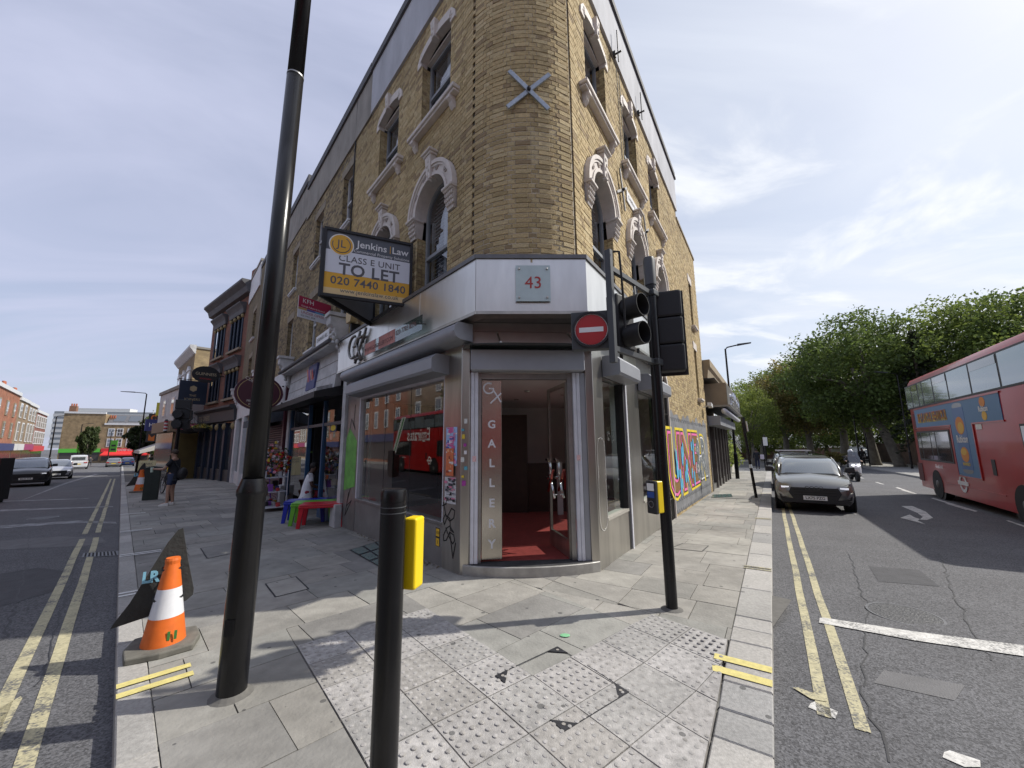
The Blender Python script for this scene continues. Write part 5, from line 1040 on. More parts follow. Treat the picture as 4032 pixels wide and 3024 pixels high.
for a, c in wsP:
    for z0, z1 in rP:
        wn = thing_part('triple_window', Pb); k = MB(FP); k.box(a, c, -.5, -.45, z0, z1); k.build('room_dark', m_dark, wn)
        for i in range(4): u = a+(c-a)*i/3; k = MB(FP); k.cyl((u, .02, z0), (u, .02, z1-.25), .07, .06, 10); k.build('column', m_navy, wn); k = MB(FP); k.ell((u, .06, z1-.15), (.13, .12, .14), 8, 6); k.build('column_capital', mat('ochre_capital', (.30, .24, .12), .8), wn, smooth=True)
        for i in range(3):
            u0, u1 = a+(c-a)*i/3+.08, a+(c-a)*(i+1)/3-.08; k = MB(FP); k.box(u0, u1, -.12, -.06, z0, z0+.1); k.box(u0, u1, -.12, -.06, z1-.1, z1); k.box(u0, u1, -.12, -.05, (z0+z1)/2-.04, (z0+z1)/2+.04); k.box(u0, u0+.07, -.12, -.06, z0, z1); k.box(u1-.07, u1, -.12, -.06, z0, z1); k.build('sash_frame', m_navy, wn, kind='stuff')
            k = MB(FP); k.quad((u0, -.09, z0), (u1, -.09, z0), (u1, -.09, z1), (u0, -.09, z1)); k.build('pane', m_tglass, wn)
        k = MB(FP); k.prism([(0, z1), (.14, z1), (.16, z1+.3), (.24, z1+.45), (.38, z1+.62), (.38, z1+.7), (0, z1+.72)], a-.3, c+.3, 'x'); k.build('window_hood', m_grst, wn)
        k = MB(FP); k.box(a-.2, c+.2, -.1, .18, z0-.14, z0); k.build('sill', m_lint, wn)
pf = thing_part('pub_front', Pb); k = MB(FP); k.prism([(0, 3.15), (.25, 3.2), (.30, 3.85), (.55, 4.0), (.55, 4.12), (0, 4.3)], -.1, PWd+.1, 'x'); k.build('pub_fascia', mat('slate_fascia', (.05, .052, .058), .6), pf)
text('lettering', 'THE JOINERS', .5, face(FP, 6.1, 3.52, .30, True), mat('dim_gold', (.28, .24, .16), .6), pf, sx=.9)
for u in (.2, 1.9, 3.4, 4.6, 6.1, PWd-.2): k = MB(FP); k.box(u-.18, u+.18, -.1, .16, -.9, 3.1); k.build('pilaster', m_navy, pf); k = MB(FP); k.ell((u, .16, 2.85), (.2, .14, .22), 8, 6); k.build('gilt_capital', MATS['ochre_capital'], pf, smooth=True)
k = MB(FP); k.box(0, PWd, -.1, .06, -.9, .15); k.build('stall_riser', mat('pub_tile', (.06, .055, .055), .3), pf); k = MB(FP); k.quad((0, -.02, .15), (PWd, -.02, .15), (PWd, -.02, 3.15), (0, -.02, 3.15)); k.build('pane', mat('pub_window', (.035, .04, .045), .08), pf)
bsg = thing('pub_sign', 'square dark blue pub sign with gold emblem hanging from the red brick pub', 'sign', FP @ Vector((6.6, .6, 5)))
GF = frame((FP @ Vector((6.4, .05, 0)))[:2], PA-88, True); k = MB(GF); k.box(.2, 1.75, -.05, .05, 4.55, 6.2); k.build('board', m_navy, bsg)
m_gold = mat('pub_gold', (.45, .37, .22), .5); k = MB(GF); k.prism([(.98+.22*math.cos(R(30+60*i)), 5.65+.22*math.sin(R(30+60*i))) for i in range(6)], .051, .055, 'y'); k.build('emblem', m_gold, bsg)
text('lettering', 'THE', .22, face(GF, .98, 5.15, .056, True), m_gold, bsg); text('lettering', 'JOINERS', .24, face(GF, .98, 4.88, .056, True), m_gold, bsg); k = MB(GF); k.box(-.05, 1.8, -.02, .02, 6.25, 6.3); k.build('bracket', m_blackm, bsg)
gs_ = thing('round_pub_sign', 'small black oval sign with red and gold lettering on the pub wall', 'sign', FP @ Vector((3.8, .5, 6)))
GF2 = frame((FP @ Vector((3.7, .05, 0)))[:2], PA-88, True); k = MB(GF2); k.prism([(.95+.75*math.cos(i*.2618), 6.35+.55*math.sin(i*.2618)) for i in range(24)], -.06, .06, 'y'); k.build('board', m_blackm, gs_); text('lettering', 'GUINNESS', .27, face(GF2, .95, 6.36, .062, True), mat('cream_gold', (.5, .42, .28), .5), gs_, sx=.9); text('lettering', 'FOOTBALL', .13, face(GF2, .95, 6.05, .062, True), mat('sign_red', (.5, .03, .03), .5), gs_); k = MB(GF2); k.box(-.1, .25, -.02, .02, 6.3, 6.35); k.build('bracket', m_blackm, gs_)
# hanging baskets
def basket(c, r_, lab, cols, seed):
    t = thing('hanging_basket', lab, 'flower basket', c, group='hanging baskets on the pub'); q = random.Random(seed); k = MB(); k.lathe([(.05, -.25), (r_*.7, -.2), (r_, .0)], c, 12); k.build('basket', m_iron, t)
    for ci, col in enumerate(cols):
        k = MB()
        for i in range(260):
            a, d, h = q.uniform(0, 6.28), r_*1.2*math.sqrt(q.random()), q.uniform(-.12, .3); p = Vector((c[0]+d*math.cos(a), c[1]+d*math.sin(a), c[2]+h*(1.2-d/r_/1.2)+.05)); s_ = q.uniform(.03, .06)
            u_ = Vector((q.gauss(0, 1), q.gauss(0, 1), q.gauss(0, 1))).normalized()*s_; v_ = u_.orthogonal().normalized()*s_; k.quad(p-u_, p-v_, p+u_, p+v_)
        k.build('petals' if ci < len(cols)-1 else 'leaves', mat('bloom_%s_%d' % (seed, ci), col, .7), t, kind='stuff')
    k = MB()
    for j in range(3): k.tube([(c[0]+r_*math.cos(j*2.1), c[1]+r_*math.sin(j*2.1), c[2]), (c[0], c[1], c[2]+.75)], .01, 4)
    k.build('chain', m_blackm, t, kind='stuff')
for u, n, z, r_, s_ in ((6.9, .9, 2.75, .62, 1), (5.7, .95, 2.85, .62, 2)): basket(FP @ Vector((u, n, z)), r_, 'red hanging flower basket %s on the pub front' % ('nearer the square sign' if s_ == 1 else 'nearer the round sign'), [(.35, .03, .06), (.5, .12, .2), (.05, .09, .03)], s_)
basket(FP @ Vector((4.3, .8, 2.8)), .45, 'green and yellow hanging basket beside the white pilaster', [(.45, .35, .06), (.07, .11, .04)], 3)
# --- boards fixed to the walls
tl = thing('to_let_board', 'large black framed estate agent V board reading TO LET above the steel fascia', 'sign', (-1.76, 6.57, 4.1))
TR, TLv = Vector((-1.78, 6.53, 0)), Vector((-3.10, 5.93, 0)); TF = frame((TLv.x, TLv.y), math.degrees(math.atan2(TR.x-TLv.x, TR.y-TLv.y)), False); TWd = (TR-TLv).length; zb, zt = 4.02, 5.22
# the board reads left to right, its top edge falling a little
def tb(u0, u1, z0, z1, n0, n1, m, nm): k = MB(TF); k.box(u0, u1, n0, n1, z0, z1); return k.build(nm, m, tl)
tb(0, TWd, zb, zt, -.04, .0, m_blackm, 'board'); m_tw = mat('board_white', (.72, .74, .80), .5); m_ty = mat('board_amber', (.75, .40, .03), .5); m_tg = mat('board_slate', (.10, .11, .13), .5)
e = .045; H = zt-zb-2*e
tb(e, TWd-e, zb+e+.36*H-.02, zt-e-.30*H, .001, .003, m_tw, 'white_band'); tb(e, TWd-e, zt-e-.30*H, zt-e, .001, .003, m_tg, 'slate_band'); tb(e, TWd-e, zb+e+.10*H, zb+e+.34*H, .001, .003, m_ty, 'amber_band'); tb(e, TWd-e, zb+e, zb+e+.10*H, .001, .003, mat('board_pale_amber', (.74, .55, .28), .5), 'pale_band')
for z0, z1, u0, u1 in ((zb, zb+e, 0, TWd), (zt-e, zt, 0, TWd), (zb+e, zt-e, 0, e), (zb+e, zt-e, TWd-e, TWd)): tb(u0, u1, z0, z1, .0005, .03, m_blackm, 'frame_bar')
lc = (.275, zt-.27); k = MB(TF); k.disc(lc, .195, .0035, 28, .003); k.build('logo_disc', mat('logo_white', (.8, .78, .74), .5), tl); k = MB(TF); k.disc(lc, .175, .0068, 28, .002); k.build('logo_disc', m_ty, tl); k = MB(TF); k.ring(lc, .145, .132, .009, .0105, -200, 60, 20); k.ring(lc, .145, .132, .009, .0105, 215, 330, 10); k.build('logo_ring', m_tg, tl); text('lettering', 'JL', .19, face(TF, lc[0], lc[1]+.01, .0105), m_tg, tl, ext=.0008)
m_wl = mat('white_letter', (.8, .8, .8), .5); m_gl = mat('grey_letter', (.10, .10, .11), .5)
text('lettering', 'Jenkins', .175, face(TF, .76, zt-.205, .0045), m_wl, tl, ext=.0008, sx=1.0, bold=.002); k = MB(TF); k.box(1.055, 1.066, .004, .0055, zt-.27, zt-.13); k.build('logo_bar', m_ty, tl); text('lettering', 'Law', .175, face(TF, 1.23, zt-.205, .0045), m_wl, tl, ext=.0008, bold=.002); text('lettering', 'Commercial Property Solutions', .072, face(TF, .93, zt-.335, .0045), m_wl, tl, ext=.0008)
text('lettering', 'CLASS E UNIT', .155, face(TF, .74, zt-.505, .0045), m_gl, tl, ext=.0008, bold=.001, spacing=1.05); text('lettering', 'TO LET', .285, face(TF, .74, zt-.70, .0045), m_gl, tl, ext=.0008, bold=.006, spacing=1.05); text('lettering', '020 7440 1840', .19, face(TF, .74, zb+.29, .0045), m_gl, tl, ext=.0008, bold=.003, spacing=1.05); text('lettering', 'www.jenkinslaw.co.uk', .105, face(TF, .76, zb+.13, .0045), m_gl, tl, ext=.0008)
T2 = FL @ Vector((2.7, .05, 0)); TB = frame((TLv.x, TLv.y), math.degrees(math.atan2(T2.x-TLv.x, T2.y-TLv.y)), False); l2 = (T2-TLv).length; k = MB(TB); k.box(.02, l2, -.05, -.01, zb, zt); k.build('rear_board', m_blackm, tl); k = MB(TB); k.box(.1, l2-.1, -.009, -.007, zb+.08, zt-.08); k.build('rear_face', m_shut, tl)
kf = thing('under_offer_board', 'small red and white estate agent board reading UNDER OFFER', 'sign', (-5.3, 10, 5))
K0, K1 = Vector((-5.50, 9.50, 0)), Vector((-5.02, 10.3, 0)); KF = frame((K0.x, K0.y), math.degrees(math.atan2(K1.x-K0.x, K1.y-K0.y)), False); kw = (K1-K0).length; kz0, kz1 = 4.90, 5.47
def kbx(u0, u1, z0, z1, n, m, nm): k = MB(KF); k.box(u0, u1, n, n+.002, z0, z1); return k.build(nm, m, kf)
k = MB(KF); k.box(0, kw, -.02, 0, kz0, kz1); k.build('board', m_wpl, kf); kbx(.0, kw, kz0+.27, kz1, .001, mat('board_crimson', (.40, .03, .08), .5), 'crimson_band'); kbx(0, kw, kz0, kz0+.21, .001, m_tw, 'white_band')
for i, c_ in enumerate(((.55, .35, .15), (.12, .12, .4), (.15, .4, .65), (.08, .35, .2))): kbx(kw*i/4, kw*(i+1)/4, kz0+.215, kz0+.265, .001, mat('stripe_%d' % i, c_, .5), 'stripe')
text('lettering', 'KFH', .17, face(KF, .1, kz1-.11, .004), m_wl, kf, ext=.0005, align='LEFT'); text('lettering', 'Kinleigh Folkard & Hayward', .06, face(KF, .08, kz1-.25, .004), m_wl, kf, ext=.0005, align='LEFT', sx=.95); text('lettering', 'UNDER OFFER', .10, face(KF, .08, kz0+.145, .004), mat('crimson_letter', (.35, .03, .06), .5), kf, ext=.0005, align='LEFT'); text('lettering', '020 3962 3058', .065, face(KF, .08, kz0+.06, .004), m_gl, kf, ext=.0005, align='LEFT'); k = MB(KF); k.box(kw-.03, kw+.6, -.04, -.015, kz0-.05, kz0+.0); k.build('batten', m_wdirty, kf)
dn = thing('street_sign', 'white street name plate reading DENMARK HILL beside the dirty console bracket', 'street sign', FL @ Vector((6.6, 0, 4.5))); k = MB(FL); k.box(6.02, 7.26, .006, .03, 4.50, 4.80); k.build('plate', MATS['enamel_white'], dn); text('lettering', 'DENMARK HILL', .17, face(FL, 6.64, 4.65, .032, True), m_blk, dn, ext=.0005, sx=.9)
al = thing('alarm_box', 'yellowed alarm box on a bracket above the corner shop fascia', 'alarm', FL @ Vector((3.6, .2, 4.3))); k = MB(FL); k.prism([(3.62, 4.35), (3.86, 4.35), (3.92, 4.5), (3.88, 4.78), (3.74, 4.84), (3.60, 4.78), (3.56, 4.5)], .12, .26, 'y'); k.build('box', mat('yellowed_plastic', (.55, .42, .22), .6), al); k = MB(FL); k.box(3.7, 3.78, .0, .2, 4.14, 4.345); k.build('bracket', m_blackm, al)

# solid bodies behind the street fronts
for P_, u0, u1, zt_ in ((A_, 4.74, 9.68, 10.8), (B_, 9.7, 15.58, 11.2), (C_, 15.62, 19.88, 11.5), (D_, 19.92, 23.98, 11.8)):
    k = MB(FL); k.box(u0, u1, -9, -2.7 if P_ == A_ else -.75, -1, 3.0); k.box(u0, u1, -9, -.75, 3.01, zt_); k.build('house_body', m_cop, P_, kind='stuff')
k = MB(FP); k.box(.0, PWd, -8, -.6, -1.5, 11.9); k.build('house_body', m_cop, Pb)
k = MB(); k.prism([P2(FL, 4.6, -1.2), P2(FR, 11.9, -1.2), P2(FR, 11.9, -3), P2(FL, 4.6, -3)], 2.9, 9.3); k.build('house_body', m_cop, cb_)
# ================================================================ RIGHT-HAND STREET
sh = thing('single_storey_shop', 'single storey grey shop with dark posts beyond the graffiti wall', 'building', FR @ Vector((16, 0, -.5)))
k = MB(FR); k.box(12.0, 20.6, -6, -.6, -.9, 4.2); k.build('wall', brick_tex('shop_brick', RA, (.27, .20, .10), (.2, .15, .08), (.25, .2, .15)), sh)
k = MB(FR); k.prism([(-.5, 4.2), (.15, 4.25), (.2, 4.6), (.28, 4.7), (.28, 5.0), (-.5, 5.0)], 12.0, 20.6, 'x'); k.build('cornice', mat('tan_cornice', (.30, .24, .16), .8, var=.2, scale=3), sh)
k = MB(FR); k.box(12.5, 20.8, -.2, .75, 3.12, 4.05); k.build('sign_box', mat('tan_box', (.28, .22, .15), .6, var=.15, scale=3), sh); k = MB(FR); k.box(12.52, 20.78, .751, .765, 3.16, 4.0); k.build('sign_face', m_steeld, sh); k = MB(FR); k.box(12.4, 20.9, -.2, .85, 3.05, 3.119); k.build('sign_shelf', m_steeld, sh)
for i, ch in enumerate('gallery'): text('sign_letter', ch, .95, face(FR, 14.0+i*.85, 3.58, .80), mat('chrome_letter', (.8, .8, .8), .15, metal=.9), sh, ext=.04)
k = MB(FR); k.tube([(12.3, .62, 2.86), (20.9, .62, 2.86)], .11, 10); k.build('awning_roll', m_alum, sh, smooth=True)
for a in (12.3, 15.1, 17.9): k = MB(FR); k.box(a, a+2.7, -.1, .45, 2.3, 2.68); k.build('shutter_box', m_shut, sh)
for a in (12.0, 13.9, 15.0, 16.4, 17.8, 19.1, 20.3): k = MB(FR); k.box(a, a+.28, -.3, .02, -.95, 2.7); k.build('post', mat('dark_steel_post', (.16, .145, .14), .35, metal=.7, var=.3, scale=3), sh)
k = MB(FR); k.box(12.0, 20.6, -.5, -.42, -.95, 2.7); k.build('shop_window', mat('dark_shop_glass', (.02, .02, .022), .06, spec=.8), sh); k = MB(FR); k.box(12, 20.6, -.4, -.05, -.95, -.15); k.build('stall_riser', m_steeld, sh)
k = MB(FR); k.box(12.0, 20.6, -.6, .4, 4.2, 4.22); k.build('roof_sheet', m_cop, sh)
for i in range(3): k = MB(FR); k.tube([(20.6, .1, 2.6-i*.18), (23.2, .5, 1.4-i*.22)], .025, 6); k.build('rail', m_alum, sh)
# low white walls and planting beyond the shop
m_ww = mat('cream_render', (.55, .53, .47), .8, var=.15, scale=3)
for i, (u0, u1, h) in enumerate(((22.3, 24.6, .75), (24.8, 28.5, .85), (28.7, 30.0, 1.9))):
    c = FR @ Vector(((u0+u1)/2, -.5, 0)); o_ = MB(FR); z = zg(c.y); o_.box(u0, u1, -.8, -.45, z-.2, z+h); o_.box(u0-.04, u1+.04, -.84, -.41, z+h+.001, z+h+.07)
    tag(o_.build('garden_wall', m_ww), ['low cream garden wall nearest the dark lamp post', 'middle length of low cream garden wall with shrubs above', 'tall cream gate pier at the far end of the garden wall'][i], 'wall', 'cream garden walls on the right pavement')
m_leafs = {}
def leaf_mat(name, col):
    if name not in m_leafs:
        m = mat('leaf_'+name, col, .55, var=.42, scale=3.2, isl=.4, spec=.35); m_leafs[name] = m
        t = m.node_tree; b = t.nodes['Principled BSDF']; out = [n for n in t.nodes if n.type == 'OUTPUT_MATERIAL'][0]
        tr = t.nodes.new('ShaderNodeBsdfTranslucent'); src = b.inputs['Base Color'].links[0].from_socket; hs = t.nodes.new('ShaderNodeHueSaturation'); hs.inputs['Value'].default_value = 1.5; hs.inputs['Hue'].default_value = .485; t.links.new(src, hs.inputs['Color']); t.links.new(hs.outputs[0], tr.inputs[0])
        mx = t.nodes.new('ShaderNodeMixShader'); mx.inputs[0].default_value = .38; t.links.new(b.outputs[0], mx.inputs[1]); t.links.new(tr.outputs[0], mx.inputs[2]); t.links.new(mx.outputs[0], out.inputs[0])
    return m_leafs[name]
def leaves(b, c, rad, n, size, q, flat=.8, droop=0.):
    for i in range(n):
        d = Vector((q.gauss(0, 1), q.gauss(0, 1), q.gauss(0, 1)*flat)); l = d.length; d = d/l*min(l*.5, 1.0)*rad; p = Vector(c)+d
        s_ = size*q.uniform(.6, 1.3); nn = Vector((q.gauss(0, .6), q.gauss(0, .6), q.gauss(.5, .6))).normalized(); u = nn.orthogonal().normalized(); u = (Matrix.Rotation(q.uniform(0, 6.28), 3, nn) @ u)*s_; v = nn.cross(u)*.62
        b.add([p-u, p-v+nn*s_*.12, p+u-Vector((0, 0, s_*.25)), p+v+nn*s_*.12], [(0, 1, 2, 3)])
def crown_mesh(seed, R_, Hh, nclump, nleaf, size):
    q = random.Random(seed); b = MB(); cl = []
    while len(cl) < nclump:
        v = Vector((q.uniform(-1, 1), q.uniform(-1, 1), q.uniform(-1, 1)))
        if .35 < v.length < 1: v = v.normalized()*(v.length**.45)*(q.uniform(1.02, 1.24) if q.random() < .22 and v.z > -.2 else q.uniform(.72, 1.02)); cl.append(v)
    for v in cl:
        r_ = q.uniform(.10, .26)*R_*(.7 if v.length > 1.05 else 1); c = (v.x*R_*.92, v.y*R_*.92, v.z*Hh*.92); leaves(b, c, r_, int(nleaf*(r_/R_/.2)**2), size, q)
    return b
CROWNS = {}
def tree(name, label, loc, h, R_, trunk, seed, col, group, lean=(0, 0), low=.28, nclump=130, nleaf=60, size=.22, limbs=6, bark=None):
    """tapered trunk with limbs, and a crown of leaf clumps with gaps"""
    t = thing(name, label, 'tree', loc, group=group, world=False); q = random.Random(seed)
    m_bark = bark or mat('plane_bark', (.15, .135, .105), .9, var=.4, scale=3, bump=.6, bscale=14)
    zc_ = h*(1+low)/2; Hh = h*(1-low)/2
    k = MB(); L = Vector((lean[0], lean[1], 0)); pts = [Vector((0, 0, -.3)), Vector((0, 0, .3))+L*.05, Vector((.1, 0, h*.2))+L*.35, Vector((-.05, .1, h*.4))+L*.7, Vector((0, 0, h*.62))+L]
    k.tube(pts, [trunk*1.35, trunk*1.05, trunk*.85, trunk*.62, trunk*.3], 10)
    k.build('trunk', m_bark, t, smooth=True)
    for i in range(limbs):
        a = i*6.28/limbs+q.uniform(-.4, .4); z0 = h*q.uniform(.22, .45); s_ = L*(z0/h*1.5)+Vector((0, 0, z0)); e = L+Vector((math.cos(a)*R_*.75, math.sin(a)*R_*.75, zc_+Hh*q.uniform(-.2, .5))); m_ = s_.lerp(e, .5)+Vector((0, 0, h*.07))
        k = MB(); k.tube([s_, s_.lerp(m_, .5)+Vector((0, 0, .2)), m_, m_.lerp(e, .55)-Vector((0, 0, .1)), e], [trunk*.5, trunk*.38, trunk*.26, trunk*.15, .03], 7); k.build('limb', m_bark, t, smooth=True)
    key = (seed % 3, nclump, nleaf, size)
    if key not in CROWNS:
        o = crown_mesh(seed % 3+11, 1., 1., nclump, nleaf, size/R_).build('crown', leaf_mat(col[0], col[1]), t); CROWNS[key] = (o.data)
    else: o = bpy.data.objects.new('crown', CROWNS[key]); COL.objects.link(o); o.parent = t
    o.location = L+Vector((0, 0, zc_)); o.scale = (R_, R_, Hh); o.rotation_euler = (0, 0, q.uniform(0, 6.28))
    if o.data.materials[0] != leaf_mat(*col): o.material_slots[0].link = 'OBJECT'; o.material_slots[0].material = leaf_mat(*col)
    return t
def T(px, depth): d = ray(px, 1746); return Vector((d.x/d.y*depth, depth, zg(depth)))
G1 = ('plane', (.125, .175, .04)); G2 = ('lime', (.17, .22, .05)); G3 = ('deep', (.09, .135, .035)); G4 = ('dry', (.19, .17, .055))
GR = 'street trees along the right-hand wall'
specs = [('plane_tree', 'tall plane tree rising directly behind the red bus', 3760, 34, 15.2, 6.2, .40, 1, G1, (1.5, 0)),
 ('plane_tree', 'leaning plane tree whose slanting trunk stands left of the bus', 3535, 37, 15.6, 6.0, .42, 2, G3, (-2.4, 1)),
 ('plane_tree', 'plane tree with forked pale trunk second left from the bus', 3440, 41, 15.0, 5.6, .42, 3, G1, (-.8, .6)),
 ('plane_tree', 'broad plane tree above the scooter rider', 3320, 47, 15.6, 6.4, .45, 4, G3, (.3, 0)),
 ('plane_tree', 'plane tree with browning leaves behind the parked grey car', 3190, 52, 14.6, 6.2, .42, 5, G4, (0, .5)),
 ('plane_tree', 'plane tree behind the roof bars of the second parked car', 3090, 56, 14.2, 6.4, .42, 6, G1, (.4, 0)),
 ('plane_tree', 'far plane tree above the walking pedestrian', 3000, 62, 13.5, 6.0, .40, 7, G2, (0, 0)),
 ('plane_tree', 'tall dark tree at the right edge above the bus roof', 3960, 34, 15.6, 6.0, .40, 8, G3, (0, 0)),
 ('plane_tree', 'tree at the far right edge hidden by the bus', 4160, 33, 15.8, 6.4, .40, 9, G1, (0, 0)),
 ('lime_tree', 'bright green tree on the right pavement beyond the single storey shop', 2960, 43, 8.6, 3.1, .20, 10, G2, (0, 0))]
for nm, lb, px, dp, h, r_, tr, sd, col, ln in specs: tree(nm, lb, T(px, dp), h, r_, tr, sd, col, GR, ln, nclump=170, nleaf=110, size=.155, low=.2 if nm == 'plane_tree' else .24)
# second row deeper in the grounds closes the gaps below the crowns
for i, (px, dp, h, r_, lb) in enumerate(((3250, 66, 12.5, 6.5, 'backmost tree in the gap left of the scooter'), (3420, 58, 12, 6.5, 'backmost tree in the gap between the two leaning trunks'), (3620, 52, 12.5, 6.5, 'backmost tree in the gap left of the bus rear'), (3080, 76, 11, 6.5, 'backmost tree behind the parked cars'), (2940, 80, 11.0, 6.0, 'backmost tree at the left end of the row'))): tree('background_tree', lb, T(px, dp), h, r_, .3, 20+i, (G3, G1, G3, G1, G2)[i], GR, low=.05, nclump=170, nleaf=110, size=.155, limbs=4)
# fir with drooping boughs by the bus
ft = thing('fir_tree', 'dark drooping fir tree beside the rear of the bus', 'tree', T(3660, 33), group=GR, world=False); k = MB(); k.tube([(0, 0, -.3), (0, 0, 6), (0, 0, 12)], [.28, .18, .05], 8); k.build('trunk', mat('fir_bark', (.10, .085, .07), .9), ft)
b = MB(); q = random.Random(5)
for i in range(60):
    z = 2.2+i*.16; a = q.uniform(0, 6.28); l = (12.4-z)*.36*q.uniform(.7, 1.1)
    for j in range(46): f = q.random(); p = Vector((math.cos(a)*l*f, math.sin(a)*l*f, z-.5*f*f*l+q.gauss(0, .08))); leaves(b, p, .16, 1, .16, q)
b.build('boughs', leaf_mat('fir', (.035, .045, .025)), ft)
# dark boundary wall behind the far pavement and its turn across the end of the street
m_bw = brick_tex('boundary_brick', RA, (.13, .07, .045), (.09, .055, .04), (.10, .085, .07)); m_bw2 = brick_tex('boundary_brick_end', RA+90, (.16, .075, .05), (.11, .06, .045), (.12, .1, .08))
FW = frame((KR0+KRn*12.5)[:], RA+.1, True)
for i, (t0, t1) in enumerate(((14, 34), (34, 56), (56, 80))):
    c = FW @ Vector(((t0+t1)/2, 0, 0)); z = zg(c.y); o_ = MB(FW); o_.box(t0, t1, -.35, 0, z-1.2, z+2.3); o_.box(t0, t1, -.4, .05, z+2.3, z+2.42); tag(o_.build('boundary_wall', m_bw), ['dark brick boundary wall nearest the bus', 'dark brick boundary wall behind the leaning tree trunks', 'dark brick boundary wall at the bend of the street'][i], 'wall', 'boundary walls of the grounds on the right')
c = T(3080, 82); FE = frame((c.x-42, c.y+16), 111, True); o_ = MB(FE); z = zg(82); o_.box(0, 90, -.4, 0, z-1.5, z+2.2); tag(o_.build('boundary_wall', m_bw2), 'reddish brick wall closing the far end of the right-hand street', 'wall', 'boundary walls of the grounds on the right')
def bush(name, label, c, r_, seed, col=G1, n=900, size=.09, group=None, cat='shrub'):
    b = MB(); q = random.Random(seed)
    for i in range(14): a = q.uniform(0, 6.28); d = q.random()**.5*r_[0]; leaves(b, (c[0]+d*math.cos(a), c[1]+d*math.sin(a)*r_[1]/r_[0], c[2]+r_[2]*q.uniform(.35, 1.2)), r_[2]*.5, n//14, size, q)
    t = thing(name, label, cat, c, group=group); b.build('leaves', leaf_mat(*col), t); k = MB()
    for i in range(4): k.tube([(c[0], c[1], c[2]-.05), (c[0]+q.uniform(-1, 1)*r_[0]*.5, c[1]+q.uniform(-1, 1)*r_[1]*.5, c[2]+r_[2])], [.03, .01], 5)
    k.build('stems', mat('twig', (.09, .07, .05), .9), t, kind='stuff'); return t
for i, (u, lb) in enumerate(((23.2, 'feathery green shrub over the cream wall nearest the lamp post'), (25.3, 'feathery green shrub over the middle of the cream wall'), (27.6, 'feathery green shrub beside the cream gate pier'))): p = FR @ Vector((u, -.95, 0)); bush('garden_shrub', lb, (p.x, p.y, zg(p.y)+.5), (.9, .7, 1.1), 40+i, G2, 1500, .10, 'shrubs behind the cream garden wall')
for i, (px, dp, lb) in enumerate(((3155, 44, 'low clipped bush in front of the red brick wall'), (3238, 46, 'low leafy planter between the parked car and the scooter'), (3300, 42, 'dark planter with browning plants beside the scooter'))): p = T(px, dp); bush('planter_bush', lb, (p.x, p.y, p.z), (1.1, 1.0, .9), 50+i, (G1, G3, G4)[i], 1300, .12, 'planters at the bend of the right-hand street')
# parked light van glimpsed behind the scooter, seen side on
vx = T(3335, 62)
# ================================================================ VEHICLES (own coordinates: x forward, y left, z up)
m_tyre = mat('tyre_rubber', (.018, .018, .019), .8); m_rim = mat('alloy_rim', (.30, .30, .31), .3, metal=.8); m_lamp = mat('lamp_glass', (.65, .68, .7), .1, spec=.9, coat=.5); m_lampd = mat('lamp_dark', (.06, .06, .065), .08, spec=.9); m_plate = mat('plate_white', (.75, .75, .72), .4); m_plateY = mat('plate_yellow', (.7, .5, .03), .4); m_carglass = mat('car_glass', (.20, .22, .23), .04, metal=.6, spec=.9, coat=1.); m_trim = mat('car_trim', (.015, .015, .016), .5); m_tail = mat('tail_lamp', (.35, .01, .01), .2)
def wheel(parent, x, y, r_, wd, dark=False, hub=False):
    t = thing_part('wheel', parent); s_ = 1 if y > 0 else -1
    k = MB(); k.lathe([(r_*.62, -wd/2), (r_*.95, -wd/2), (r_, -wd*.35), (r_, wd*.35), (r_*.95, wd/2), (r_*.62, wd/2)], (x, y, r_), 22, 'y'); k.build('tyre', m_tyre, t, auto=40)
    k = MB(); k.lathe([(r_*.62, -wd*.48), (r_*.60, wd*.48)], (x, y, r_), 22, 'y'); k.build('rim', m_trim if dark else mat('rim_dark', (.05, .05, .05), .5, metal=.6), t)  # rim barrel is coloured darker than the spokes
    if hub:
        k = MB(); k.lathe([(r_*.58, s_*wd*.42), (r_*.5, s_*wd*.36), (r_*.34, s_*wd*.34), (r_*.26, s_*wd*.52), (r_*.12, s_*wd*.6), (.01, s_*wd*.6)], (x, y, r_), 20, 'y'); k.build('hub', mat('bus_hub', (.16, .155, .15), .6, metal=.3, var=.3, scale=12), t, auto=40); return
    k = MB()
    for i in range(5):
        a = i*1.2566+.3; ca, sa = math.cos(a), math.sin(a); k.hexa([(x+ca*r_*f-sa*h, y+s_*n, r_+sa*r_*f+ca*h) for n in (wd*.40, wd*.50) for f, h in ((.05, -.05), (.6, -.035), (.6, .035), (.05, .05))])
    k.lathe([(.06, wd*.4*s_), (.06, wd*.53*s_)], (x, y, r_), 10, 'y'); k.build('spokes', m_trim if dark else m_rim, t)
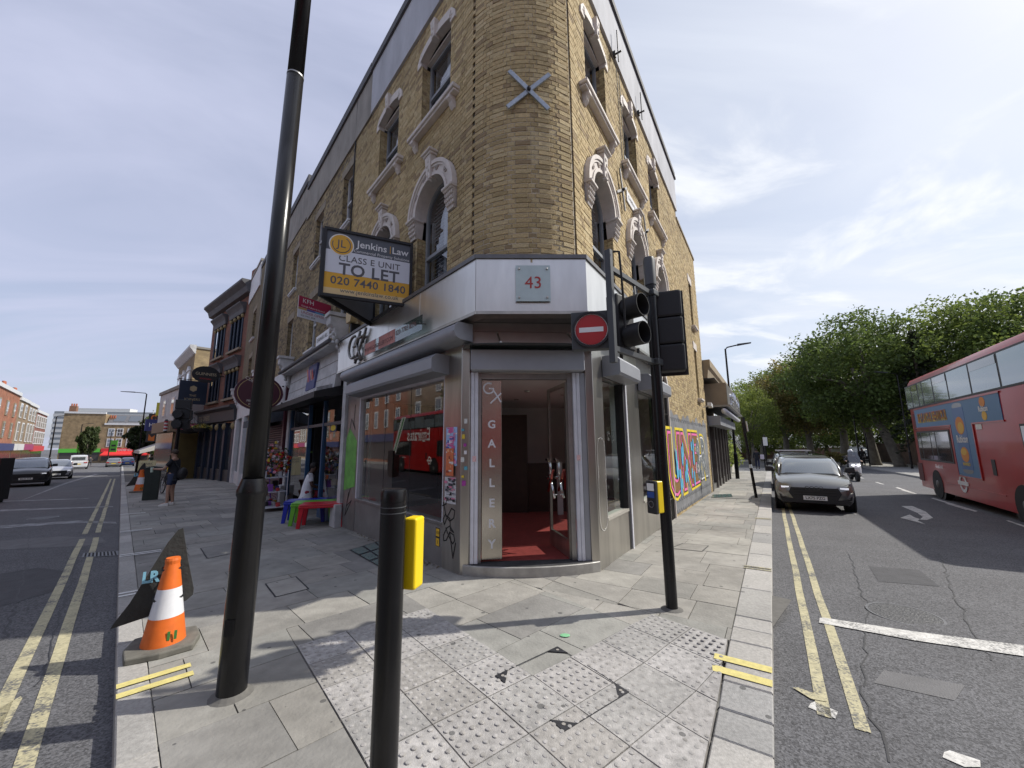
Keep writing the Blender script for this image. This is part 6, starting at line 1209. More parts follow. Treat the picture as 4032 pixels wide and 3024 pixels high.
def car(name, label, cat, loc, heading, paint, L=4.2, W=1.80, H=1.50, hood=.98, group=None, plate='', front=True, suv=False, van=False, bars=False, led=False, darkwheel=False):
    """heading: direction the nose points, degrees from +Y towards +X"""
    t = thing(name, label, cat, loc, math.pi/2-R(heading), group, world=False); w_ = W/2; x0, x1 = -L/2, L/2; zb = .20 if not suv else .24
    def ring(x, hw, z0, zs, zt, cr):         # half-section: sill, flank, shoulder, crowned top
        h = [(hw*.86, z0), (hw*.97, z0+.12), (hw, (z0+zs)/2), (hw*.985, zs-.06), (hw*.93, zs), (hw*.55, zt), (0, zt+cr)]
        return [(x, -y, z) for y, z in h]+[(x, y, z) for y, z in h[-2::-1]]
    zs = hood-.03; dk = hood+.04 if not van else hood+.1
    st = [(x1, w_*.70, zb+.16, zs-.34, zs-.32), (x1-.06, w_*.84, zb+.06, zs-.22, zs-.20), (x1-.22, w_*.95, zb, zs-.13, zs-.10), (x1-.55, w_, zb, zs-.06, zs-.02), (x1-1.15, w_, zb, zs, hood+.02), (.3, w_, zb, zs+.03, hood+.05), (-.8, w_, zb, zs+.05, hood+.06), (x0+.5, w_*.98, zb, zs+.06, dk), (x0+.14, w_*.93, zb+.05, zs+.03, dk-.04), (x0, w_*.84, zb+.18, zs-.08, dk-.16)]
    k = MB(); k.loft([ring(x, hw, a, b_, c_, .03) for x, hw, a, b_, c_ in st]); k.build('body', paint, t, auto=38)
    fx, rx = (x1-1.05, x0+.30) if not van else (x1-.75, x0+.05)
    def gr(x, hb, ht, zb_, zt): return [(x, -hb, zb_), (x, -(hb*.55+ht*.45)*1.02, (zb_+zt)/2), (x, -ht, zt-.05), (x, -ht*.8, zt), (x, ht*.8, zt), (x, ht, zt-.05), (x, (hb*.55+ht*.45)*1.02, (zb_+zt)/2), (x, hb, zb_)]
    gw = w_*.92
    sec = [(fx, gw*.90, gw*.86, hood-.02, hood+.04), (fx-.38, gw*.97, gw*.83, hood, hood+(H-hood)*.60), (fx-.80, gw, gw*.80, hood, H-.05), (fx-1.35, gw, gw*.81, hood+.02, H), (fx-2.1, gw, gw*.80, hood+.02, H-.01), (rx+.55, gw*.98, gw*.78, hood+.03, H-.07), (rx+.18, gw*.95, gw*.80, hood+.03, hood+(H-hood)*.55), (rx, gw*.92, gw*.84, hood, hood+.08)] if not van else [(fx, gw*.9, gw*.86, hood-.02, hood+.04), (fx-.45, gw*.97, gw*.88, hood, hood+(H-hood)*.65), (fx-.85, gw, gw*.88, hood, H-.05), (fx-1.5, gw, gw*.9, hood, H), (rx+.3, gw, gw*.9, hood, H), (rx, gw*.97, gw*.9, hood-.2, H-.12)]
    k = MB(); k.loft([gr(*s_) for s_ in sec]); k.build('cabin_glass', m_carglass if not van else paint, t, auto=35)
    # roof panel and pillars stand just proud of the glass
    k = MB(); rs = sec[2:6] if not van else sec[2:4]; k.loft([[(x, -ht*.98, zt-.055), (x, -ht*.8, zt+.008), (x, 0, zt+.02), (x, ht*.8, zt+.008), (x, ht*.98, zt-.055), (x, ht*.7, zt-.02), (x, -ht*.7, zt-.02)] for x, hb, ht, zb_, zt in rs]); k.build('roof', paint, t, auto=40)
    for s_ in (-1, 1):
        side = lambda i, f: (sec[i][0], s_*((sec[i][1]*(1-f)+sec[i][2]*f)*1.012), sec[i][3]*(1-f)+(sec[i][4]-.05)*f)
        for nm, a_, b_ in (('pillar', side(0, .0), side(2, 1)), ('pillar', ((sec[3][0]), s_*gw*1.01, hood), ((sec[3][0]-.05), s_*gw*.815, H-.05)), ('pillar', side(len(sec)-1, 0), side(max(len(sec)-3, 3), 1))):
            k = MB(); k.tube([a_, Vector(a_).lerp(Vector(b_), .5)+Vector((0, s_*.02, .02)), b_], .035, 6); k.build(nm, paint, t, smooth=True)
        k = MB(); mx_ = fx-.35; k.hexa([(mx_-.06, s_*(w_*.93), hood+.05), (mx_+.06, s_*w_*.93, hood+.05), (mx_+.08, s_*(w_+.20), hood+.05), (mx_-.04, s_*(w_+.20), hood+.05), (mx_-.06, s_*(w_*.98), hood+.20), (mx_+.05, s_*(w_*.98), hood+.20), (mx_+.06, s_*(w_+.19), hood+.22), (mx_-.05, s_*(w_+.19), hood+.22)]); k.build('mirror', m_trim, t, bevel=.03)
        wr = .34 if not suv else .37
        for x in (x1-.82, x0+.78): wheel(t, x, s_*(w_-.10), wr, .22, darkwheel); k = MB(); k.lathe([(wr*1.14, -.02), (wr*1.14, .012)], (x, s_*(w_-.005), wr+.02), 20, 'y'); k.build('wheel_arch', m_trim, t)
    if bars:
        for s_ in (-.55, .55): k = MB(); k.box(-1.1, .6, s_-.02, s_+.02, H+.0, H+.07); k.build('roof_rail', m_trim, t)
        for x in (-.75, .35): k = MB(); k.box(x-.04, x+.04, -.68, .68, H+.09, H+.125); k.build('roof_bar', mat('roof_bar_white', (.75, .75, .75), .4), t)
    # nose
    zl = zs-.24; gx = x1-.02
    if front:
        gg = [(-.52, zl-.02), (.52, zl-.02), (.58, zl-.16), (.44, zl-.40), (-.44, zl-.40), (-.58, zl-.16)]; k = MB(); k.add([(gx+.055-abs(y)*.03, y, z) for y, z in gg]+[(gx-.12, y, z) for y, z in gg], [tuple(range(6)), (6, 11, 10, 9, 8, 7)]+[(i, i+6, (i+1) % 6+6, (i+1) % 6) for i in range(6)]); k.build('grille', m_trim, t)
        for z in (zl-.08, zl-.15, zl-.22): k = MB(); k.box(gx+.03, gx+.06, -.46, .46, z-.008, z+.008); k.build('grille_bar', mat('grille_gloss', (.04, .04, .042), .25), t)
        if plate: k = MB(); k.box(gx+.05, gx+.075, -.26, .26, zl-.345, zl-.235); pt_ = k.build('number_plate', m_plate, t); M_ = Matrix(((0, 0, 1, gx+.077), (1, 0, 0, 0), (0, 1, 0, zl-.29), (0, 0, 0, 1))); text('plate_lettering', plate, .105, M_, m_blk, pt_, ext=.0006, sx=.93, bold=.001)
        k = MB(); k.prism([(-w_*.8, zb+.06), (w_*.8, zb+.06), (w_*.86, zb+.16), (-w_*.86, zb+.16)], gx-.10, gx+.035, 'x'); k.build('lower_intake', m_trim, t)
        for s_ in (-1, 1):
            hl = [(s_*.50, zl-.13), (s_*w_*.95, zl-.04), (s_*w_*.92, zl+.12), (s_*.50, zl+.0)]; k = MB(); k.add([(x1-.02-.55*max(abs(y)-.5, 0), y, z) for y, z in hl]+[(x1-.28-.3*max(abs(y)-.5, 0), y, z) for y, z in hl], [(0, 1, 2, 3), (7, 6, 5, 4), (0, 4, 5, 1), (1, 5, 6, 2), (2, 6, 7, 3), (3, 7, 4, 0)]); h_ = k.build('headlight', m_lamp if led else mat('lamp_mid', (.28, .29, .30), .08, spec=.9, coat=.6), t)
            k = MB(); P = [(s_*.66, zl-.24), (s_*w_*.92, zl-.13), (s_*w_*.93, zl-.18), (s_*.68, zl-.285)]; k.add([(x1+.012-.25*max(abs(y)-.5, 0), y, z) for y, z in P]+[(x1-.2, y, z) for y, z in P], [(0, 1, 2, 3), (7, 6, 5, 4), (0, 4, 5, 1), (1, 5, 6, 2), (2, 6, 7, 3), (3, 7, 4, 0)]); k.build('bumper_blade', m_rim if not led else m_trim, t)
            k = MB(); k.box(x1-.10, x1-.03, s_*.56, s_*.74, zl-.045, zl+.0); k.build('light_strip', mat('led_white', (.9, .92, 1), .3, emit=1.5 if led else .5), h_)
            k = MB(); P = [(s_*.62, zl-.44), (s_*w_*.86, zl-.36), (s_*w_*.90, zl-.18), (s_*.70, zl-.30)]; k.add([(x1-.0-.25*max(abs(y)-.5, 0), y, z) for y, z in P]+[(x1-.3, y, z) for y, z in P], [(0, 1, 2, 3), (7, 6, 5, 4), (0, 4, 5, 1), (1, 5, 6, 2), (2, 6, 7, 3), (3, 7, 4, 0)]); k.build('side_intake', m_trim, t)
    else:
        for s_ in (-1, 1): k = MB(); k.box(x0-.02, x0+.12, s_*.5, s_*w_*.92, zs-.22, zs-.06); k.build('tail_light', m_tail, t)
        k = MB(); k.box(x0-.015, x0+.05, -.26, .26, zs-.38, zs-.27); k.build('number_plate', m_plateY, t)
        if van: k = MB(); k.box(x0-.01, x0+.1, -.6, .6, hood+.25, H-.25); k.build('rear_window', m_carglass, t)
    return t
def paintm(n, c, metal=.3): return mat('paint_'+n, c, .28, metal=metal, coat=.8)
# parked cars at the right kerb (noses towards us)
def RK(t, off): p = KR0+KRd*t+KRn*off; return Vector((p.x, p.y, zg(p.y)+ROADZ))
au = car('parked_car', 'dark grey SUV parked facing us at the right kerb', 'car', RK(12.35, 1.02), 180+RA, paintm('graphite', (.20, .20, .185), .65), L=4.2, W=1.80, H=1.51, hood=1.0, plate='LX75 PZG', group='cars parked at the right kerb', suv=True, darkwheel=True)
k = MB()
for i in range(4): k.ring((-.15+i*.1, .70), .055, .042, 0, .006, 0, 360, 12)
o = k.build('badge', mat('badge_dark', (.12, .12, .12), .2, metal=.8), au); o.matrix_basis = Matrix(((0, 1, 0, 2.125), (1, 0, 0, 0), (0, 0, 1, -.0), (0, 0, 0, 1)))
car('parked_car', 'black car with white roof bars parked behind the grey SUV', 'car', RK(19.3, .98), 180+RA, paintm('black', (.02, .02, .022)), L=4.5, W=1.8, H=1.58, hood=1.0, plate='', group='cars parked at the right kerb', bars=True, suv=True)
vv = RK(66, 9.6); car('parked_van', 'pale van parked on the verge behind the tree trunks', 'van', (vv.x, vv.y, zg(vv.y)), 200, paintm('vanwhite', (.6, .62, .64), 0), L=4.8, W=1.9, H=2.0, hood=1.15, van=True)
# left street traffic
def PX(px, py): return GS(px, py, ROADZ)
p = PX(98, 1918); car('black_suv', 'black SUV driving towards us with lit headlights in the left street', 'car', p+Vector((-1.65, 1.4, -.03)), 131, paintm('black', (.02, .02, .022)), L=4.4, W=1.84, H=1.64, hood=1.06, plate='BK25 PYF', group='traffic in the left street', suv=True, led=True, darkwheel=True)
p = PX(216, 1888); car('silver_hatchback', 'silver hatchback driving behind the black SUV', 'car', p+Vector((-1.5, 1.3, -.04)), 131, paintm('silver', (.55, .56, .58), .5), L=4.0, W=1.72, H=1.48, hood=.98, plate='KF15 LHE', group='traffic in the left street', led=True)
p = PX(305, 1846); car('white_van', 'white van seen from behind further down the left street', 'van', p+Vector((0, 0, -.02)), -48, paintm('vanwhite', (.6, .62, .64), 0), L=4.6, W=1.85, H=1.95, hood=1.1, front=False, van=True, group='traffic in the left street')
p = PX(447, 1838); car('grey_saloon', 'grey saloon car waiting far down the left street', 'car', p, -44, paintm('greymetal', (.28, .28, .27), .5), L=4.5, W=1.8, H=1.45, hood=.95, front=False, group='traffic in the left street')
p = PX(500, 1835); car('blue_car', 'blue car beside the grey saloon far down the left street', 'car', p, -44, paintm('blue', (.02, .07, .25), .3), L=4.3, W=1.8, H=1.5, hood=.95, front=False, group='traffic in the left street')
# ---- double-decker buses
m_bred = mat('bus_red', (.40, .014, .013), .32, coat=.25, var=.10, scale=1.5, bump=.02, bscale=1.2); m_bglass = mat('bus_glass', (.30, .36, .38), .05, spec=.9, metal=.55); m_bgl2 = mat('bus_glass_dark', (.03, .035, .035), .05, spec=.9, coat=1.); m_bfr = mat('bus_gasket', (.02, .018, .018), .5)
def bus(name, label, loc, heading, ad=1):
    t = thing(name, label, 'bus', loc, math.pi/2-R(heading), 'red double-decker buses', world=False)
    xa, xb = -2.05, 8.35; Ht = 4.38
    def rg(x, hw, z0, z1, rr=.28):
        P = [(hw, z0), (hw, z0+.3), (hw, 2.4), (hw*.995, z1-rr*1.6), (hw*.965, z1-rr*.7), (hw*.90, z1-rr*.22), (hw*.78, z1)]; return [(x, -y, z) for y, z in P]+[(x, y, z) for y, z in P[::-1]]
    k = MB(); k.loft([rg(xa, 1.12, .38, Ht-.34), rg(xa+.08, 1.2, .32, Ht-.12), rg(xa+.3, 1.25, .28, Ht), rg(xb-.6, 1.25, .28, Ht), rg(xb-.2, 1.2, .3, Ht-.15), rg(xb, 1.05, .4, Ht-.5)]); k.build('body', m_bred, t, auto=35)
    for s_ in (-1, 1):
        y = s_*1.252
        def pane(x0, x1, z0, z1, m, nm, d=.010): k = MB(); k.box(x0, x1, y, y+s_*d, z0, z1); return k.build(nm, m, t)
        ups = [-1.92, -1.2, -.45, .05, 1.1, 2.35, 3.95, 5.55, 7.0, 8.0]; pane(-1.97, 8.05, 3.20, 4.10, m_bfr, 'upper_gasket', .008)
        for i in range(9):
            w_ = thing_part('upper_window', t); k = MB(); k.box(ups[i]+.05, ups[i+1]-.05, y+s_*.006, y+s_*.014, 3.25, 4.05); k.build('pane', m_bglass, w_)
            if i in (1, 4, 6): k = MB(); k.box(ups[i]+.06, ups[i+1]-.06, y+s_*.012, y+s_*.020, 3.83, 4.04); k.build('hopper', m_bgl2, w_)
        lows = [-1.35, -.95, .05, .55, 1.75]; pane(-1.42, 1.82, 1.27, 2.33, m_bfr, 'lower_gasket', .008)
        for i in range(4): pane(lows[i]+.04, lows[i+1]-.04, 1.33, 2.27, m_bgl2, 'lower_window', .013)
        pane(5.95, 8.0, 1.3, 2.35, m_bfr, 'lower_gasket', .008)
        for a, c in ((6.0, 6.9), (7.0, 7.9)): pane(a, c, 1.35, 2.3, m_bgl2, 'lower_window', .013)
        for x in (0, 5.55):
            wheel(t, x, s_*1.12, .50, .28, hub=True); k = MB(); k.lathe([(.66, 0), (.66, .012)], (x, s_*1.243, .56), 22, 'y'); k.build('wheel_arch', m_bfr, t)
        pane(-1.9, -1.35, .5, 1.15, mat('bus_grille', (.10, .02, .02), .7), 'engine_grille', .008); pane(-1.55, -1.3, 2.4, 3.0, mat('bus_dark_vent', (.16, .02, .02), .7), 'vent', .006)
        k = MB(); k.box(.8, 4.7, y, y+s_*.012, .62, .65); k.box(-1.25, 1.9, y, y+s_*.012, 2.385, 2.41); k.build('rub_rail', m_bred, t, kind='stuff')
        pane(4.25, 4.45, 1.1, 1.5, m_bfr, 'cab_vent', .008); pane(3.75, 4.1, 2.28, 2.42, m_plate, 'notice', .008)
        # side faces: letters run the way the viewer on that side reads
        SF_ = Matrix(((1 if s_ < 0 else -1, 0, 0, 0), (0, 0, s_ if s_ > 0 else -1, y+s_*.02), (0, 1, 0, 0), (0, 0, 0, 1)))
        def tx(body, size, x, z, m, sx=1., bold=0., par=t): return text('lettering', body, size, Matrix.Translation((x, 0, z)) @ SF_, m, par, ext=.001, bold=bold, sx=sx)
        if ad == 1:
            ad_ = thing_part('advert_panel', t); mb = mat('ad_blue', (.10, .22, .40), .45)
            def apane(x0, x1, z0, z1, m, d, nm): k = MB(); k.box(x0, x1, y, y+s_*d, z0, z1); return k.build(nm, m, ad_)
            apane(-1.25, 5.3, 2.47, 3.13, mb, .012, 'panel'); apane(2.05, 3.55, .95, 2.469, mb, .012, 'panel')
            for a in ((-1.3, 5.35, 3.13, 3.17), (-1.3, 2.05, 2.43, 2.47), (3.55, 5.35, 2.43, 2.47), (2.0, 2.05, .95, 2.43), (3.55, 3.6, .95, 2.43), (2.0, 3.6, .91, .95)): apane(*a, m_bred, .022, 'frame_bar')
            for dz_, m_ in ((-.04, mat('ad_yellow', (.75, .55, .08), .5)), (.0, mat('ad_orange', (.60, .18, .03), .5))): tx('BIG FLAVOUR BEHAVIOUR', .42, .48, 2.80+dz_, m_, .56, .010, ad_)
            # the drinks can and fruit
            def disc(x, z, rx_, rz, m, d, nm, n=20): k = MB(); k.prism([(x+rx_*math.cos(i*6.283/n), z+rz*math.sin(i*6.283/n)) for i in range(n)], y+s_*.012, y+s_*d, 'y'); return k.build(nm, m, ad_)
            apane(2.35, 3.15, 1.15, 2.95, mat('can_blue', (.05, .14, .36), .35), .016, 'can'); disc(2.75, 3.0, .36, .09, m_rim, .015, 'can_top'); disc(2.75, 1.12, .36, .09, m_rim, .015, 'can_base')
            fr_o = mat('fruit_orange', (.70, .25, .03), .5); fr_y = mat('fruit_yellow', (.75, .45, .05), .5); disc(2.75, 2.42, .30, .26, fr_o, .019, 'fruit'); disc(2.8, 2.36, .2, .16, fr_y, .021, 'fruit'); disc(2.75, 1.58, .27, .22, fr_o, .019, 'fruit'); disc(2.7, 1.66, .2, .1, fr_y, .021, 'fruit')
            tx('Rubicon', .30, 2.75, 2.02, m_wl, .8, .008, ad_); tx('MANGO', .13, 2.75, 1.30, mat('ad_yellow', (.75, .55, .08), .5), 1., .003, ad_); disc(4.4, 2.98, .16, .13, fr_o, .018, 'fruit'); tx('Rubicon', .2, 4.4, 2.80, m_wl, .8, .005, ad_); disc(4.4, 2.62, .14, .12, fr_y, .018, 'fruit')
        else:
            tx('Emirates', 1.25, 3.0, 2.75, m_wl, .9, .01); k = MB(); k.hexa([(-1.9, y, 1.4), (-1.2, y, 1.4), (-1.2, y+s_*.022, 1.4), (-1.9, y+s_*.022, 1.4), (-.2, y, 4.2), (.6, y, 4.2), (.6, y+s_*.022, 4.2), (-.2, y+s_*.022, 4.2)]); k.build('white_swoosh', m_wpl, t); k = MB(); k.hexa([(-1.6, y, 1.5), (-1.4, y, 1.5), (-1.4, y+s_*.026, 1.5), (-1.6, y+s_*.026, 1.5), (.1, y, 4.1), (.4, y, 4.1), (.4, y+s_*.026, 4.1), (.1, y+s_*.026, 4.1)]); k.build('green_swoosh', mat('swoosh_green', (.05, .25, .06), .5), t)
        rd = thing_part('roundel', t); k = MB(); k.ring((2.2 if ad == 1 else 4.9, .72 if ad == 1 else 1.0), .27, .18, y+s_*.006, y+s_*.012, 0, 360, 22); k.build('ring', m_wl, rd); cx_ = 2.2 if ad == 1 else 4.9; cz_ = .72 if ad == 1 else 1.0; k = MB(); k.box(cx_-.36, cx_+.36, y, y+s_*.016, cz_-.055, cz_+.055); k.build('bar', m_wl, rd)
        tx('Go-Ahead', .16, .45, 1.12, m_wl)
    k = MB(); k.box(xa-.012, xa+.3, -.95, .95, 3.2, 3.95); k.build('rear_window', m_bgl2, t)
    k = MB(); k.box(xb-.3, xb+.012, -.95, .95, 1.2, 2.6); k.build('windscreen', m_bgl2, t); k = MB(); k.box(xb-.35, xb-.08, -.98, .98, 3.1, 3.9); k.build('upper_windscreen', m_bgl2, t); k = MB(); k.box(xb-.3, xb-.05, -.8, .8, 2.68, 3.0); k.build('blind_box', m_bfr, t)
    for s_ in (-1, 1):
        for z in (.9, 1.2): k = MB(); k.box(xa-.01, xa+.1, s_*.9-.09, s_*.9+.09, z-.1, z+.1); k.build('tail_light', m_tail, t)
        k = MB(); k.box(xb-.3, xb-.02, s_*.85-.15, s_*.85+.15, .7, .9); k.build('headlight', m_lamp, t)
    return t
p = PX(3704, 1965); bus('double_decker_bus', 'red double-decker bus with a blue fruit drink advert entering on the right', p+Vector((1.05, -.69, 0)), 180+RA, 1)
# a second bus waiting across the left street, seen mirrored in the shop window
bp = Vector((-25.4, 15.6, zg(17)+ROADZ)); bus('double_decker_bus', 'red double-decker bus mirrored in the left shop window', bp, 135, 2)
# ---- scooter
sc = thing('scooter', 'white and black motor scooter with tall screen coming towards us', 'scooter', PX(3365, 1893), math.pi/2-R(180+RA-4), world=False); m_sw = paintm('scooterwhite', (.7, .71, .72), 0)
for x in (.68, -.62): wheel(sc, x, 0.001, .29, .13, True)
k = MB(); k.loft([[(.78, -.03, .55), (.78, .03, .55), (.72, .06, .95), (.72, -.06, .95)], [(.60, -.24, .42), (.60, .24, .42), (.52, .26, 1.0), (.52, -.26, 1.0)], [(.40, -.22, .35), (.40, .22, .35), (.36, .2, .95), (.36, -.2, .95)]]); k.build('fairing', m_sw, sc, auto=50, bevel=.02)
k = MB(); k.loft([[(.42, -.2, .22), (.42, .2, .22), (.42, .2, .34), (.42, -.2, .34)], [(-.2, -.24, .22), (-.2, .24, .22), (-.2, .2, .62), (-.2, -.2, .62)], [(-.85, -.16, .5), (-.85, .16, .5), (-.85, .14, .86), (-.85, -.14, .86)]]); k.build('seat_body', m_trim, sc, bevel=.03)
for s_ in (-1, 1): k = MB(); k.ell((.73, s_*.11, .88), (.05, .09, .045), 10, 6); k.build('headlight', mat('led_white2', (.95, .95, 1), .2, emit=2.), sc); k = MB(); k.tube([(.45, s_*.05, 1.05), (.42, s_*.36, 1.08)], .02, 6); k.build('handlebar', m_trim, sc); k = MB(); k.tube([(.45, s_*.2, 1.08), (.5, s_*.42, 1.3)], .008, 5); k.ell((.5, s_*.44, 1.33), (.02, .08, .05), 8, 5); k.build('mirror', m_trim, sc)
k = MB(); k.loft([[(.62, -.22, 1.0), (.62, .22, 1.0), (.60, .22, 1.0), (.60, -.22, 1.0)], [(.5, -.27, 1.25), (.5, .27, 1.25), (.48, .27, 1.25), (.48, -.27, 1.25)], [(.34, -.18, 1.58), (.34, .18, 1.58), (.32, .18, 1.58), (.32, -.18, 1.58)]]); k.build('windscreen', glass_mat('scooter_screen', (.45, .48, .52), .06), sc)
k = MB(); k.box(.77, .80, -.13, .13, .62, .74); k.build('number_plate', m_plate, sc)
# ---- bicycle leaning by the cabinet
def bicycle(name, label, loc, rz, group=None):
    t = thing(name, label, 'bicycle', loc, rz, group, world=False); m_ = mat('bike_black', (.02, .02, .022), .4)
    for x in (-.52, .52):
        wl = thing_part('wheel', t); k = MB(); k.ring((x, .34), .34, .315, -.018, .018, 0, 360, 28); k.build('tyre', m_tyre, wl); k = MB(); k.ring((x, .34), .315, .295, -.01, .01, 0, 360, 28); k.build('rim', m_rim, wl)
        for i in range(10): k = MB(); a = i*.628; k.cyl((x, 0, .34), (x+.3*math.cos(a), 0, .34+.3*math.sin(a)), .003, n=4); k.build('spoke', m_rim, wl)
    for a, b_ in (((-.52, .34), (-.18, .86)), ((-.52, .34), (-.1, .30)), ((-.1, .30), (-.18, .90)), ((-.1, .30), (.36, .80)), ((-.16, .80), (.38, .88)), ((.36, .80), (.52, .34)), ((.38, .92), (.33, 1.02))): k = MB(); k.cyl((a[0], 0, a[1]), (b_[0], 0, b_[1]), .016, n=7); k.build('frame_tube', m_, t)
    k = MB(); k.tube([(.30, -.25, .98), (.35, -.1, 1.03), (.35, .1, 1.03), (.30, .25, .98)], .014, 6); k.build('handlebar', m_, t); k = MB(); k.ell((-.2, 0, .93), (.14, .07, .03), 10, 6); k.build('saddle', m_trim, t); k = MB(); k.ring((-.1, .30), .09, .07, -.02, -.01, 0, 360, 14); k.build('chainring', m_rim, t); return t
# ================================================================ STREET FURNITURE
m_post = mat('black_post_paint', (.008, .008, .009), .26, var=.3, scale=9, spec=.35); m_cap = mat('grey_plastic_cap', (.07, .075, .08), .45)
# --- lamp post in the foreground, leaning a touch
lpz = zp(-1.89, 2.85); lpst = thing('lamp_post', 'tall black lamp post with a stout base standing in the left foreground', 'lamp post', (-1.89, 2.85, lpz), group='black lamp posts', world=False); lpst.rotation_euler = (R(.6), R(1.1), 0)
k = MB(); k.lathe([(.088, -.1), (.088, 1.28), (.096, 1.30), (.096, 1.33), (.072, 1.41)], n=28); k.build('base_tube', m_post, lpst, auto=35)
k = MB(); k.lathe([(.069, 1.41), (.066, 3.0), (.063, 4.7)], n=28); k.build('shaft', m_post, lpst, smooth=True); k = MB(); k.lathe([(.0645, 4.70), (.0645, 4.712)], n=28); k.build('joint', m_steeld, lpst); k = MB(); k.lathe([(.061, 4.712), (.054, 8.0)], n=24); k.build('shaft', m_post, lpst, smooth=True)
k = MB(); k.tube([(0, 0, 8.0), (.02, -.06, 8.12), (.1, -.5, 8.2), (.18, -.95, 8.22)], .035, 8); k.build('arm', m_post, lpst); k = MB(); k.hexa([(.1, -.9, 8.18), (.3, -.95, 8.18), (.38, -1.6, 8.2), (.22, -1.6, 8.2), (.1, -.9, 8.28), (.3, -.95, 8.28), (.38, -1.6, 8.24), (.22, -1.6, 8.24)]); k.build('lantern', m_post, lpst)
k = MB(); k.box(-.03, .03, -.095, -.088, .4, .5); k.build('door_lock', m_post, lpst)
cr = MB(); cr.lathe([(.13, 0), (.11, .012), (.09, .03)], n=16); cr.build('mortar_collar', m_bed, lpst)
# --- stub post with push-button box
sbz = zp(-.555, 1.85); sb = thing('push_button_post', 'short black post with a yellow push button box in the foreground', 'bollard', (-.555, 1.85, sbz), world=False)
k = MB(); k.lathe([(.0575, -.1), (.0575, 1.36-sbz), (.059, 1.361-sbz), (.059, 1.40-sbz), (.054, 1.414-sbz), (.03, 1.418-sbz)], n=28); k.build('post', m_post, sb, auto=35)
for z in (1.31, 1.335): k = MB(); k.lathe([(.0582, z-sbz), (.0582, z-sbz+.004)], n=28); k.build('tape_band', m_cap, sb)
m_ybox = mat('signal_yellow', (.85, .62, .01), .35, spec=.5)
def push_box(parent, M, z0, blackfront=True, hw_=.055):
    bx_ = thing_part('push_button_box', parent)
    k = MB(M); k.box(-hw_, hw_, 0, .085, z0, z0+.32); k.build('case', m_ybox, bx_, bevel=.012, seg=3)
    if blackfront:
        k = MB(M); k.box(-.06, .06, .0855, .125, z0-.005, z0+.325); k.build('front', m_blackm, bx_, bevel=.008); k = MB(M); k.box(-.045, .045, .1255, .1275, z0+.225, z0+.30); k.build('instruction_plate', m_plate, bx_); k = MB(M); k.box(-.045, .045, .1255, .1275, z0+.155, z0+.215); k.build('wait_panel', mat('wait_blue', (.03, .08, .3), .3), bx_)
        k = MB(M); k.ring((0, z0+.09), .035, .027, .125, .130, 0, 360, 14); k.build('button', m_rim, bx_)
    return bx_
Mb = Matrix.Translation((.066, .045, 0)) @ Matrix.Rotation(R(-16), 4, 'Z'); push_box(sb, Mb, .955-sbz, False, .034)
# --- traffic signal on the right
sgz = zp(1.6, 4.2); sg_ = thing('traffic_signal', 'black traffic signal pole with no entry box sign beside the shop door', 'traffic light', (1.6, 4.2, sgz))
k = MB(); k.lathe([(.0575, sgz-.1), (.0575, 3.40)], (1.6, 4.2, 0), 24); k.build('pole', m_post, sg_, auto=35); k = MB(); k.lathe([(.066, 3.40), (.066, 3.70), (.058, 3.735)], (1.6, 4.2, 0), 24); k.build('pole_cap', m_cap, sg_, auto=35); k = MB(); k.lathe([(.11, sgz), (.09, sgz+.01), (.06, sgz+.02)], (1.6, 4.2, 0), 18); k.build('collar', m_bed, sg_)
av = Vector((.97-1.6, 3.54-4.2, 0)); FA = frame((1.6, 4.2), math.degrees(math.atan2(av.x, av.y)), True); al_ = av.length
m_arm = mat('bracket_grey', (.06, .065, .07), .5, metal=.2)
for z in (3.30, 2.50): k = MB(FA); k.box(.05, al_, -.02, .02, z-.025, z+.025); k.build('bracket_arm', m_arm, sg_); k = MB(FA); k.box(-.07, .07, -.065, .065, z-.035, z+.035); k.build('clamp', m_arm, sg_, bevel=.01)
k = MB(FA); k.box(al_, al_+.05, -.03, .03, 2.36, 3.48); k.build('bracket_upright', m_arm, sg_)
k = MB(FA); k.tube([(al_+.02, .05, 3.45), (al_+.0, .10, 3.44), (al_-.02, .10, 3.2), (al_-.12, .06, 2.9), (al_-.14, .05, 2.72)], .012, 6); k.build('cable', m_blackm, sg_)
# no-entry box sign hung on the outer end
NE = frame((.585, 3.64), 102, False); nb = thing_part('no_entry_box', sg_); zc0 = 2.70
k = MB(NE); k.box(0, .38, -.10, .0, zc0-.19, zc0+.19); k.build('box', m_arm, nb, bevel=.01); k = MB(NE); k.ring((.19, zc0), .18, .158, .0, .03, 0, 360, 32); k.build('rim', m_blackm, nb, auto=30)
k = MB(NE); k.disc((.19, zc0), .158, .004, 32, .004); k.build('white_border', m_wl, nb); k = MB(NE); k.disc((.19, zc0), .150, .0085, 32, .003); k.build('red_disc', mat('sign_face_red', (.45, .025, .03), .3), nb); k = MB(NE); k.box(.19-.115, .19+.115, .012, .0135, zc0-.024, zc0+.024); k.build('white_bar', m_wl, nb)
k = MB(NE); k.box(.381, .41, -.06, .01, zc0-.16, zc0+.16); k.build('hinge', m_cap, nb)
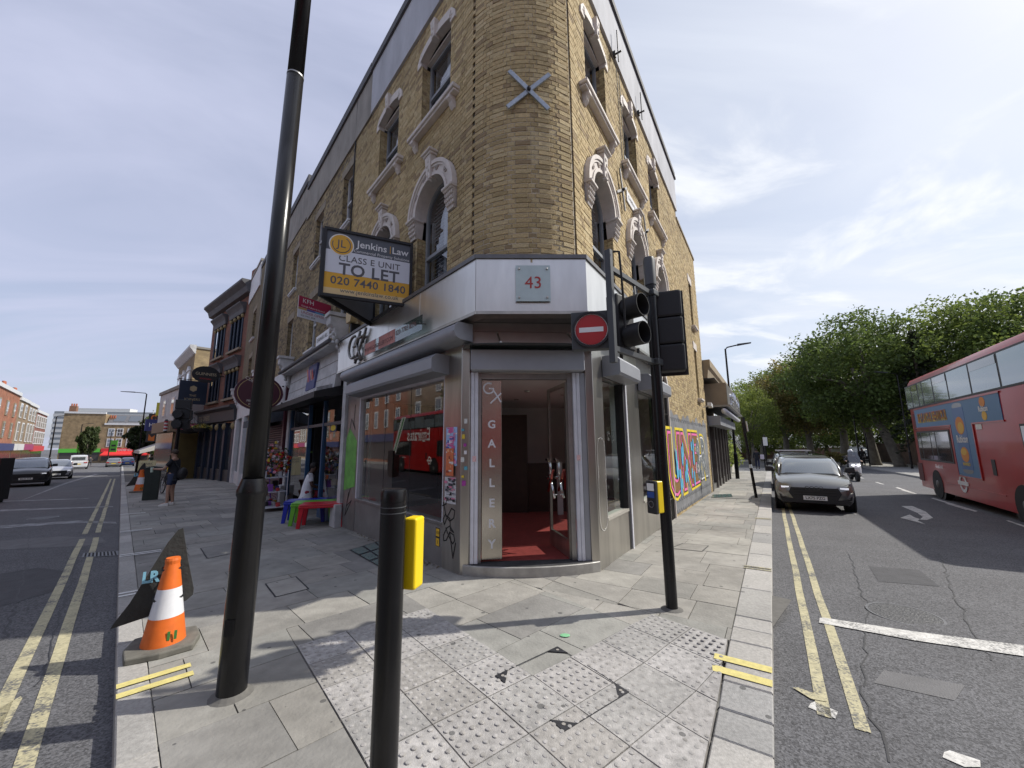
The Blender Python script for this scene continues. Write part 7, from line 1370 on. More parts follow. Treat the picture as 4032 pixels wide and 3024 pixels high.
# two-aspect head between the arms, visors towards the right-hand street
def visor(F, u, z, n0, r_, l, parent, lens):
    k = MB(F); k.lathe([(r_*.98, n0), (r_, n0+.02), (r_*1.02, n0+l), (r_*.97, n0+l), (r_*.93, n0+.02)], (u, 0, z), 24, 'y'); k.build('visor', m_blackm, parent, auto=40); k = MB(F); k.disc((u, z), r_*.92, n0+.004, 20, .006); k.build('lens', lens, parent)
HF = frame((1.19, 3.84), 50, False); hd_ = thing_part('signal_head', sg_); k = MB(HF); k.box(-.15, .15, -.14, .0, 2.56, 3.14); k.build('housing', m_blackm, hd_, bevel=.02)
m_lr, m_lg, m_la = mat('lens_red', (.10, .01, .01), .2), mat('lens_green', (.01, .06, .04), .2), mat('lens_amber', (.12, .05, .01), .2)
visor(HF, 0, 2.99, .0, .115, .20, hd_, m_lr); visor(HF, 0, 2.70, .0, .115, .20, hd_, m_lg)
k = MB(FA); k.tube([(.42, .0, 3.27), (.45, .02, 3.14)], .014, 6); k.tube([(.42, 0, 2.5), (.45, .02, 2.58)], .014, 6); k.build('hanger', m_arm, sg_, kind='stuff')
# three-aspect head turned away up the street
BF = frame((1.83, 4.30), 33+180-10, True); BF = frame((1.84, 4.34), 110, True); h3 = thing_part('signal_head', sg_)
for i in range(3): z = 2.40+i*.315; k = MB(BF); k.box(-.14, .14, -.16, .0, z, z+.31); k.build('housing_section', m_blackm, h3, bevel=.025); visor(BF, 0, z+.155, .0, .115, .2, h3, (m_lg, m_la, m_lr)[i])
k = MB(BF); k.box(-.17, .17, -.01, .004, 2.37, 3.37); k.build('backing_board', m_blackm, h3)
for z in (2.5, 3.25): k = MB(); k.cyl((1.62, 4.22, z), (1.80, 4.36, z), .02, n=7); k.build('hanger', m_arm, sg_)
PB = frame((1.54, 4.18), 178+8, True); PB = Matrix.Translation((1.535, 4.165, 0)) @ Matrix.Rotation(R(118), 4, 'Z'); push_box(sg_, PB, .90, True)
# --- traffic cones with rubber spoiler boards
m_or = mat('cone_orange', (.72, .15, .02), .5, var=.15, scale=9); m_cw = mat('cone_reflective', (.72, .73, .76), .35, var=.08, scale=12); m_rub = mat('black_rubber', (.035, .036, .034), .75, var=.4, scale=5, bump=.3, bscale=30); m_base = mat('dusty_rubber_base', (.14, .135, .115), .9, var=.35, scale=8)
def cone(label, loc, rz, sc=1., lr=True):
    t = thing('traffic_cone', label, 'traffic cone', loc, rz, 'traffic cones with black boards', world=False); t.scale = (sc, sc, sc)
    def seg(a, b_, m, nm):
        f = lambda z: .155-(.155-.045)*(z-.05)/.70; k = MB(); k.lathe([(f(a), a), (f(b_), b_)], n=24); return k.build(nm, m, t, smooth=False, auto=60)
    seg(.05, .27, m_or, 'orange_band'); seg(.27, .50, m_cw, 'white_band'); seg(.50, .70, m_or, 'orange_band'); k = MB(); k.lathe([(.053, .70), (.056, .73), (.05, .75), (.03, .75)], n=16); k.build('tip', m_or, t)
    k = MB(); k.prism([(.26*math.cos(R(a))*(1.18 if i % 2 else .98), .26*math.sin(R(a))*(1.18 if i % 2 else .98)) for i, a in enumerate(range(0, 360, 45))], .0, .055); k.build('rubber_base', m_base, t, bevel=.012)
    bo = thing_part('spoiler_board', t); pts = [(-.37, .20), (-.35, .245), (-.27, .38), (-.144, .67), (-.063, .857), (.003, .967), (.037, .979), (.047, .93), (.10, .68), (.166, .41), (.165, .36), (.12, .32), (-.07, .255)]
    Mx = Matrix.Translation((0, .13, 0)); k = MB(Mx); k.prism(pts, 0, .022, 'y'); k.build('board', m_rub, bo)
    text('lettering', 'LR', .13, Matrix.Translation((-.15, .127, .575)) @ Matrix(((1, 0, 0, 0), (0, 0, -1, 0), (0, 1, 0, 0), (0, 0, 0, 1))), mat('pale_blue_paint', (.25, .55, .72), .5), bo, ext=.001, bold=.006, sx=.8)
    for z, r_ in ((.66, .062), (.42, .10)): k = MB(); k.ring((0, 0), r_+.012, r_+.003, -.008, .008, 0, 360, 20); o = k.build('strap', m_blackm, t); o.matrix_basis = Matrix.Translation((0, 0.02, z)) @ Matrix.Rotation(R(90+8), 4, 'X')
    k = MB(); k.box(.03, .05, -.145, -.14, .10, .17); k.box(.075, .095, -.145, -.14, .10, .17); k.build('green_mark', mat('green_mark', (.06, .22, .05), .6), t, kind='stuff')
    return t
c = GS(640, 2520); cone('orange and white cone in the foreground with a black rubber board lettered LR', Vector((-2.93, 3.50, zp(-2.93, 3.5))), R(36), .95)
c = GS(548, 1938); cone('second orange and white cone with a black board beside the green cabinet', Vector((c.x, c.y, zp(c.x, c.y))), R(36), 1.3)
# --- green cabinet, A board, bicycle
c = GS(590, 1968); cbn = thing('utility_cabinet', 'dark green street cabinet beside the standing man', 'cabinet', Vector((c.x, c.y, zp(c.x, c.y))), R(38), world=False); k = MB(); k.box(-.21, .21, -.16, .16, -.1, 1.13); k.build('body', mat('cabinet_green', (.022, .032, .027), .6, var=.2, scale=5), cbn, bevel=.015); k = MB(); k.prism([(-.24, 1.131), (.24, 1.131), (.24, 1.16), (0, 1.21), (-.24, 1.16)], -.19, .19, 'y'); k.build('lid', MATS['cabinet_green'], cbn)
k = MB(); k.box(-.003, .003, -.164, -.1615, .05, 1.1); k.build('door_gap', m_blackm, cbn)
c = GS(545, 1905); ab = thing('a_board', 'pale yellow pavement board behind the far cone', 'sign', Vector((c.x-.2, c.y+.6, zp(c.x, c.y))), R(40), world=False)
for s_ in (-1, 1): k = MB(); k.hexa([(-.38, s_*.25-.012, 0), (.38, s_*.25-.012, 0), (.38, s_*.25+.012, 0), (-.38, s_*.25+.012, 0), (-.38, s_*.03-.012, 1.3), (.38, s_*.03-.012, 1.3), (.38, s_*.03+.012, 1.3), (-.38, s_*.03+.012, 1.3)]); k.build('panel', mat('aboard_yellow', (.62, .58, .33), .6, var=.1, scale=5), ab)
text('lettering', 'STARK\nWINES', .17, Matrix.Translation((0, -.095, 1.02)) @ Matrix.Rotation(R(-8.5), 4, 'X') @ Matrix(((1, 0, 0, 0), (0, 0, -1, 0), (0, 1, 0, 0), (0, 0, 0, 1))), m_gl, ab)
c = GS(625, 1948); bicycle('bicycle', 'bicycle parked behind the green cabinet', Vector((c.x+.1, c.y+.2, zp(c.x, c.y))), R(-35))
# --- signal by the man and far lamps
def lamp(label, loc, h, armdir, l=1.4, r_=.075, name='lamp_post'):
    t = thing(name, label, 'lamp post', loc, group='black lamp posts', world=False); k = MB(); k.lathe([(r_*1.5, -.1), (r_*1.5, 1.4), (r_, 1.5), (r_*.7, h)], n=12); k.build('shaft', m_post, t); d = Vector(armdir).normalized(); k = MB(); k.tube([(0, 0, h-.05), d*.1+Vector((0, 0, h+.08)), d*l*.55+Vector((0, 0, h+.18))], .04, 6); k.build('arm', m_post, t); n = Vector((-d.y, d.x, 0)); a, b_ = d*l*.5, d*l*1.05
    k = MB(); k.hexa([tuple(a-n*.12+Vector((0, 0, h+.13))), tuple(a+n*.12+Vector((0, 0, h+.13))), tuple(b_+n*.09+Vector((0, 0, h+.2))), tuple(b_-n*.09+Vector((0, 0, h+.2))), tuple(a-n*.12+Vector((0, 0, h+.22))), tuple(a+n*.12+Vector((0, 0, h+.22))), tuple(b_+n*.09+Vector((0, 0, h+.25))), tuple(b_-n*.09+Vector((0, 0, h+.25)))]); k.build('lantern', m_arm, t); return t
p = GS(650, 1976); p = Vector((p.x-.15, p.y+.35, zp(p.x, p.y))); tsl = thing('traffic_signal', 'black traffic signal seen from behind beside the standing man', 'traffic light', p, world=False); k = MB(); k.lathe([(.06, -.1), (.06, 3.6)], n=14); k.build('pole', m_post, tsl); hh = thing_part('signal_head', tsl); F_ = Matrix.Rotation(R(28), 4, 'Z')
for i in range(3): k = MB(F_); k.box(-.16, .30, -.10, .16, 2.55+i*.36, 2.90+i*.36); k.build('housing_section', m_blackm, hh, bevel=.02)
for i in range(2): k = MB(F_); k.lathe([(.15, 0), (.15, .22)], (-.02, -.3, 2.72+i*.36), 14, 'y'); k.build('visor', m_blackm, hh)
k = MB(); k.tube([(.2, 0, 3.3), (.42, .02, 3.2), (.44, .02, 2.9), (.3, 0, 2.8)], .025, 6); k.build('cable_loop', m_blackm, tsl); push_box(tsl, Matrix.Translation((-.05, -.06, 0)) @ Matrix.Rotation(R(170), 4, 'Z'), 1.0, False)
bl = lamp('tall lamp post carrying a dark banner down the left street', T(551, 40), 8.0, (-1, -.2, 0), 2.2)
bn = thing('street_banner', 'dark banner with orange motif on the far lamp post', 'banner', T(568, 39.6)+Vector((0, 0, 3)), world=False); k = MB(); k.box(.1, 1.25, -.02, .02, .0, 2.9); k.build('cloth', mat('banner_dark', (.035, .035, .035), .8), bn); k = MB(); k.ring((.68, 2.45), .32, .18, -.03, -.022, 30, 330, 16); k.box(.35, 1.0, -.03, -.022, 1.45, 1.75); k.box(.4, .95, -.03, -.022, 1.1, 1.3); k.prism([(.35, .15), (1.0, .1), (1.0, .7), (.7, .45), (.35, .8)], -.03, -.022, 'y'); k.build('motif', mat('banner_orange', (.55, .16, .03), .7), bn, kind='stuff')
for i, (px, dp, h, lb) in enumerate(((205, 62, 8.0, 'double armed lamp post in front of the white windowed houses'), (312, 78, 8.0, 'lamp post in front of the brown gable end'), (433, 92, 7.5, 'lamp post in front of the white painted house'))): lamp(lb, T(px, dp), h, (1, .3, 0), 1.8, .1)
for i, (px, dp, lb) in enumerate(((322, 77, 'lime green banner by the brown gable end'), (449, 91, 'lime green banner by the white painted house'))):
    t = thing('street_banner', lb, 'banner', T(px, dp)+Vector((0, 0, 2.6)), world=False); k = MB(); k.box(-.8, .8, -.03, .03, 0, 2.7); k.build('cloth', mat('banner_green', (.12, .45, .04), .7), t); k = MB(); k.box(-.5, .5, -.06, -.04, .4, .8); k.box(-.5, .5, -.06, -.04, 1.3, 1.7); k.build('motif', m_blackm, t, kind='stuff')
# right pavement posts
lamp('black lamp post beyond the single storey shop on the right pavement', Vector((12.99, 22.82, zg(22.8))), 7.7, (.8, -.35, 0), 1.3, .07)
p = Vector((8.29, 13.56, zp(8.29, 13.56))); ps = thing('sign_post', 'leaning black post with a small white plate on the right pavement', 'post', p, world=False); ps.rotation_euler = (0, R(-4.5), 0); k = MB(); k.lathe([(.045, -.1), (.045, 2.55)], n=12); k.build('pole', m_post, ps); k = MB(); k.box(-.02, .06, -.05, .05, 2.2, 2.75); k.build('head', m_blackm, ps); k = MB(); k.box(.06, .09, -.10, .10, 2.25, 2.6); k.build('plate', m_plate, ps); k = MB(); k.lathe([(.047, 1.0), (.047, 1.12)], n=12); k.build('sticker_band', mat('sticker_pale', (.6, .65, .68), .6), ps)
for i, (px, py, h, pl_c, lb) in enumerate(((3023, 1851, 2.9, 1, 'slim dark post with a pale plate near the walking pedestrian'), (3013, 1837, 2.7, 0, 'slim dark post beside the walking pedestrian'), (3426, 1836, 3.2, 0, 'slim black post on the far pavement left of the leaning tree'))):
    p = GS(px, py); t = thing('sign_post', lb, 'post', p, world=False); k = MB(); k.lathe([(.06, -.2), (.06, h)], n=10); k.build('pole', m_post, t)
    if pl_c: k = MB(); k.box(-.18, .18, -.08, -.06, h-.9, h-.2); k.build('plate', m_plate, t)
lamp('lamp post half hidden by the leaves above the bus rear', T(3576, 33), 8.0, (-1, -.1, 0), 2.0, .055); lamp('tall lamp post among the tree trunks on the far pavement', T(3376, 38), 6.2, (-1, -.4, 0), 1.4, .07)
p = T(3290, 60); t = thing('street_sign', 'small white street sign against the red brick wall', 'street sign', p, world=False)
for s_ in (-.7, .7): k = MB(); k.box(s_-.04, s_+.04, -.03, .03, 0, 1.6); k.build('leg', m_blackm, t)
k = MB(); k.box(-.9, .9, -.06, -.031, 1.3, 1.75); k.build('plate', MATS['enamel_white'], t)
rl = thing('far_left_post', 'dark signal back board cut off by the left edge of the picture', 'traffic light', T(14, 15), world=False); k = MB(); k.hexa([(-.55, -.2, -.2), (.12, -.2, -.2), (.12, .2, -.2), (-.55, .2, -.2), (-.55, -.2, 1.25), (.30, -.2, 1.25), (.30, .2, 1.25), (-.55, .2, 1.25)]); k.build('board', mat('grey_green_box', (.05, .055, .05), .6, var=.2, scale=3), rl); k = MB(); k.box(.16, .30, -.21, .21, .0, 1.55); k.build('edge_post', m_blackm, rl)
# --- goods outside the bric-a-brac shop
def stool(label, m, P, rz):
    t = thing('plastic_table', label, 'table', P, rz, 'plastic children tables outside the shop', world=False); k = MB(); k.prism([(-.45, -.22), (-.40, -.26), (.40, -.26), (.45, -.22), (.45, .22), (.40, .26), (-.40, .26), (-.45, .22)], .47, .50); k.prism([(-.45, -.26), (.45, -.26), (.45, -.235), (-.45, -.235)], .42, .469); k.prism([(-.45, .235), (.45, .235), (.45, .26), (-.45, .26)], .42, .469); k.build('top', m, t, bevel=.012)
    for x in (-.38, .38):
        for y in (-.2, .2): s_, e = (1 if x > 0 else -1), (1 if y > 0 else -1); k = MB(); k.hexa([(x+s_*.05-.035, y+e*.03-.03, 0), (x+s_*.05+.035, y+e*.03-.03, 0), (x+s_*.05+.035, y+e*.03+.03, 0), (x+s_*.05-.035, y+e*.03+.03, 0), (x-.05, y-.04, .469), (x+.05, y-.04, .469), (x+.05, y+.04, .469), (x-.05, y+.04, .469)]); k.build('leg', m, t)
for n_, (lb, col, u, nn) in enumerate((('red plastic table nearest us outside the shop', (.55, .015, .03), -4.30, 9.02), ('lime green plastic table between the red and blue ones', (.16, .48, .04), -4.66, 9.36), ('blue plastic table furthest from us in the row of three', (.015, .03, .38), -5.02, 9.70))): p = Vector((u, nn, 0)); stool(lb, mat('plastic_%d' % n_, col, .35), Vector((p.x, p.y, zp(p.x, p.y))), R(14))
# display rack with artificial flowers, toys and brushes
p = FL @ Vector((8.55, .62, 0)); rk = thing('display_rack', 'wire display rack stacked with household goods outside the shop', 'rack', Vector((p.x, p.y, zp(p.x, p.y)))); z0 = zp(p.x, p.y)
for u in (7.95, 9.15):
    for n_ in (.35, .9): k = MB(FL); k.box(u-.012, u+.012, n_-.012, n_+.012, z0, z0+1.15); k.build('upright', m_alum, rk)
for z in (.12, .55, .95): k = MB(FL); k.box(7.95, 9.15, .35, .9, z0+z-.008, z0+z+.008); k.build('shelf', m_alum, rk)
q = random.Random(12)
for i in range(34): u, n_, zz_ = q.uniform(8.0, 9.0), q.uniform(.4, .8), q.choice([.13, .56, .96]); s_ = q.uniform(.06, .16); k = MB(FL); k.box(u, u+s_, n_, n_+s_, z0+zz_, z0+zz_+s_*q.uniform(.6, 1.8)); o_ = k.build('boxed_goods', mat('goods_%d' % (i % 7), [(.02, .02, .025), (.5, .05, .05), (.1, .15, .5), (.5, .5, .52), (.25, .08, .4), (.03, .03, .03), (.6, .4, .05)][i % 7], .6), rk, bevel=.01)
for i, (u, n_, h, c_) in enumerate(((9.3, .75, 1.45, (.5, .03, .18)), (9.45, .6, 1.5, (.75, .75, .75)), (9.2, .5, 1.2, (.16, .05, .4)), (9.0, .95, 1.0, (.2, .3, .5)))): k = MB(FL); k.cyl((u, n_, z0+.05), (u+.2, n_+.1, z0+h), .015, n=6); k.box(u+.08, u+.34, n_+.02, n_+.18, z0+h, z0+h+.28); k.build('broom', mat('broom_%d' % i, c_, .6), rk)
p2 = FL @ Vector((8.6, .6, 0)); fl_ = thing('flower_bunch', 'big bunch of artificial flowers on top of the display rack', 'flowers', Vector((p2.x, p2.y, z0+1.0)))
for ci, col in enumerate(((.55, .04, .04), (.62, .45, .03), (.6, .25, .32), (.6, .55, .55), (.5, .16, .03), (.04, .08, .03))):
    k = MB()
    for i in range(26 if ci < 5 else 120):
        a, rr3 = q.uniform(0, 6.28), q.random()**.5; c3 = FL @ Vector((8.55+.52*rr3*math.cos(a), .62+.42*rr3*math.sin(a), z0+1.05+.95*q.random()*(1.1-rr3*.6)))
        if ci < 5:
            for j in range(7): n3 = Vector((q.gauss(0, 1), q.gauss(0, 1), q.gauss(0, 1))).normalized()*.05; v3 = n3.orthogonal().normalized()*.04; k.quad(c3, c3+n3*.5+v3, c3+n3, c3+n3*.5-v3)
        else: leaves(k, c3, .08, 2, .05, q)
    k.build('petals' if ci < 5 else 'leaves', mat('petal_%d' % ci, col, .7), fl_, kind='stuff')
for i, (u, n_, s_, lb) in enumerate(((10.1, .95, 1.0, 'square terracotta planter on the pavement nearest the lamp post'), (10.35, .62, .8, 'stacked round terracotta pots behind the square planter'))):
    p = FL @ Vector((u, n_, 0)); z0_ = zp(p.x, p.y); t = thing('terracotta_pot', lb, 'flower pot', Vector((p.x, p.y, z0_)), group='terracotta pots outside the shop'); mt_ = mat('terracotta_pot', (.42, .15, .07), .8, var=.15, scale=6)
    if i == 0: k = MB(); k.loft([[(p.x+a*.20*f, p.y+b_*.20*f, z0_+h) for a, b_ in ((-1, -1), (1, -1), (1, 1), (-1, 1))] for f, h in ((.8, 0), (1.1, .32), (1.22, .33), (1.22, .40), (1.0, .40))]); k.build('pot', mt_, t)
    else:
        for j in range(2): k = MB(); k.lathe([(.13, 0), (.19, .26), (.215, .27), (.215, .34), (.17, .34)], (p.x, p.y, z0_+j*.36), 18); k.build('pot', mt_ if j == 0 else mat('dark_pot', (.10, .05, .035), .8), t)
# ================================================================ FURTHER DOWN THE LEFT STREET
# low white-painted shop beside the pub, then the tall yellow corner house with its blank flank
E0 = Vector((-23.0, 28.6)); FBs = frame((E0.x, E0.y), -51, True)
lw = thing('low_white_shop', 'low white painted brick shop with an olive side wall beside the pub', 'building', FBs @ Vector((3, 0, -.7)))
k = MB(FBs); k.box(.1, 8.0, -6, 1.3, 3.3, 5.9); k.build('upper_wall', mat('white_painted_brick', (.55, .55, .55), .8, var=.15, scale=2, bump=.4, bscale=10), lw)
k = MB(FBs); k.box(.0, 8.1, -6, 1.4, 5.9, 6.15); k.build('coping', m_rend2, lw); k = MB(FBs); k.box(.1, 8.0, -6, 1.25, -1.2, 3.3); k.build('olive_wall', mat('olive_paint', (.10, .075, .022), .8, var=.25, scale=2), lw)
k = MB(FBs); k.box(1.0, 8.0, 1.2, 1.6, 2.7, 3.5); k.build('fascia_board', mat('tan_board', (.28, .20, .13), .7), lw); k = MB(FBs); k.box(1.6, 7.6, 1.2, 1.3, -.9, 2.7); k.build('shop_window', mat('far_shop_glass', (.05, .05, .045), .1, spec=.8), lw)
for u in (2.2, 5.2): wn = thing_part('window', lw); k = MB(FBs); k.box(u, u+1.1, 1.25, 1.34, 4.0, 5.4); k.build('frame', m_wsash, wn); k = MB(FBs); k.box(u+.12, u+.98, 1.26, 1.35, 4.1, 5.3); k.build('pane', m_carglass, wn)
bp_ = thing('barber_pole', 'striped barber pole on the tan shop fascia', 'barber pole', FBs @ Vector((3.4, .1, 2.8))); k = MB(FBs)
for i in range(6): k.mi = i % 2; k.lathe([(.11, i*.12), (.11, i*.12+.118)], (1.6, 1.75, 2.75), 12)
k.build('pole', [m_wpl, mat('barber_red', (.4, .03, .04), .5)], bp_); k = MB(FBs); k.lathe([(.13, 0), (.06, .12)], (1.6, 1.75, 3.47), 12); k.lathe([(.05, 0), (.13, .1)], (1.6, 1.75, 2.64), 12); k.build('caps', m_blackm, bp_, kind='stuff')
F2 = frame((-31.2, 37.0), -47, True); F2s = frame((-31.2, 37.0), 43, False)
yb = thing('yellow_corner_house', 'tall yellow brick house with white window surrounds and a blank sunlit flank', 'building', (-31.2, 37, -.9))
k = MB(F2s); k.quad((0, 0, -1.2), (10, 0, -1.2), (10, 0, 11.2), (0, 0, 11.2)); k.build('flank_wall', brick_tex('flank_brick', 43, (.38, .28, .14), (.30, .22, .12), (.30, .25, .18)), yb)
k = MB(F2s); k.box(.2, 9, .01, .03, 5.6, 7.0); k.build('painted_band', mat('flank_maroon', (.10, .045, .04), .9, var=.2, scale=3), yb); k = MB(F2s); k.box(.8, 6, .04, .05, 5.3, 6.5); k.build('mint_graffiti', mat('mint_spray', (.45, .55, .48), .8, var=.5, scale=1.5), yb); k = MB(F2s); k.ring((5.6, 7.0), .5, .3, .04, .06, -60, 120, 10); k.build('orange_graffiti', mat('orange_spray', (.7, .15, .03), .8), yb)
m_yfr = brick_tex('yellow_front_brick', -47, (.24, .17, .09), (.18, .13, .07), (.2, .17, .12)); k = MB(F2); k.quad((0, 0, -1.4), (11, 0, -1.4), (11, 0, 10.6), (0, 0, 10.6)); k.build('front_wall', m_yfr, yb)
k = MB(F2); k.prism([(0, 10.6), (.1, 10.65), (.5, 11.2), (.5, 11.45), (0, 11.5)], -.3, 11, 'x'); k.build('cornice', m_wdirty, yb); k = MB(F2s); k.box(-.1, 10, -.3, .1, 11.2, 11.4); k.build('coping', m_rend2, yb); k = MB(F2s); k.box(7.6, 8.8, -1.4, -.1, 11.2, 12.4); k.build('chimney', m_yfr, yb); k = MB(F2s); k.lathe([(.2, 0), (.16, .9)], (8.2, -.7, 12.4), 10); k.build('chimney_pot', mat('terracotta', (.35, .18, .10), .8), yb)
k = MB(F2); k.box(-.1, 11, -.1, .25, 5.6, 5.85); k.build('string_course', m_wpl, yb)
for u in (1.6, 4.8, 8.0):
    for z0, z1 in ((2.9, 5.0), (6.4, 8.9)):
        wn = thing_part('window', yb); k = MB(F2); k.box(u-.25, u+1.55, .01, .12, z0-.15, z1+.25); k.build('surround', m_wpl, wn); k = MB(F2); k.box(u, u+1.3, .121, .13, z0, z1); k.build('pane', m_carglass, wn); k = MB(F2); k.box(u, u+1.3, .131, .15, (z0+z1)/2-.05, (z0+z1)/2+.05); k.build('meeting_rail', m_wpl, wn)
        k = MB(F2); k.prism([(u-.35, z1+.25), (u+1.65, z1+.25), (u+.65, z1+.8)], .01, .2, 'y'); k.build('pediment', m_wpl, wn)
# shops under it: awning, agents' boards
fs = thing('awning_shop', 'dark fronted cafe with a cream awning below the yellow house', 'building', F2 @ Vector((5, .3, -.9))); k = MB(F2); k.box(0, 12, .0, .5, -1.4, 2.6); k.build('shop_front', mat('far_dark_shop', (.02, .025, .04), .3), fs); k = MB(F2); k.hexa([(.5, .5, 1.75), (8.5, .5, 1.75), (8.5, 3.0, 1.0), (.5, 3.0, 1.0), (.5, .5, 2.4), (8.5, .5, 2.4), (8.5, 3.0, 1.25), (.5, 3.0, 1.25)]); k.build('awning', mat('cream_awning', (.55, .53, .50), .8), fs)
def far_board(name, label, F, u, z, w_, h_, m, txt, mt, size):
    t = thing(name, label, 'sign', F @ Vector((u, .6, z)), group='boards on the far shops'); G = frame((F @ Vector((u, .3, 0)))[:2], -47-88, True); k = MB(G); k.box(.1, .1+w_, -.04, .04, z, z+h_); k.build('board', m, t)
    if txt: text('lettering', txt, size, face(G, .1+w_/2, z+h_/2, .045, True), mt, t, sx=.85)
far_board('agent_board', 'navy estate agent sign high on the far shops', F2, 2.0, 3.1, 2.4, 1.1, mat('agent_navy', (.03, .035, .14), .5), 'HUNTERS', m_wl, .5); far_board('agent_board', 'yellow and magenta estate agent board above the navy sign', F2, 4.2, 4.7, 1.6, 1.3, mat('agent_yellow', (.65, .6, .06), .5), '', None, 1)
# terrace on the far side of the left street
def row_house(lb, F, u0, u1, z0, zt, m, ws, rows, wm, shop, sign, name='street_house', group='houses across the left street', par=None, dormer=False, winw=1.0, roofm=None, chim=True, txt=''):
    t = thing(name, lb, 'building', F @ Vector(((u0+u1)/2, 0, z0)), group=group)
    k = MB(F); k.quad((u0, 0, z0-1), (u1, 0, z0-1), (u1, 0, zt), (u0, 0, zt)); k.quad((u0, 0, z0-1), (u0, 0, zt), (u0, -9, zt), (u0, -9, z0-1)); k.quad((u1, 0, z0-1), (u1, -9, z0-1), (u1, -9, zt), (u1, 0, zt)); k.quad((u0, 0, zt), (u1, 0, zt), (u1, -9, zt), (u0, -9, zt)); k.build('wall', m, t)
    k = MB(F); k.box(u0, u1, -.4, .18, zt, zt+.5); k.build('parapet', par or m_wpl, t)
    for u in ws:
        for a, c in rows:
            wn = thing_part('window', t); k = MB(F); k.box(u-winw/2-.18, u+winw/2+.18, .01, .09, a-.15, c+.22); k.build('surround', wm, wn); k = MB(F); k.box(u-winw/2, u+winw/2, .091, .10, a, c); k.build('pane', m_carglass, wn); k = MB(F); k.box(u-winw/2, u+winw/2, .101, .12, (a+c)/2-.05, (a+c)/2+.05); k.box(u-.03, u+.03, .101, .115, a, (a+c)/2-.051); k.box(u-.03, u+.03, .101, .115, (a+c)/2+.051, c); k.build('sash_bars', m_wsash, wn, kind='stuff')
    sf = thing_part('shopfront', t); k = MB(F); k.box(u0+.1, u1-.1, .01, .3, z0+2.7, z0+3.7); k.build('fascia', sign, sf); k = MB(F); k.box(u0+.3, u1-.3, .01, .05, z0+.4, z0+2.7); k.build('shop_window', shop, sf)
    if txt: text('lettering', txt, .75, face(F, (u0+u1)/2, z0+3.2, .31, FX_LEFT), m_wl, sf, ext=.01)
    if chim:
        ch_ = thing_part('chimney_stack', t); k = MB(F); k.box(u0+.2, u0+1.6, -2.4, -1.4, zt+.5, zt+2.1); k.build('stack', mat('stack_brick', (.22, .12, .08), .9, var=.2, scale=3), ch_)
        for i in range(3): k = MB(F); k.lathe([(.2, 0), (.16, .7)], (u0+.45+i*.45, -1.9, zt+2.1), 8); k.build('chimney_pot', mat('pot_red', (.40, .13, .07), .8), ch_)
    return t
FX_LEFT = False
FO = frame((-57.5, 40.5), -45, False)          # facade faces the street: n towards +x+y
zo = zg(62); m_frb = brick_tex('far_red_brick', -45, (.36, .12, .06), (.28, .10, .05), (.28, .2, .15)); m_fyb = brick_tex('far_brown_brick', -45, (.27, .19, .11), (.22, .15, .09), (.22, .18, .14)); m_frw = brick_tex('far_crimson_brick', -45, (.26, .08, .06), (.2, .07, .05), (.24, .18, .15))
dsh = mat('far_window_dark', (.06, .055, .055), .2)
def sgn(n, c): return mat('far_sign_'+n, c, .5)
rr2 = [(zo+4.6, zo+6.5), (zo+7.7, zo+9.4)]
row_house('bright red brick house at the left edge across the street', FO, 4, 26, zo, zo+10.9, m_frb, (8, 13, 18, 23), rr2, m_lint, dsh, sgn('navy', (.04, .05, .14)), winw=1.1)
row_house('brown brick house with a broken blind across the street', FO, 26, 34.5, zo, zo+10.4, m_fyb, (28.2, 32.2), [(zo+4.3, zo+6.9), (zo+7.9, zo+9.8)], m_wpl, dsh, sgn('white', (.6, .6, .6)), winw=1.3)
row_house('brown brick house with tall white windows across the street', FO, 34.5, 44, zo, zo+10.3, m_fyb, (36.5, 39.3, 42.1), [(zo+4.2, zo+7.0), (zo+7.8, zo+9.7)], m_wpl, dsh, sgn('wine', (.30, .05, .14)), winw=1.2)
row_house('white and crimson gabled house with paired windows across the street', FO, 44, 58, zo-.3, zo+9.6, m_frw, (45.6, 48.2, 51.0, 53.6, 56.4), [(zo+3.9, zo+6.0), (zo+7.0, zo+9.0)], m_wpl, dsh, sgn('red', (.5, .05, .06)), winw=1.5, chim=False)
# end of the vista: brick houses closing the bend, red-signed shop, white house
VE = T(255, 104); FV = frame((VE.x, VE.y), 62, False); zv = zg(104); FX_LEFT = False
m_vb = brick_tex('vista_brick', 62, (.30, .21, .11), (.24, .17, .09), (.26, .21, .15)); rv = [(zv+4.3, zv+6.2), (zv+7.2, zv+9.0)]
GV = 'houses closing the view down the left street'
row_house('brown gable ended house at the bend of the left street', FV, -1, 7.2, zv, zv+13.2, m_vb, (), [], m_wpl, dsh, sgn('green', (.10, .45, .05)), group=GV, chim=True)
row_house('yellow brick house over the red signed shop', FV, 7.2, 17.5, zv, zv+10.2, m_vb, (8.8, 10.6, 12.8, 14.4, 16.2), rv, m_wpl, dsh, sgn('signred', (.55, .03, .04)), group=GV, txt='FOOD CITY')
row_house('white painted house next to the red signed shop', FV, 17.5, 23.5, zv, zv+10.4, mat('far_white_wall', (.68, .68, .66), .8), (18.8, 20.6, 22.4), rv, m_lint, dsh, sgn('skyblue', (.1, .3, .5)), group=GV, winw=.9)
row_house('tan brick house with white windows right of the white house', FV, 23.5, 30, zv, zv+11.0, m_vb, (25, 27, 29), rv, m_wpl, dsh, sgn('dark', (.05, .05, .06)), group=GV)
row_house('blank pale house at the right end of the vista', FV, 30, 38, zv, zv+9.4, mat('far_pink_wall', (.5, .47, .46), .8), (), [], m_wpl, dsh, sgn('red2', (.4, .05, .05)), group=GV)
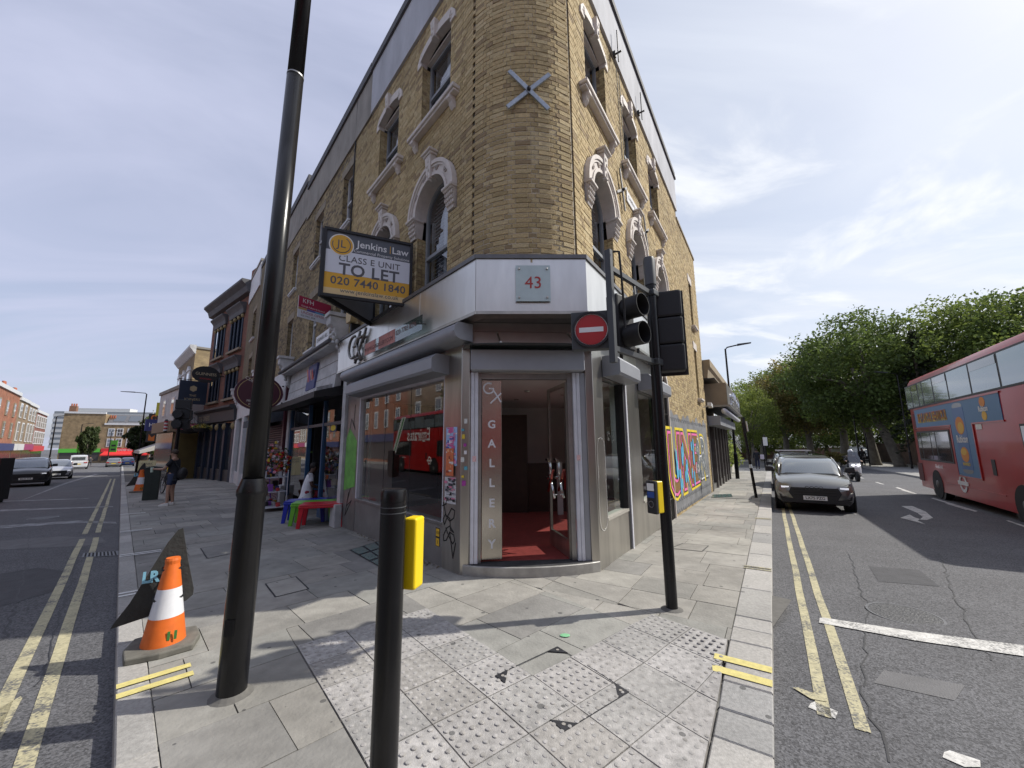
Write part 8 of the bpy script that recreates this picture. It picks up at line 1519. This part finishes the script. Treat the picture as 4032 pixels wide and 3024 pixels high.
for u0, u1, lb in ((7.5, 17, 'slate roof with skylights above the yellow brick house'), (23.6, 30, 'slate mansard roof above the tan brick house')):
    t = thing('slate_roof', lb, 'roof', FV @ Vector(((u0+u1)/2, -3, zv+10.5)), group='slate roofs at the end of the street'); k = MB(FV); k.prism([(-.4, zv+10.6), (-2.6, zv+13.2), (-6, zv+13.2), (-8, zv+10.6)], u0, u1, 'x'); k.build('slates', mat('slate', (.13, .13, .14), .6, var=.2, scale=2), t)
    for i in range(2): k = MB(FV); u = u0+1+i*3.2; k.hexa([(u, -.9, zv+11.3), (u+2.4, -.9, zv+11.3), (u+2.4, -.95, zv+11.2), (u, -.95, zv+11.2), (u, -2.2, zv+12.85), (u+2.4, -2.2, zv+12.85), (u+2.4, -2.3, zv+12.75), (u, -2.3, zv+12.75)]); k.build('skylight', m_carglass, t)
ra = thing('shop_awning', 'bright red awning over the shop at the end of the left street', 'awning', FV @ Vector((12, 1, zv+2.5))); k = MB(FV); k.hexa([(8, .3, zv+2.3), (18, .3, zv+2.3), (18, 2.6, zv+1.7), (8, 2.6, zv+1.7), (8, .3, zv+2.9), (18, .3, zv+2.9), (18, 2.6, zv+2.0), (8, 2.6, zv+2.0)]); k.build('canvas', mat('awning_red', (.6, .03, .03), .7), ra)
# pale slab block and the domed tower on the skyline
hb = thing('slab_block', 'long white office block with a blue panel on the skyline', 'building', T(330, 240)); c = T(190, 235); FH = frame((c.x, c.y), 72, False); zh = zg(200)
for i in range(7): k = MB(FH); k.box(0, 58, -12, 0, zh+4+i*3.2, zh+5.7+i*3.2); k.build('spandrel', mat('slab_white', (.62, .62, .60), .8), hb); k = MB(FH); k.box(.2, 57.8, -11.8, -.2, zh+5.7+i*3.2, zh+7.2+i*3.2); k.build('window_band', mat('slab_glass', (.28, .30, .31), .3), hb)
k = MB(FH); k.box(19, 25, -1, .4, zh+15, zh+26); k.build('blue_panel', mat('slab_blue', (.10, .25, .50), .6), hb); k = MB(FH); k.box(8, 36, -10, -2, zh+26.4, zh+28.6); k.build('plant_room', MATS['slab_white'], hb)
dt = thing('domed_tower', 'small pale domed cupola tower on the skyline', 'tower', T(587, 150)); c = T(587, 150); k = MB(); cz = c.z
k.box(c.x-2.6, c.x+2.6, c.y-2.6, c.y+2.6, cz, cz+10.5); k.build('base', mat('tower_stone', (.42, .42, .42), .8), dt)
for i in range(8): a = i*.785; k = MB(); k.cyl((c.x+1.9*math.cos(a), c.y+1.9*math.sin(a), cz+10.5), (c.x+1.9*math.cos(a), c.y+1.9*math.sin(a), cz+13.6), .35, n=8); k.build('column', MATS['tower_stone'], dt)
k = MB(); k.lathe([(2.9, 13.6), (2.9, 14.0), (2.3, 14.3), (2.2, 15.1), (1.7, 16.2), (.9, 16.9), (.2, 17.2), (.1, 18.2), (.3, 18.4), (.05, 18.7)], (c.x, c.y, cz), 20); k.build('dome', mat('lead_dome', (.38, .40, .41), .6), dt, auto=40)
for s_ in (-1, 1): k = MB(); k.lathe([(.7, 0), (.7, 2), (.5, 2.6), (.05, 3.2)], (c.x+s_*3.1, c.y, cz+9.2), 10); k.build('turret', MATS['tower_stone'], dt)
# street trees and posts down there
tree('street_tree', 'bushy dark green street tree below the hanging banner', T(553, 41), 5.0, 1.4, .12, 31, ('street', (.04, .06, .025)), 'street trees in the left street', low=.34, nclump=60, nleaf=60, size=.16)
tree('street_tree', 'thin green street tree beside the white van', T(345, 66), 7.0, 1.25, .12, 32, ('street2', (.06, .085, .03)), 'street trees in the left street', low=.22, nclump=60, nleaf=60, size=.2)
tree('street_tree', 'pale green tree below the domed tower', T(600, 70), 9.0, 2.6, .15, 33, ('street3', (.10, .13, .04)), 'street trees in the left street', low=.2, nclump=60, nleaf=60, size=.22)
# ---- the side of the crossing behind us, which the steel and glass mirror
FBk = frame((26, -15), -92, False); FX_LEFT = False
m_bk1 = brick_tex('behind_brick_red', -92, (.26, .10, .06), (.2, .08, .05), (.22, .17, .13)); m_bk2 = brick_tex('behind_brick_brown', -92, (.24, .17, .10), (.19, .13, .08), (.2, .17, .13))
zb_ = zg(-15)
for i, (u0, u1, m_, lb) in enumerate(((0, 11, m_bk2, 'brown brick house behind the viewer at the right'), (11, 23, m_bk1, 'red brick house behind the viewer mirrored in the steel'), (23, 36, mat('behind_white', (.5, .5, .48), .8), 'pale house behind the viewer in the middle'), (36, 50, m_bk1, 'red brick house behind the viewer at the left'))): row_house(lb, FBk, u0, u1, zb_, zb_+10, m_, [u0+2.5+j*3 for j in range(int((u1-u0-2)//3))], [(zb_+4.5, zb_+6.5), (zb_+7.6, zb_+9.2)], m_wpl, dsh, (MATS['far_sign_wine'], MATS['far_sign_red'], MATS['far_sign_navy'], MATS['far_sign_green'])[i], group='houses behind the viewer', chim=False)
FO2 = frame((-57.5+4*.7071, 40.5-4*.7071), -45, False)
row_house('red brick house across the left street mirrored in the window', FO2, -22, 0, zg(30), zg(30)+10.5, m_frb, (-19, -15, -11, -7, -3), [(4.0, 6.0), (7.2, 9.0)], m_wpl, dsh, sgn('navy', (.04, .05, .14)))
row_house('pale house across the left street mirrored in the window', FO2, -48, -22, zg(15), zg(15)+10, m_fyb, (-45, -40, -35, -30, -25), [(4.2, 6.2), (7.2, 9.0)], m_wpl, dsh, sgn('wine', (.30, .05, .14)))
tree('plane_tree', 'plane tree across the left street mirrored in the shop window', Vector((-21.5, 8.5, zg(8))), 9.5, 3.6, .25, 61, G1, 'street trees in the left street', low=.3, nclump=110, nleaf=60)
bus('double_decker_bus', 'red double-decker bus behind the viewer mirrored in the steel name panel', Vector((-4.0, -8.5, zg(-8.5)+ROADZ)), 92, 2)
# ================================================================ PEOPLE (facing +x, own coordinates)
def skinmesh(name, J, E_, m, parent, sub=2):
    names = list(J); me = bpy.data.meshes.new(name); me.from_pydata([J[n][0] for n in names], [(names.index(a), names.index(b)) for a, b in E_], []); o = bpy.data.objects.new(name, me); COL.objects.link(o); o.parent = parent
    md = o.modifiers.new('skin', 'SKIN'); md.use_smooth_shade = True
    lay = me.skin_vertices[0].data if len(me.skin_vertices) else None
    for i, n in enumerate(names):
        r_ = J[n][1]; lay[i].radius = r_ if isinstance(r_, tuple) else (r_, r_)
    lay[0].use_root = True
    s_ = o.modifiers.new('sub', 'SUBSURF'); s_.levels = s_.render_levels = sub; me.materials.append(m); return o
def person(label, loc, rz, pose=None, skin=(.42, .25, .17), top=(.02, .02, .025), bottom=(.03, .04, .08), shoes=(.6, .6, .6), hair=(.03, .02, .015), sleeve='short', leg='long', sc=1., longhair=False, cat='person', group=None):
    t = thing('person', label, cat, loc, rz, group, world=False); t.scale = (sc, sc, sc)
    P = dict(pelvis=(0, 0, .96), spine=(.0, 0, 1.14), chest=(.01, 0, 1.36), neck=(.015, 0, 1.50), headb=(.03, 0, 1.58), headm=(.035, 0, 1.66), headt=(.025, 0, 1.74),
             shL=(0, .18, 1.43), elL=(-.03, .25, 1.14), wrL=(.04, .26, .90), shR=(0, -.18, 1.43), elR=(-.03, -.25, 1.14), wrR=(.04, -.26, .90), hipL=(0, .095, .92), knL=(.03, .10, .50), anL=(-.02, .10, .09), toL=(.14, .11, .035), hipR=(0, -.095, .92), knR=(.03, -.10, .50), anR=(-.02, -.10, .09), toR=(.14, -.11, .035))
    P.update(pose or {}); rad = dict(pelvis=(.145, .115), spine=(.135, .105), chest=(.15, .115), neck=.058, headb=(.07, .075), headm=(.085, .10), headt=(.065, .075), shL=.062, shR=.062, elL=.045, elR=.045, wrL=.03, wrR=.03, hipL=.088, hipR=.088, knL=.058, knR=.058, anL=.04, anR=.04, toL=.035, toR=.035)
    J = {k_: (Vector(v), rad[k_]) for k_, v in P.items()}; E_ = [('pelvis', 'spine'), ('spine', 'chest'), ('chest', 'neck'), ('neck', 'headb'), ('headb', 'headm'), ('headm', 'headt')]
    for s_ in 'LR':
        E_ += [('chest', 'sh'+s_), ('sh'+s_, 'el'+s_), ('el'+s_, 'wr'+s_), ('pelvis', 'hip'+s_), ('hip'+s_, 'kn'+s_), ('kn'+s_, 'an'+s_), ('an'+s_, 'to'+s_)]
        w_ = J['wr'+s_][0]; d = (w_-J['el'+s_][0]).normalized(); sd = d.cross(Vector((0, 0, 1)) if abs(d.z) < .8 else Vector((1, 0, 0))).normalized(); J['pm'+s_] = (w_+d*.07, .032); E_.append(('wr'+s_, 'pm'+s_)); cu = d.cross(sd)
        for i in range(4): a = J['pm'+s_][0]+sd*(.027-.018*i)+d*.02; l = (.036, .042, .04, .03)[i]; J['f%d%s' % (i, s_)] = (a+d*l, .0095); J['g%d%s' % (i, s_)] = (a+d*l*1.5+cu*.02, .008); E_ += [('pm'+s_, 'f%d%s' % (i, s_)), ('f%d%s' % (i, s_), 'g%d%s' % (i, s_))]
        J['th'+s_] = (w_+d*.05+sd*.045, .011); J['tt'+s_] = (w_+d*.085+sd*.055, .009); E_ += [('wr'+s_, 'th'+s_), ('th'+s_, 'tt'+s_)]
    ms = mat('skin_%d' % int(skin[0]*100), skin, .6); skinmesh('body', J, E_, ms, t)
    def grow(keys, f, extra=None): return {k_: (J[k_][0], tuple(r_*f for r_ in (J[k_][1] if isinstance(J[k_][1], tuple) else (J[k_][1],)*2))) for k_ in keys}
    T_ = grow(['pelvis', 'spine', 'chest', 'shL', 'shR'], 1.13); T_['nk'] = (J['neck'][0]-Vector((0, 0, .05)), .07); T_['hem'] = (J['pelvis'][0]+(J['pelvis'][0]-J['spine'][0])*.5, (.175, .15)); T_['pelvis'] = (J['pelvis'][0], (.185, .155)); T_['spine'] = (J['spine'][0], (.17, .14)); ee = [('pelvis', 'spine'), ('pelvis', 'hem'), ('spine', 'chest'), ('chest', 'nk'), ('chest', 'shL'), ('chest', 'shR')]
    for s_ in 'LR':
        if sleeve == 'long': T_.update(grow(['el'+s_, 'wr'+s_], 1.35)); ee += [('sh'+s_, 'el'+s_), ('el'+s_, 'wr'+s_)]
        else: T_['sl'+s_] = (J['sh'+s_][0].lerp(J['el'+s_][0], .72), .066); ee.append(('sh'+s_, 'sl'+s_))
    skinmesh('top', T_, ee, mat('cloth_'+'%02d%02d%02d' % tuple(int(c*99) for c in top), top, .85, var=.15, scale=8), t)
    B_2 = grow(['pelvis', 'hipL', 'hipR'], 1.12); B_2['waist'] = (J['pelvis'][0].lerp(J['spine'][0], .5), (.165, .135)); ee = [('pelvis', 'waist'), ('pelvis', 'hipL'), ('pelvis', 'hipR')]
    for s_ in 'LR':
        if leg == 'short': B_2['sh_'+s_] = (J['hip'+s_][0].lerp(J['kn'+s_][0], .72), .088); ee.append(('hip'+s_, 'sh_'+s_))
        else: B_2.update({'kn'+s_: (J['kn'+s_][0], .078), 'an'+s_: (J['an'+s_][0]+Vector((0, 0, .03)), .065)}); ee += [('hip'+s_, 'kn'+s_), ('kn'+s_, 'an'+s_)]
    skinmesh('shorts' if leg == 'short' else 'trousers', B_2, ee, mat('cloth_'+'%02d%02d%02d' % tuple(int(c*99) for c in bottom), bottom, .85), t)
    for s_ in 'LR':
        a, b_ = J['an'+s_][0], J['to'+s_][0]; d = (b_-a); d.z = 0; d.normalize(); c_ = (a+b_)/2; c_.z = min(a.z, b_.z)+.01; k = MB(); n = Vector((-d.y, d.x, 0)); k.loft([[c_+d*x+n*y+Vector((0, 0, z)) for y, z in ((-w2, -.045), (w2, -.045), (w2*.9, h2), (-w2*.9, h2))] for x, w2, h2 in ((-.13, .035, .05), (-.06, .042, .055), (.05, .046, .02), (.13, .03, -.01))]); k.build('shoe', mat('shoe_%d' % int(shoes[0]*100), shoes, .6), t, bevel=.012)
    hm = J['headm'][0]; k = MB(); k.ell((hm.x-.018, hm.y, hm.z+.035), (.105, .088, .10), 12, 8)
    if longhair: k.ell((hm.x-.06, hm.y, hm.z-.08), (.07, .085, .16), 10, 8)
    k.build('hair', mat('hair_%d' % int(hair[0]*1000), hair, .7), t, smooth=True)
    k = MB(); k.ell((hm.x+.105, hm.y, hm.z-.025), (.02, .014, .022), 7, 5); 
    for s_ in (-1, 1): k.ell((hm.x+.0, hm.y+s_*.088, hm.z-.02), (.02, .012, .03), 7, 5)
    k.build('nose_and_ears', ms, t, smooth=True, kind='stuff'); return t
c = GS(668, 1990); man = person('man in black polo shirt navy shorts and white shoes holding a cup', Vector((c.x, c.y, zp(c.x, c.y))), R(196), dict(elR=(-.02, -.24, 1.13), wrR=(.10, -.22, .90), elL=(.16, .24, 1.16), wrL=(.44, .15, 1.17), toL=(.20, .12, .035), anL=(.03, .11, .09), knL=(.05, .1, .5), headm=(.05, 0, 1.66), headb=(.04, 0, 1.58)), skin=(.40, .24, .17), top=(.012, .014, .02), bottom=(.035, .05, .10), shoes=(.68, .67, .64), hair=(.045, .03, .02), leg='short')
cu = thing('drink_cup', 'pale green takeaway cup held out by the man in shorts', 'cup', (c.x, c.y, zp(c.x, c.y)), R(196), world=False); k = MB(); k.lathe([(.033, 0), (.042, .13), (.044, .135), (.04, .15)], (.53, .13, 1.07), 14); k.build('cup', mat('mint_cup', (.5, .62, .52), .6), cu)
bg_ = thing('shoulder_bag', 'black bag hanging at the back of the man in shorts', 'bag', (c.x, c.y, zp(c.x, c.y)), R(196), world=False); k = MB(); k.ell((-.26, .03, 1.0), (.13, .17, .20), 12, 8); k.build('bag_body', m_blackm, bg_, smooth=True); k = MB(); k.tube([(-.2, .1, 1.15), (-.05, .15, 1.42), (.12, -.02, 1.28)], .015, 6); k.build('strap', m_blackm, bg_)
p = FL @ Vector((6.75, .12, 0)); person('seated person in white T-shirt and red trousers in the shop doorway', Vector((p.x, p.y, zp(p.x, p.y)-.30)), R(35), dict(pelvis=(0, 0, .86), spine=(.02, 0, 1.06), chest=(.06, 0, 1.27), neck=(.10, 0, 1.40), headb=(.13, 0, 1.47), headm=(.16, 0, 1.54), headt=(.16, 0, 1.62), shL=(.05, .17, 1.34), shR=(.05, -.17, 1.34), elL=(.08, .22, 1.07), elR=(.08, -.22, 1.07), wrL=(.28, .15, .98), wrR=(.28, -.15, .98), hipL=(.02, .1, .84), hipR=(.02, -.1, .84), knL=(.42, .16, .82), knR=(.42, -.12, .80), anL=(.44, .16, .42), anR=(.40, -.12, .40), toL=(.58, .17, .36), toR=(.55, -.12, .34)), skin=(.09, .05, .035), top=(.68, .69, .72), bottom=(.30, .03, .05), shoes=(.05, .05, .05), hair=(.012, .01, .01))
walk = dict(knL=(.12, .10, .52), anL=(.10, .10, .12), toL=(.25, .11, .05), knR=(-.05, -.1, .52), anR=(-.22, -.1, .14), toR=(-.08, -.11, .04), wrL=(-.1, .26, .90), wrR=(.15, -.25, .93))
c = GS(2985, 1846); person('pedestrian in dark clothes walking away on the right pavement', Vector((c.x, c.y, zg(c.y))), R(58), walk, skin=(.12, .07, .05), top=(.012, .012, .016), bottom=(.02, .025, .06), shoes=(.03, .03, .03), hair=(.015, .012, .012), sleeve='long')
bg2 = thing('carrier_bag', 'white and pink bag carried by the walking pedestrian', 'bag', (c.x, c.y, zg(c.y)), R(58), world=False); k = MB(); k.box(-.12, .12, -.55, -.25, .85, 1.25); k.build('bag_body', mat('bag_white', (.7, .62, .68), .6), bg2, bevel=.03)
c = GS(3402, 1833); person('figure in long black clothes on the far right pavement', Vector((c.x, c.y, zg(c.y))), R(200), None, skin=(.15, .09, .06), top=(.008, .008, .009), bottom=(.008, .008, .009), shoes=(.02, .02, .02), hair=(.006, .006, .006), sleeve='long', longhair=True)
sm_ = sc.matrix_basis if False else None
rd_ = person('rider in dark jacket and pale helmet on the scooter', sc.location, sc.rotation_euler.z, dict(pelvis=(-.28, 0, .90), spine=(-.22, 0, 1.08), chest=(-.14, 0, 1.28), neck=(-.08, 0, 1.41), headb=(-.05, 0, 1.48), headm=(-.03, 0, 1.55), headt=(-.03, 0, 1.63), shL=(-.13, .19, 1.34), shR=(-.13, -.19, 1.34), elL=(.06, .32, 1.14), elR=(.06, -.32, 1.14), wrL=(.34, .33, 1.10), wrR=(.34, -.33, 1.10), hipL=(-.24, .1, .88), hipR=(-.24, -.1, .88), knL=(.18, .22, .80), knR=(.18, -.22, .80), anL=(.20, .22, .36), anR=(.20, -.22, .36), toL=(.34, .23, .33), toR=(.34, -.23, .33)), skin=(.35, .22, .16), top=(.02, .02, .025), bottom=(.015, .015, .02), shoes=(.03, .03, .03), hair=(.4, .4, .42), sleeve='long')
he = thing('helmet', 'pale crash helmet worn by the scooter rider', 'helmet', sc.location, sc.rotation_euler.z, world=False); k = MB(); k.ell((-.03, 0, 1.60), (.145, .125, .135), 14, 9); k.build('shell', mat('helmet_white', (.6, .62, .64), .25, coat=.6), he, smooth=True); k = MB(); k.ell((.045, 0, 1.585), (.085, .10, .06), 12, 7); k.build('visor', m_carglass, he, smooth=True)
for i, (px, py, hd_, lb, col, bt_) in enumerate(((590, 1853, 120, 'pedestrian in dark green top beside the awning shop', (.05, .07, .05), (.03, .03, .035)), (633, 1868, 150, 'pedestrian in black top and tan shorts near the traffic signal', (.02, .025, .02), (.20, .15, .09)), (303, 1838, 30, 'distant pedestrian crossing near the red awning', (.03, .03, .03), (.03, .03, .03)), (285, 1841, 200, 'distant pedestrian in white crossing near the van', (.6, .6, .62), (.5, .5, .52)), (352, 1836, 160, 'distant person beside the cycle under the red awning', (.05, .05, .06), (.04, .04, .05)))):
    c = GS(px, py, 0 if i < 2 else ROADZ); person(lb, Vector((c.x, c.y, zg(c.y)+(0 if i < 2 else ROADZ))), R(hd_), walk, skin=(.3, .18, .12), top=col, bottom=bt_, shoes=(.1, .1, .1), hair=(.02, .015, .012), leg='short' if i < 2 else 'long', group='pedestrians down the left street')
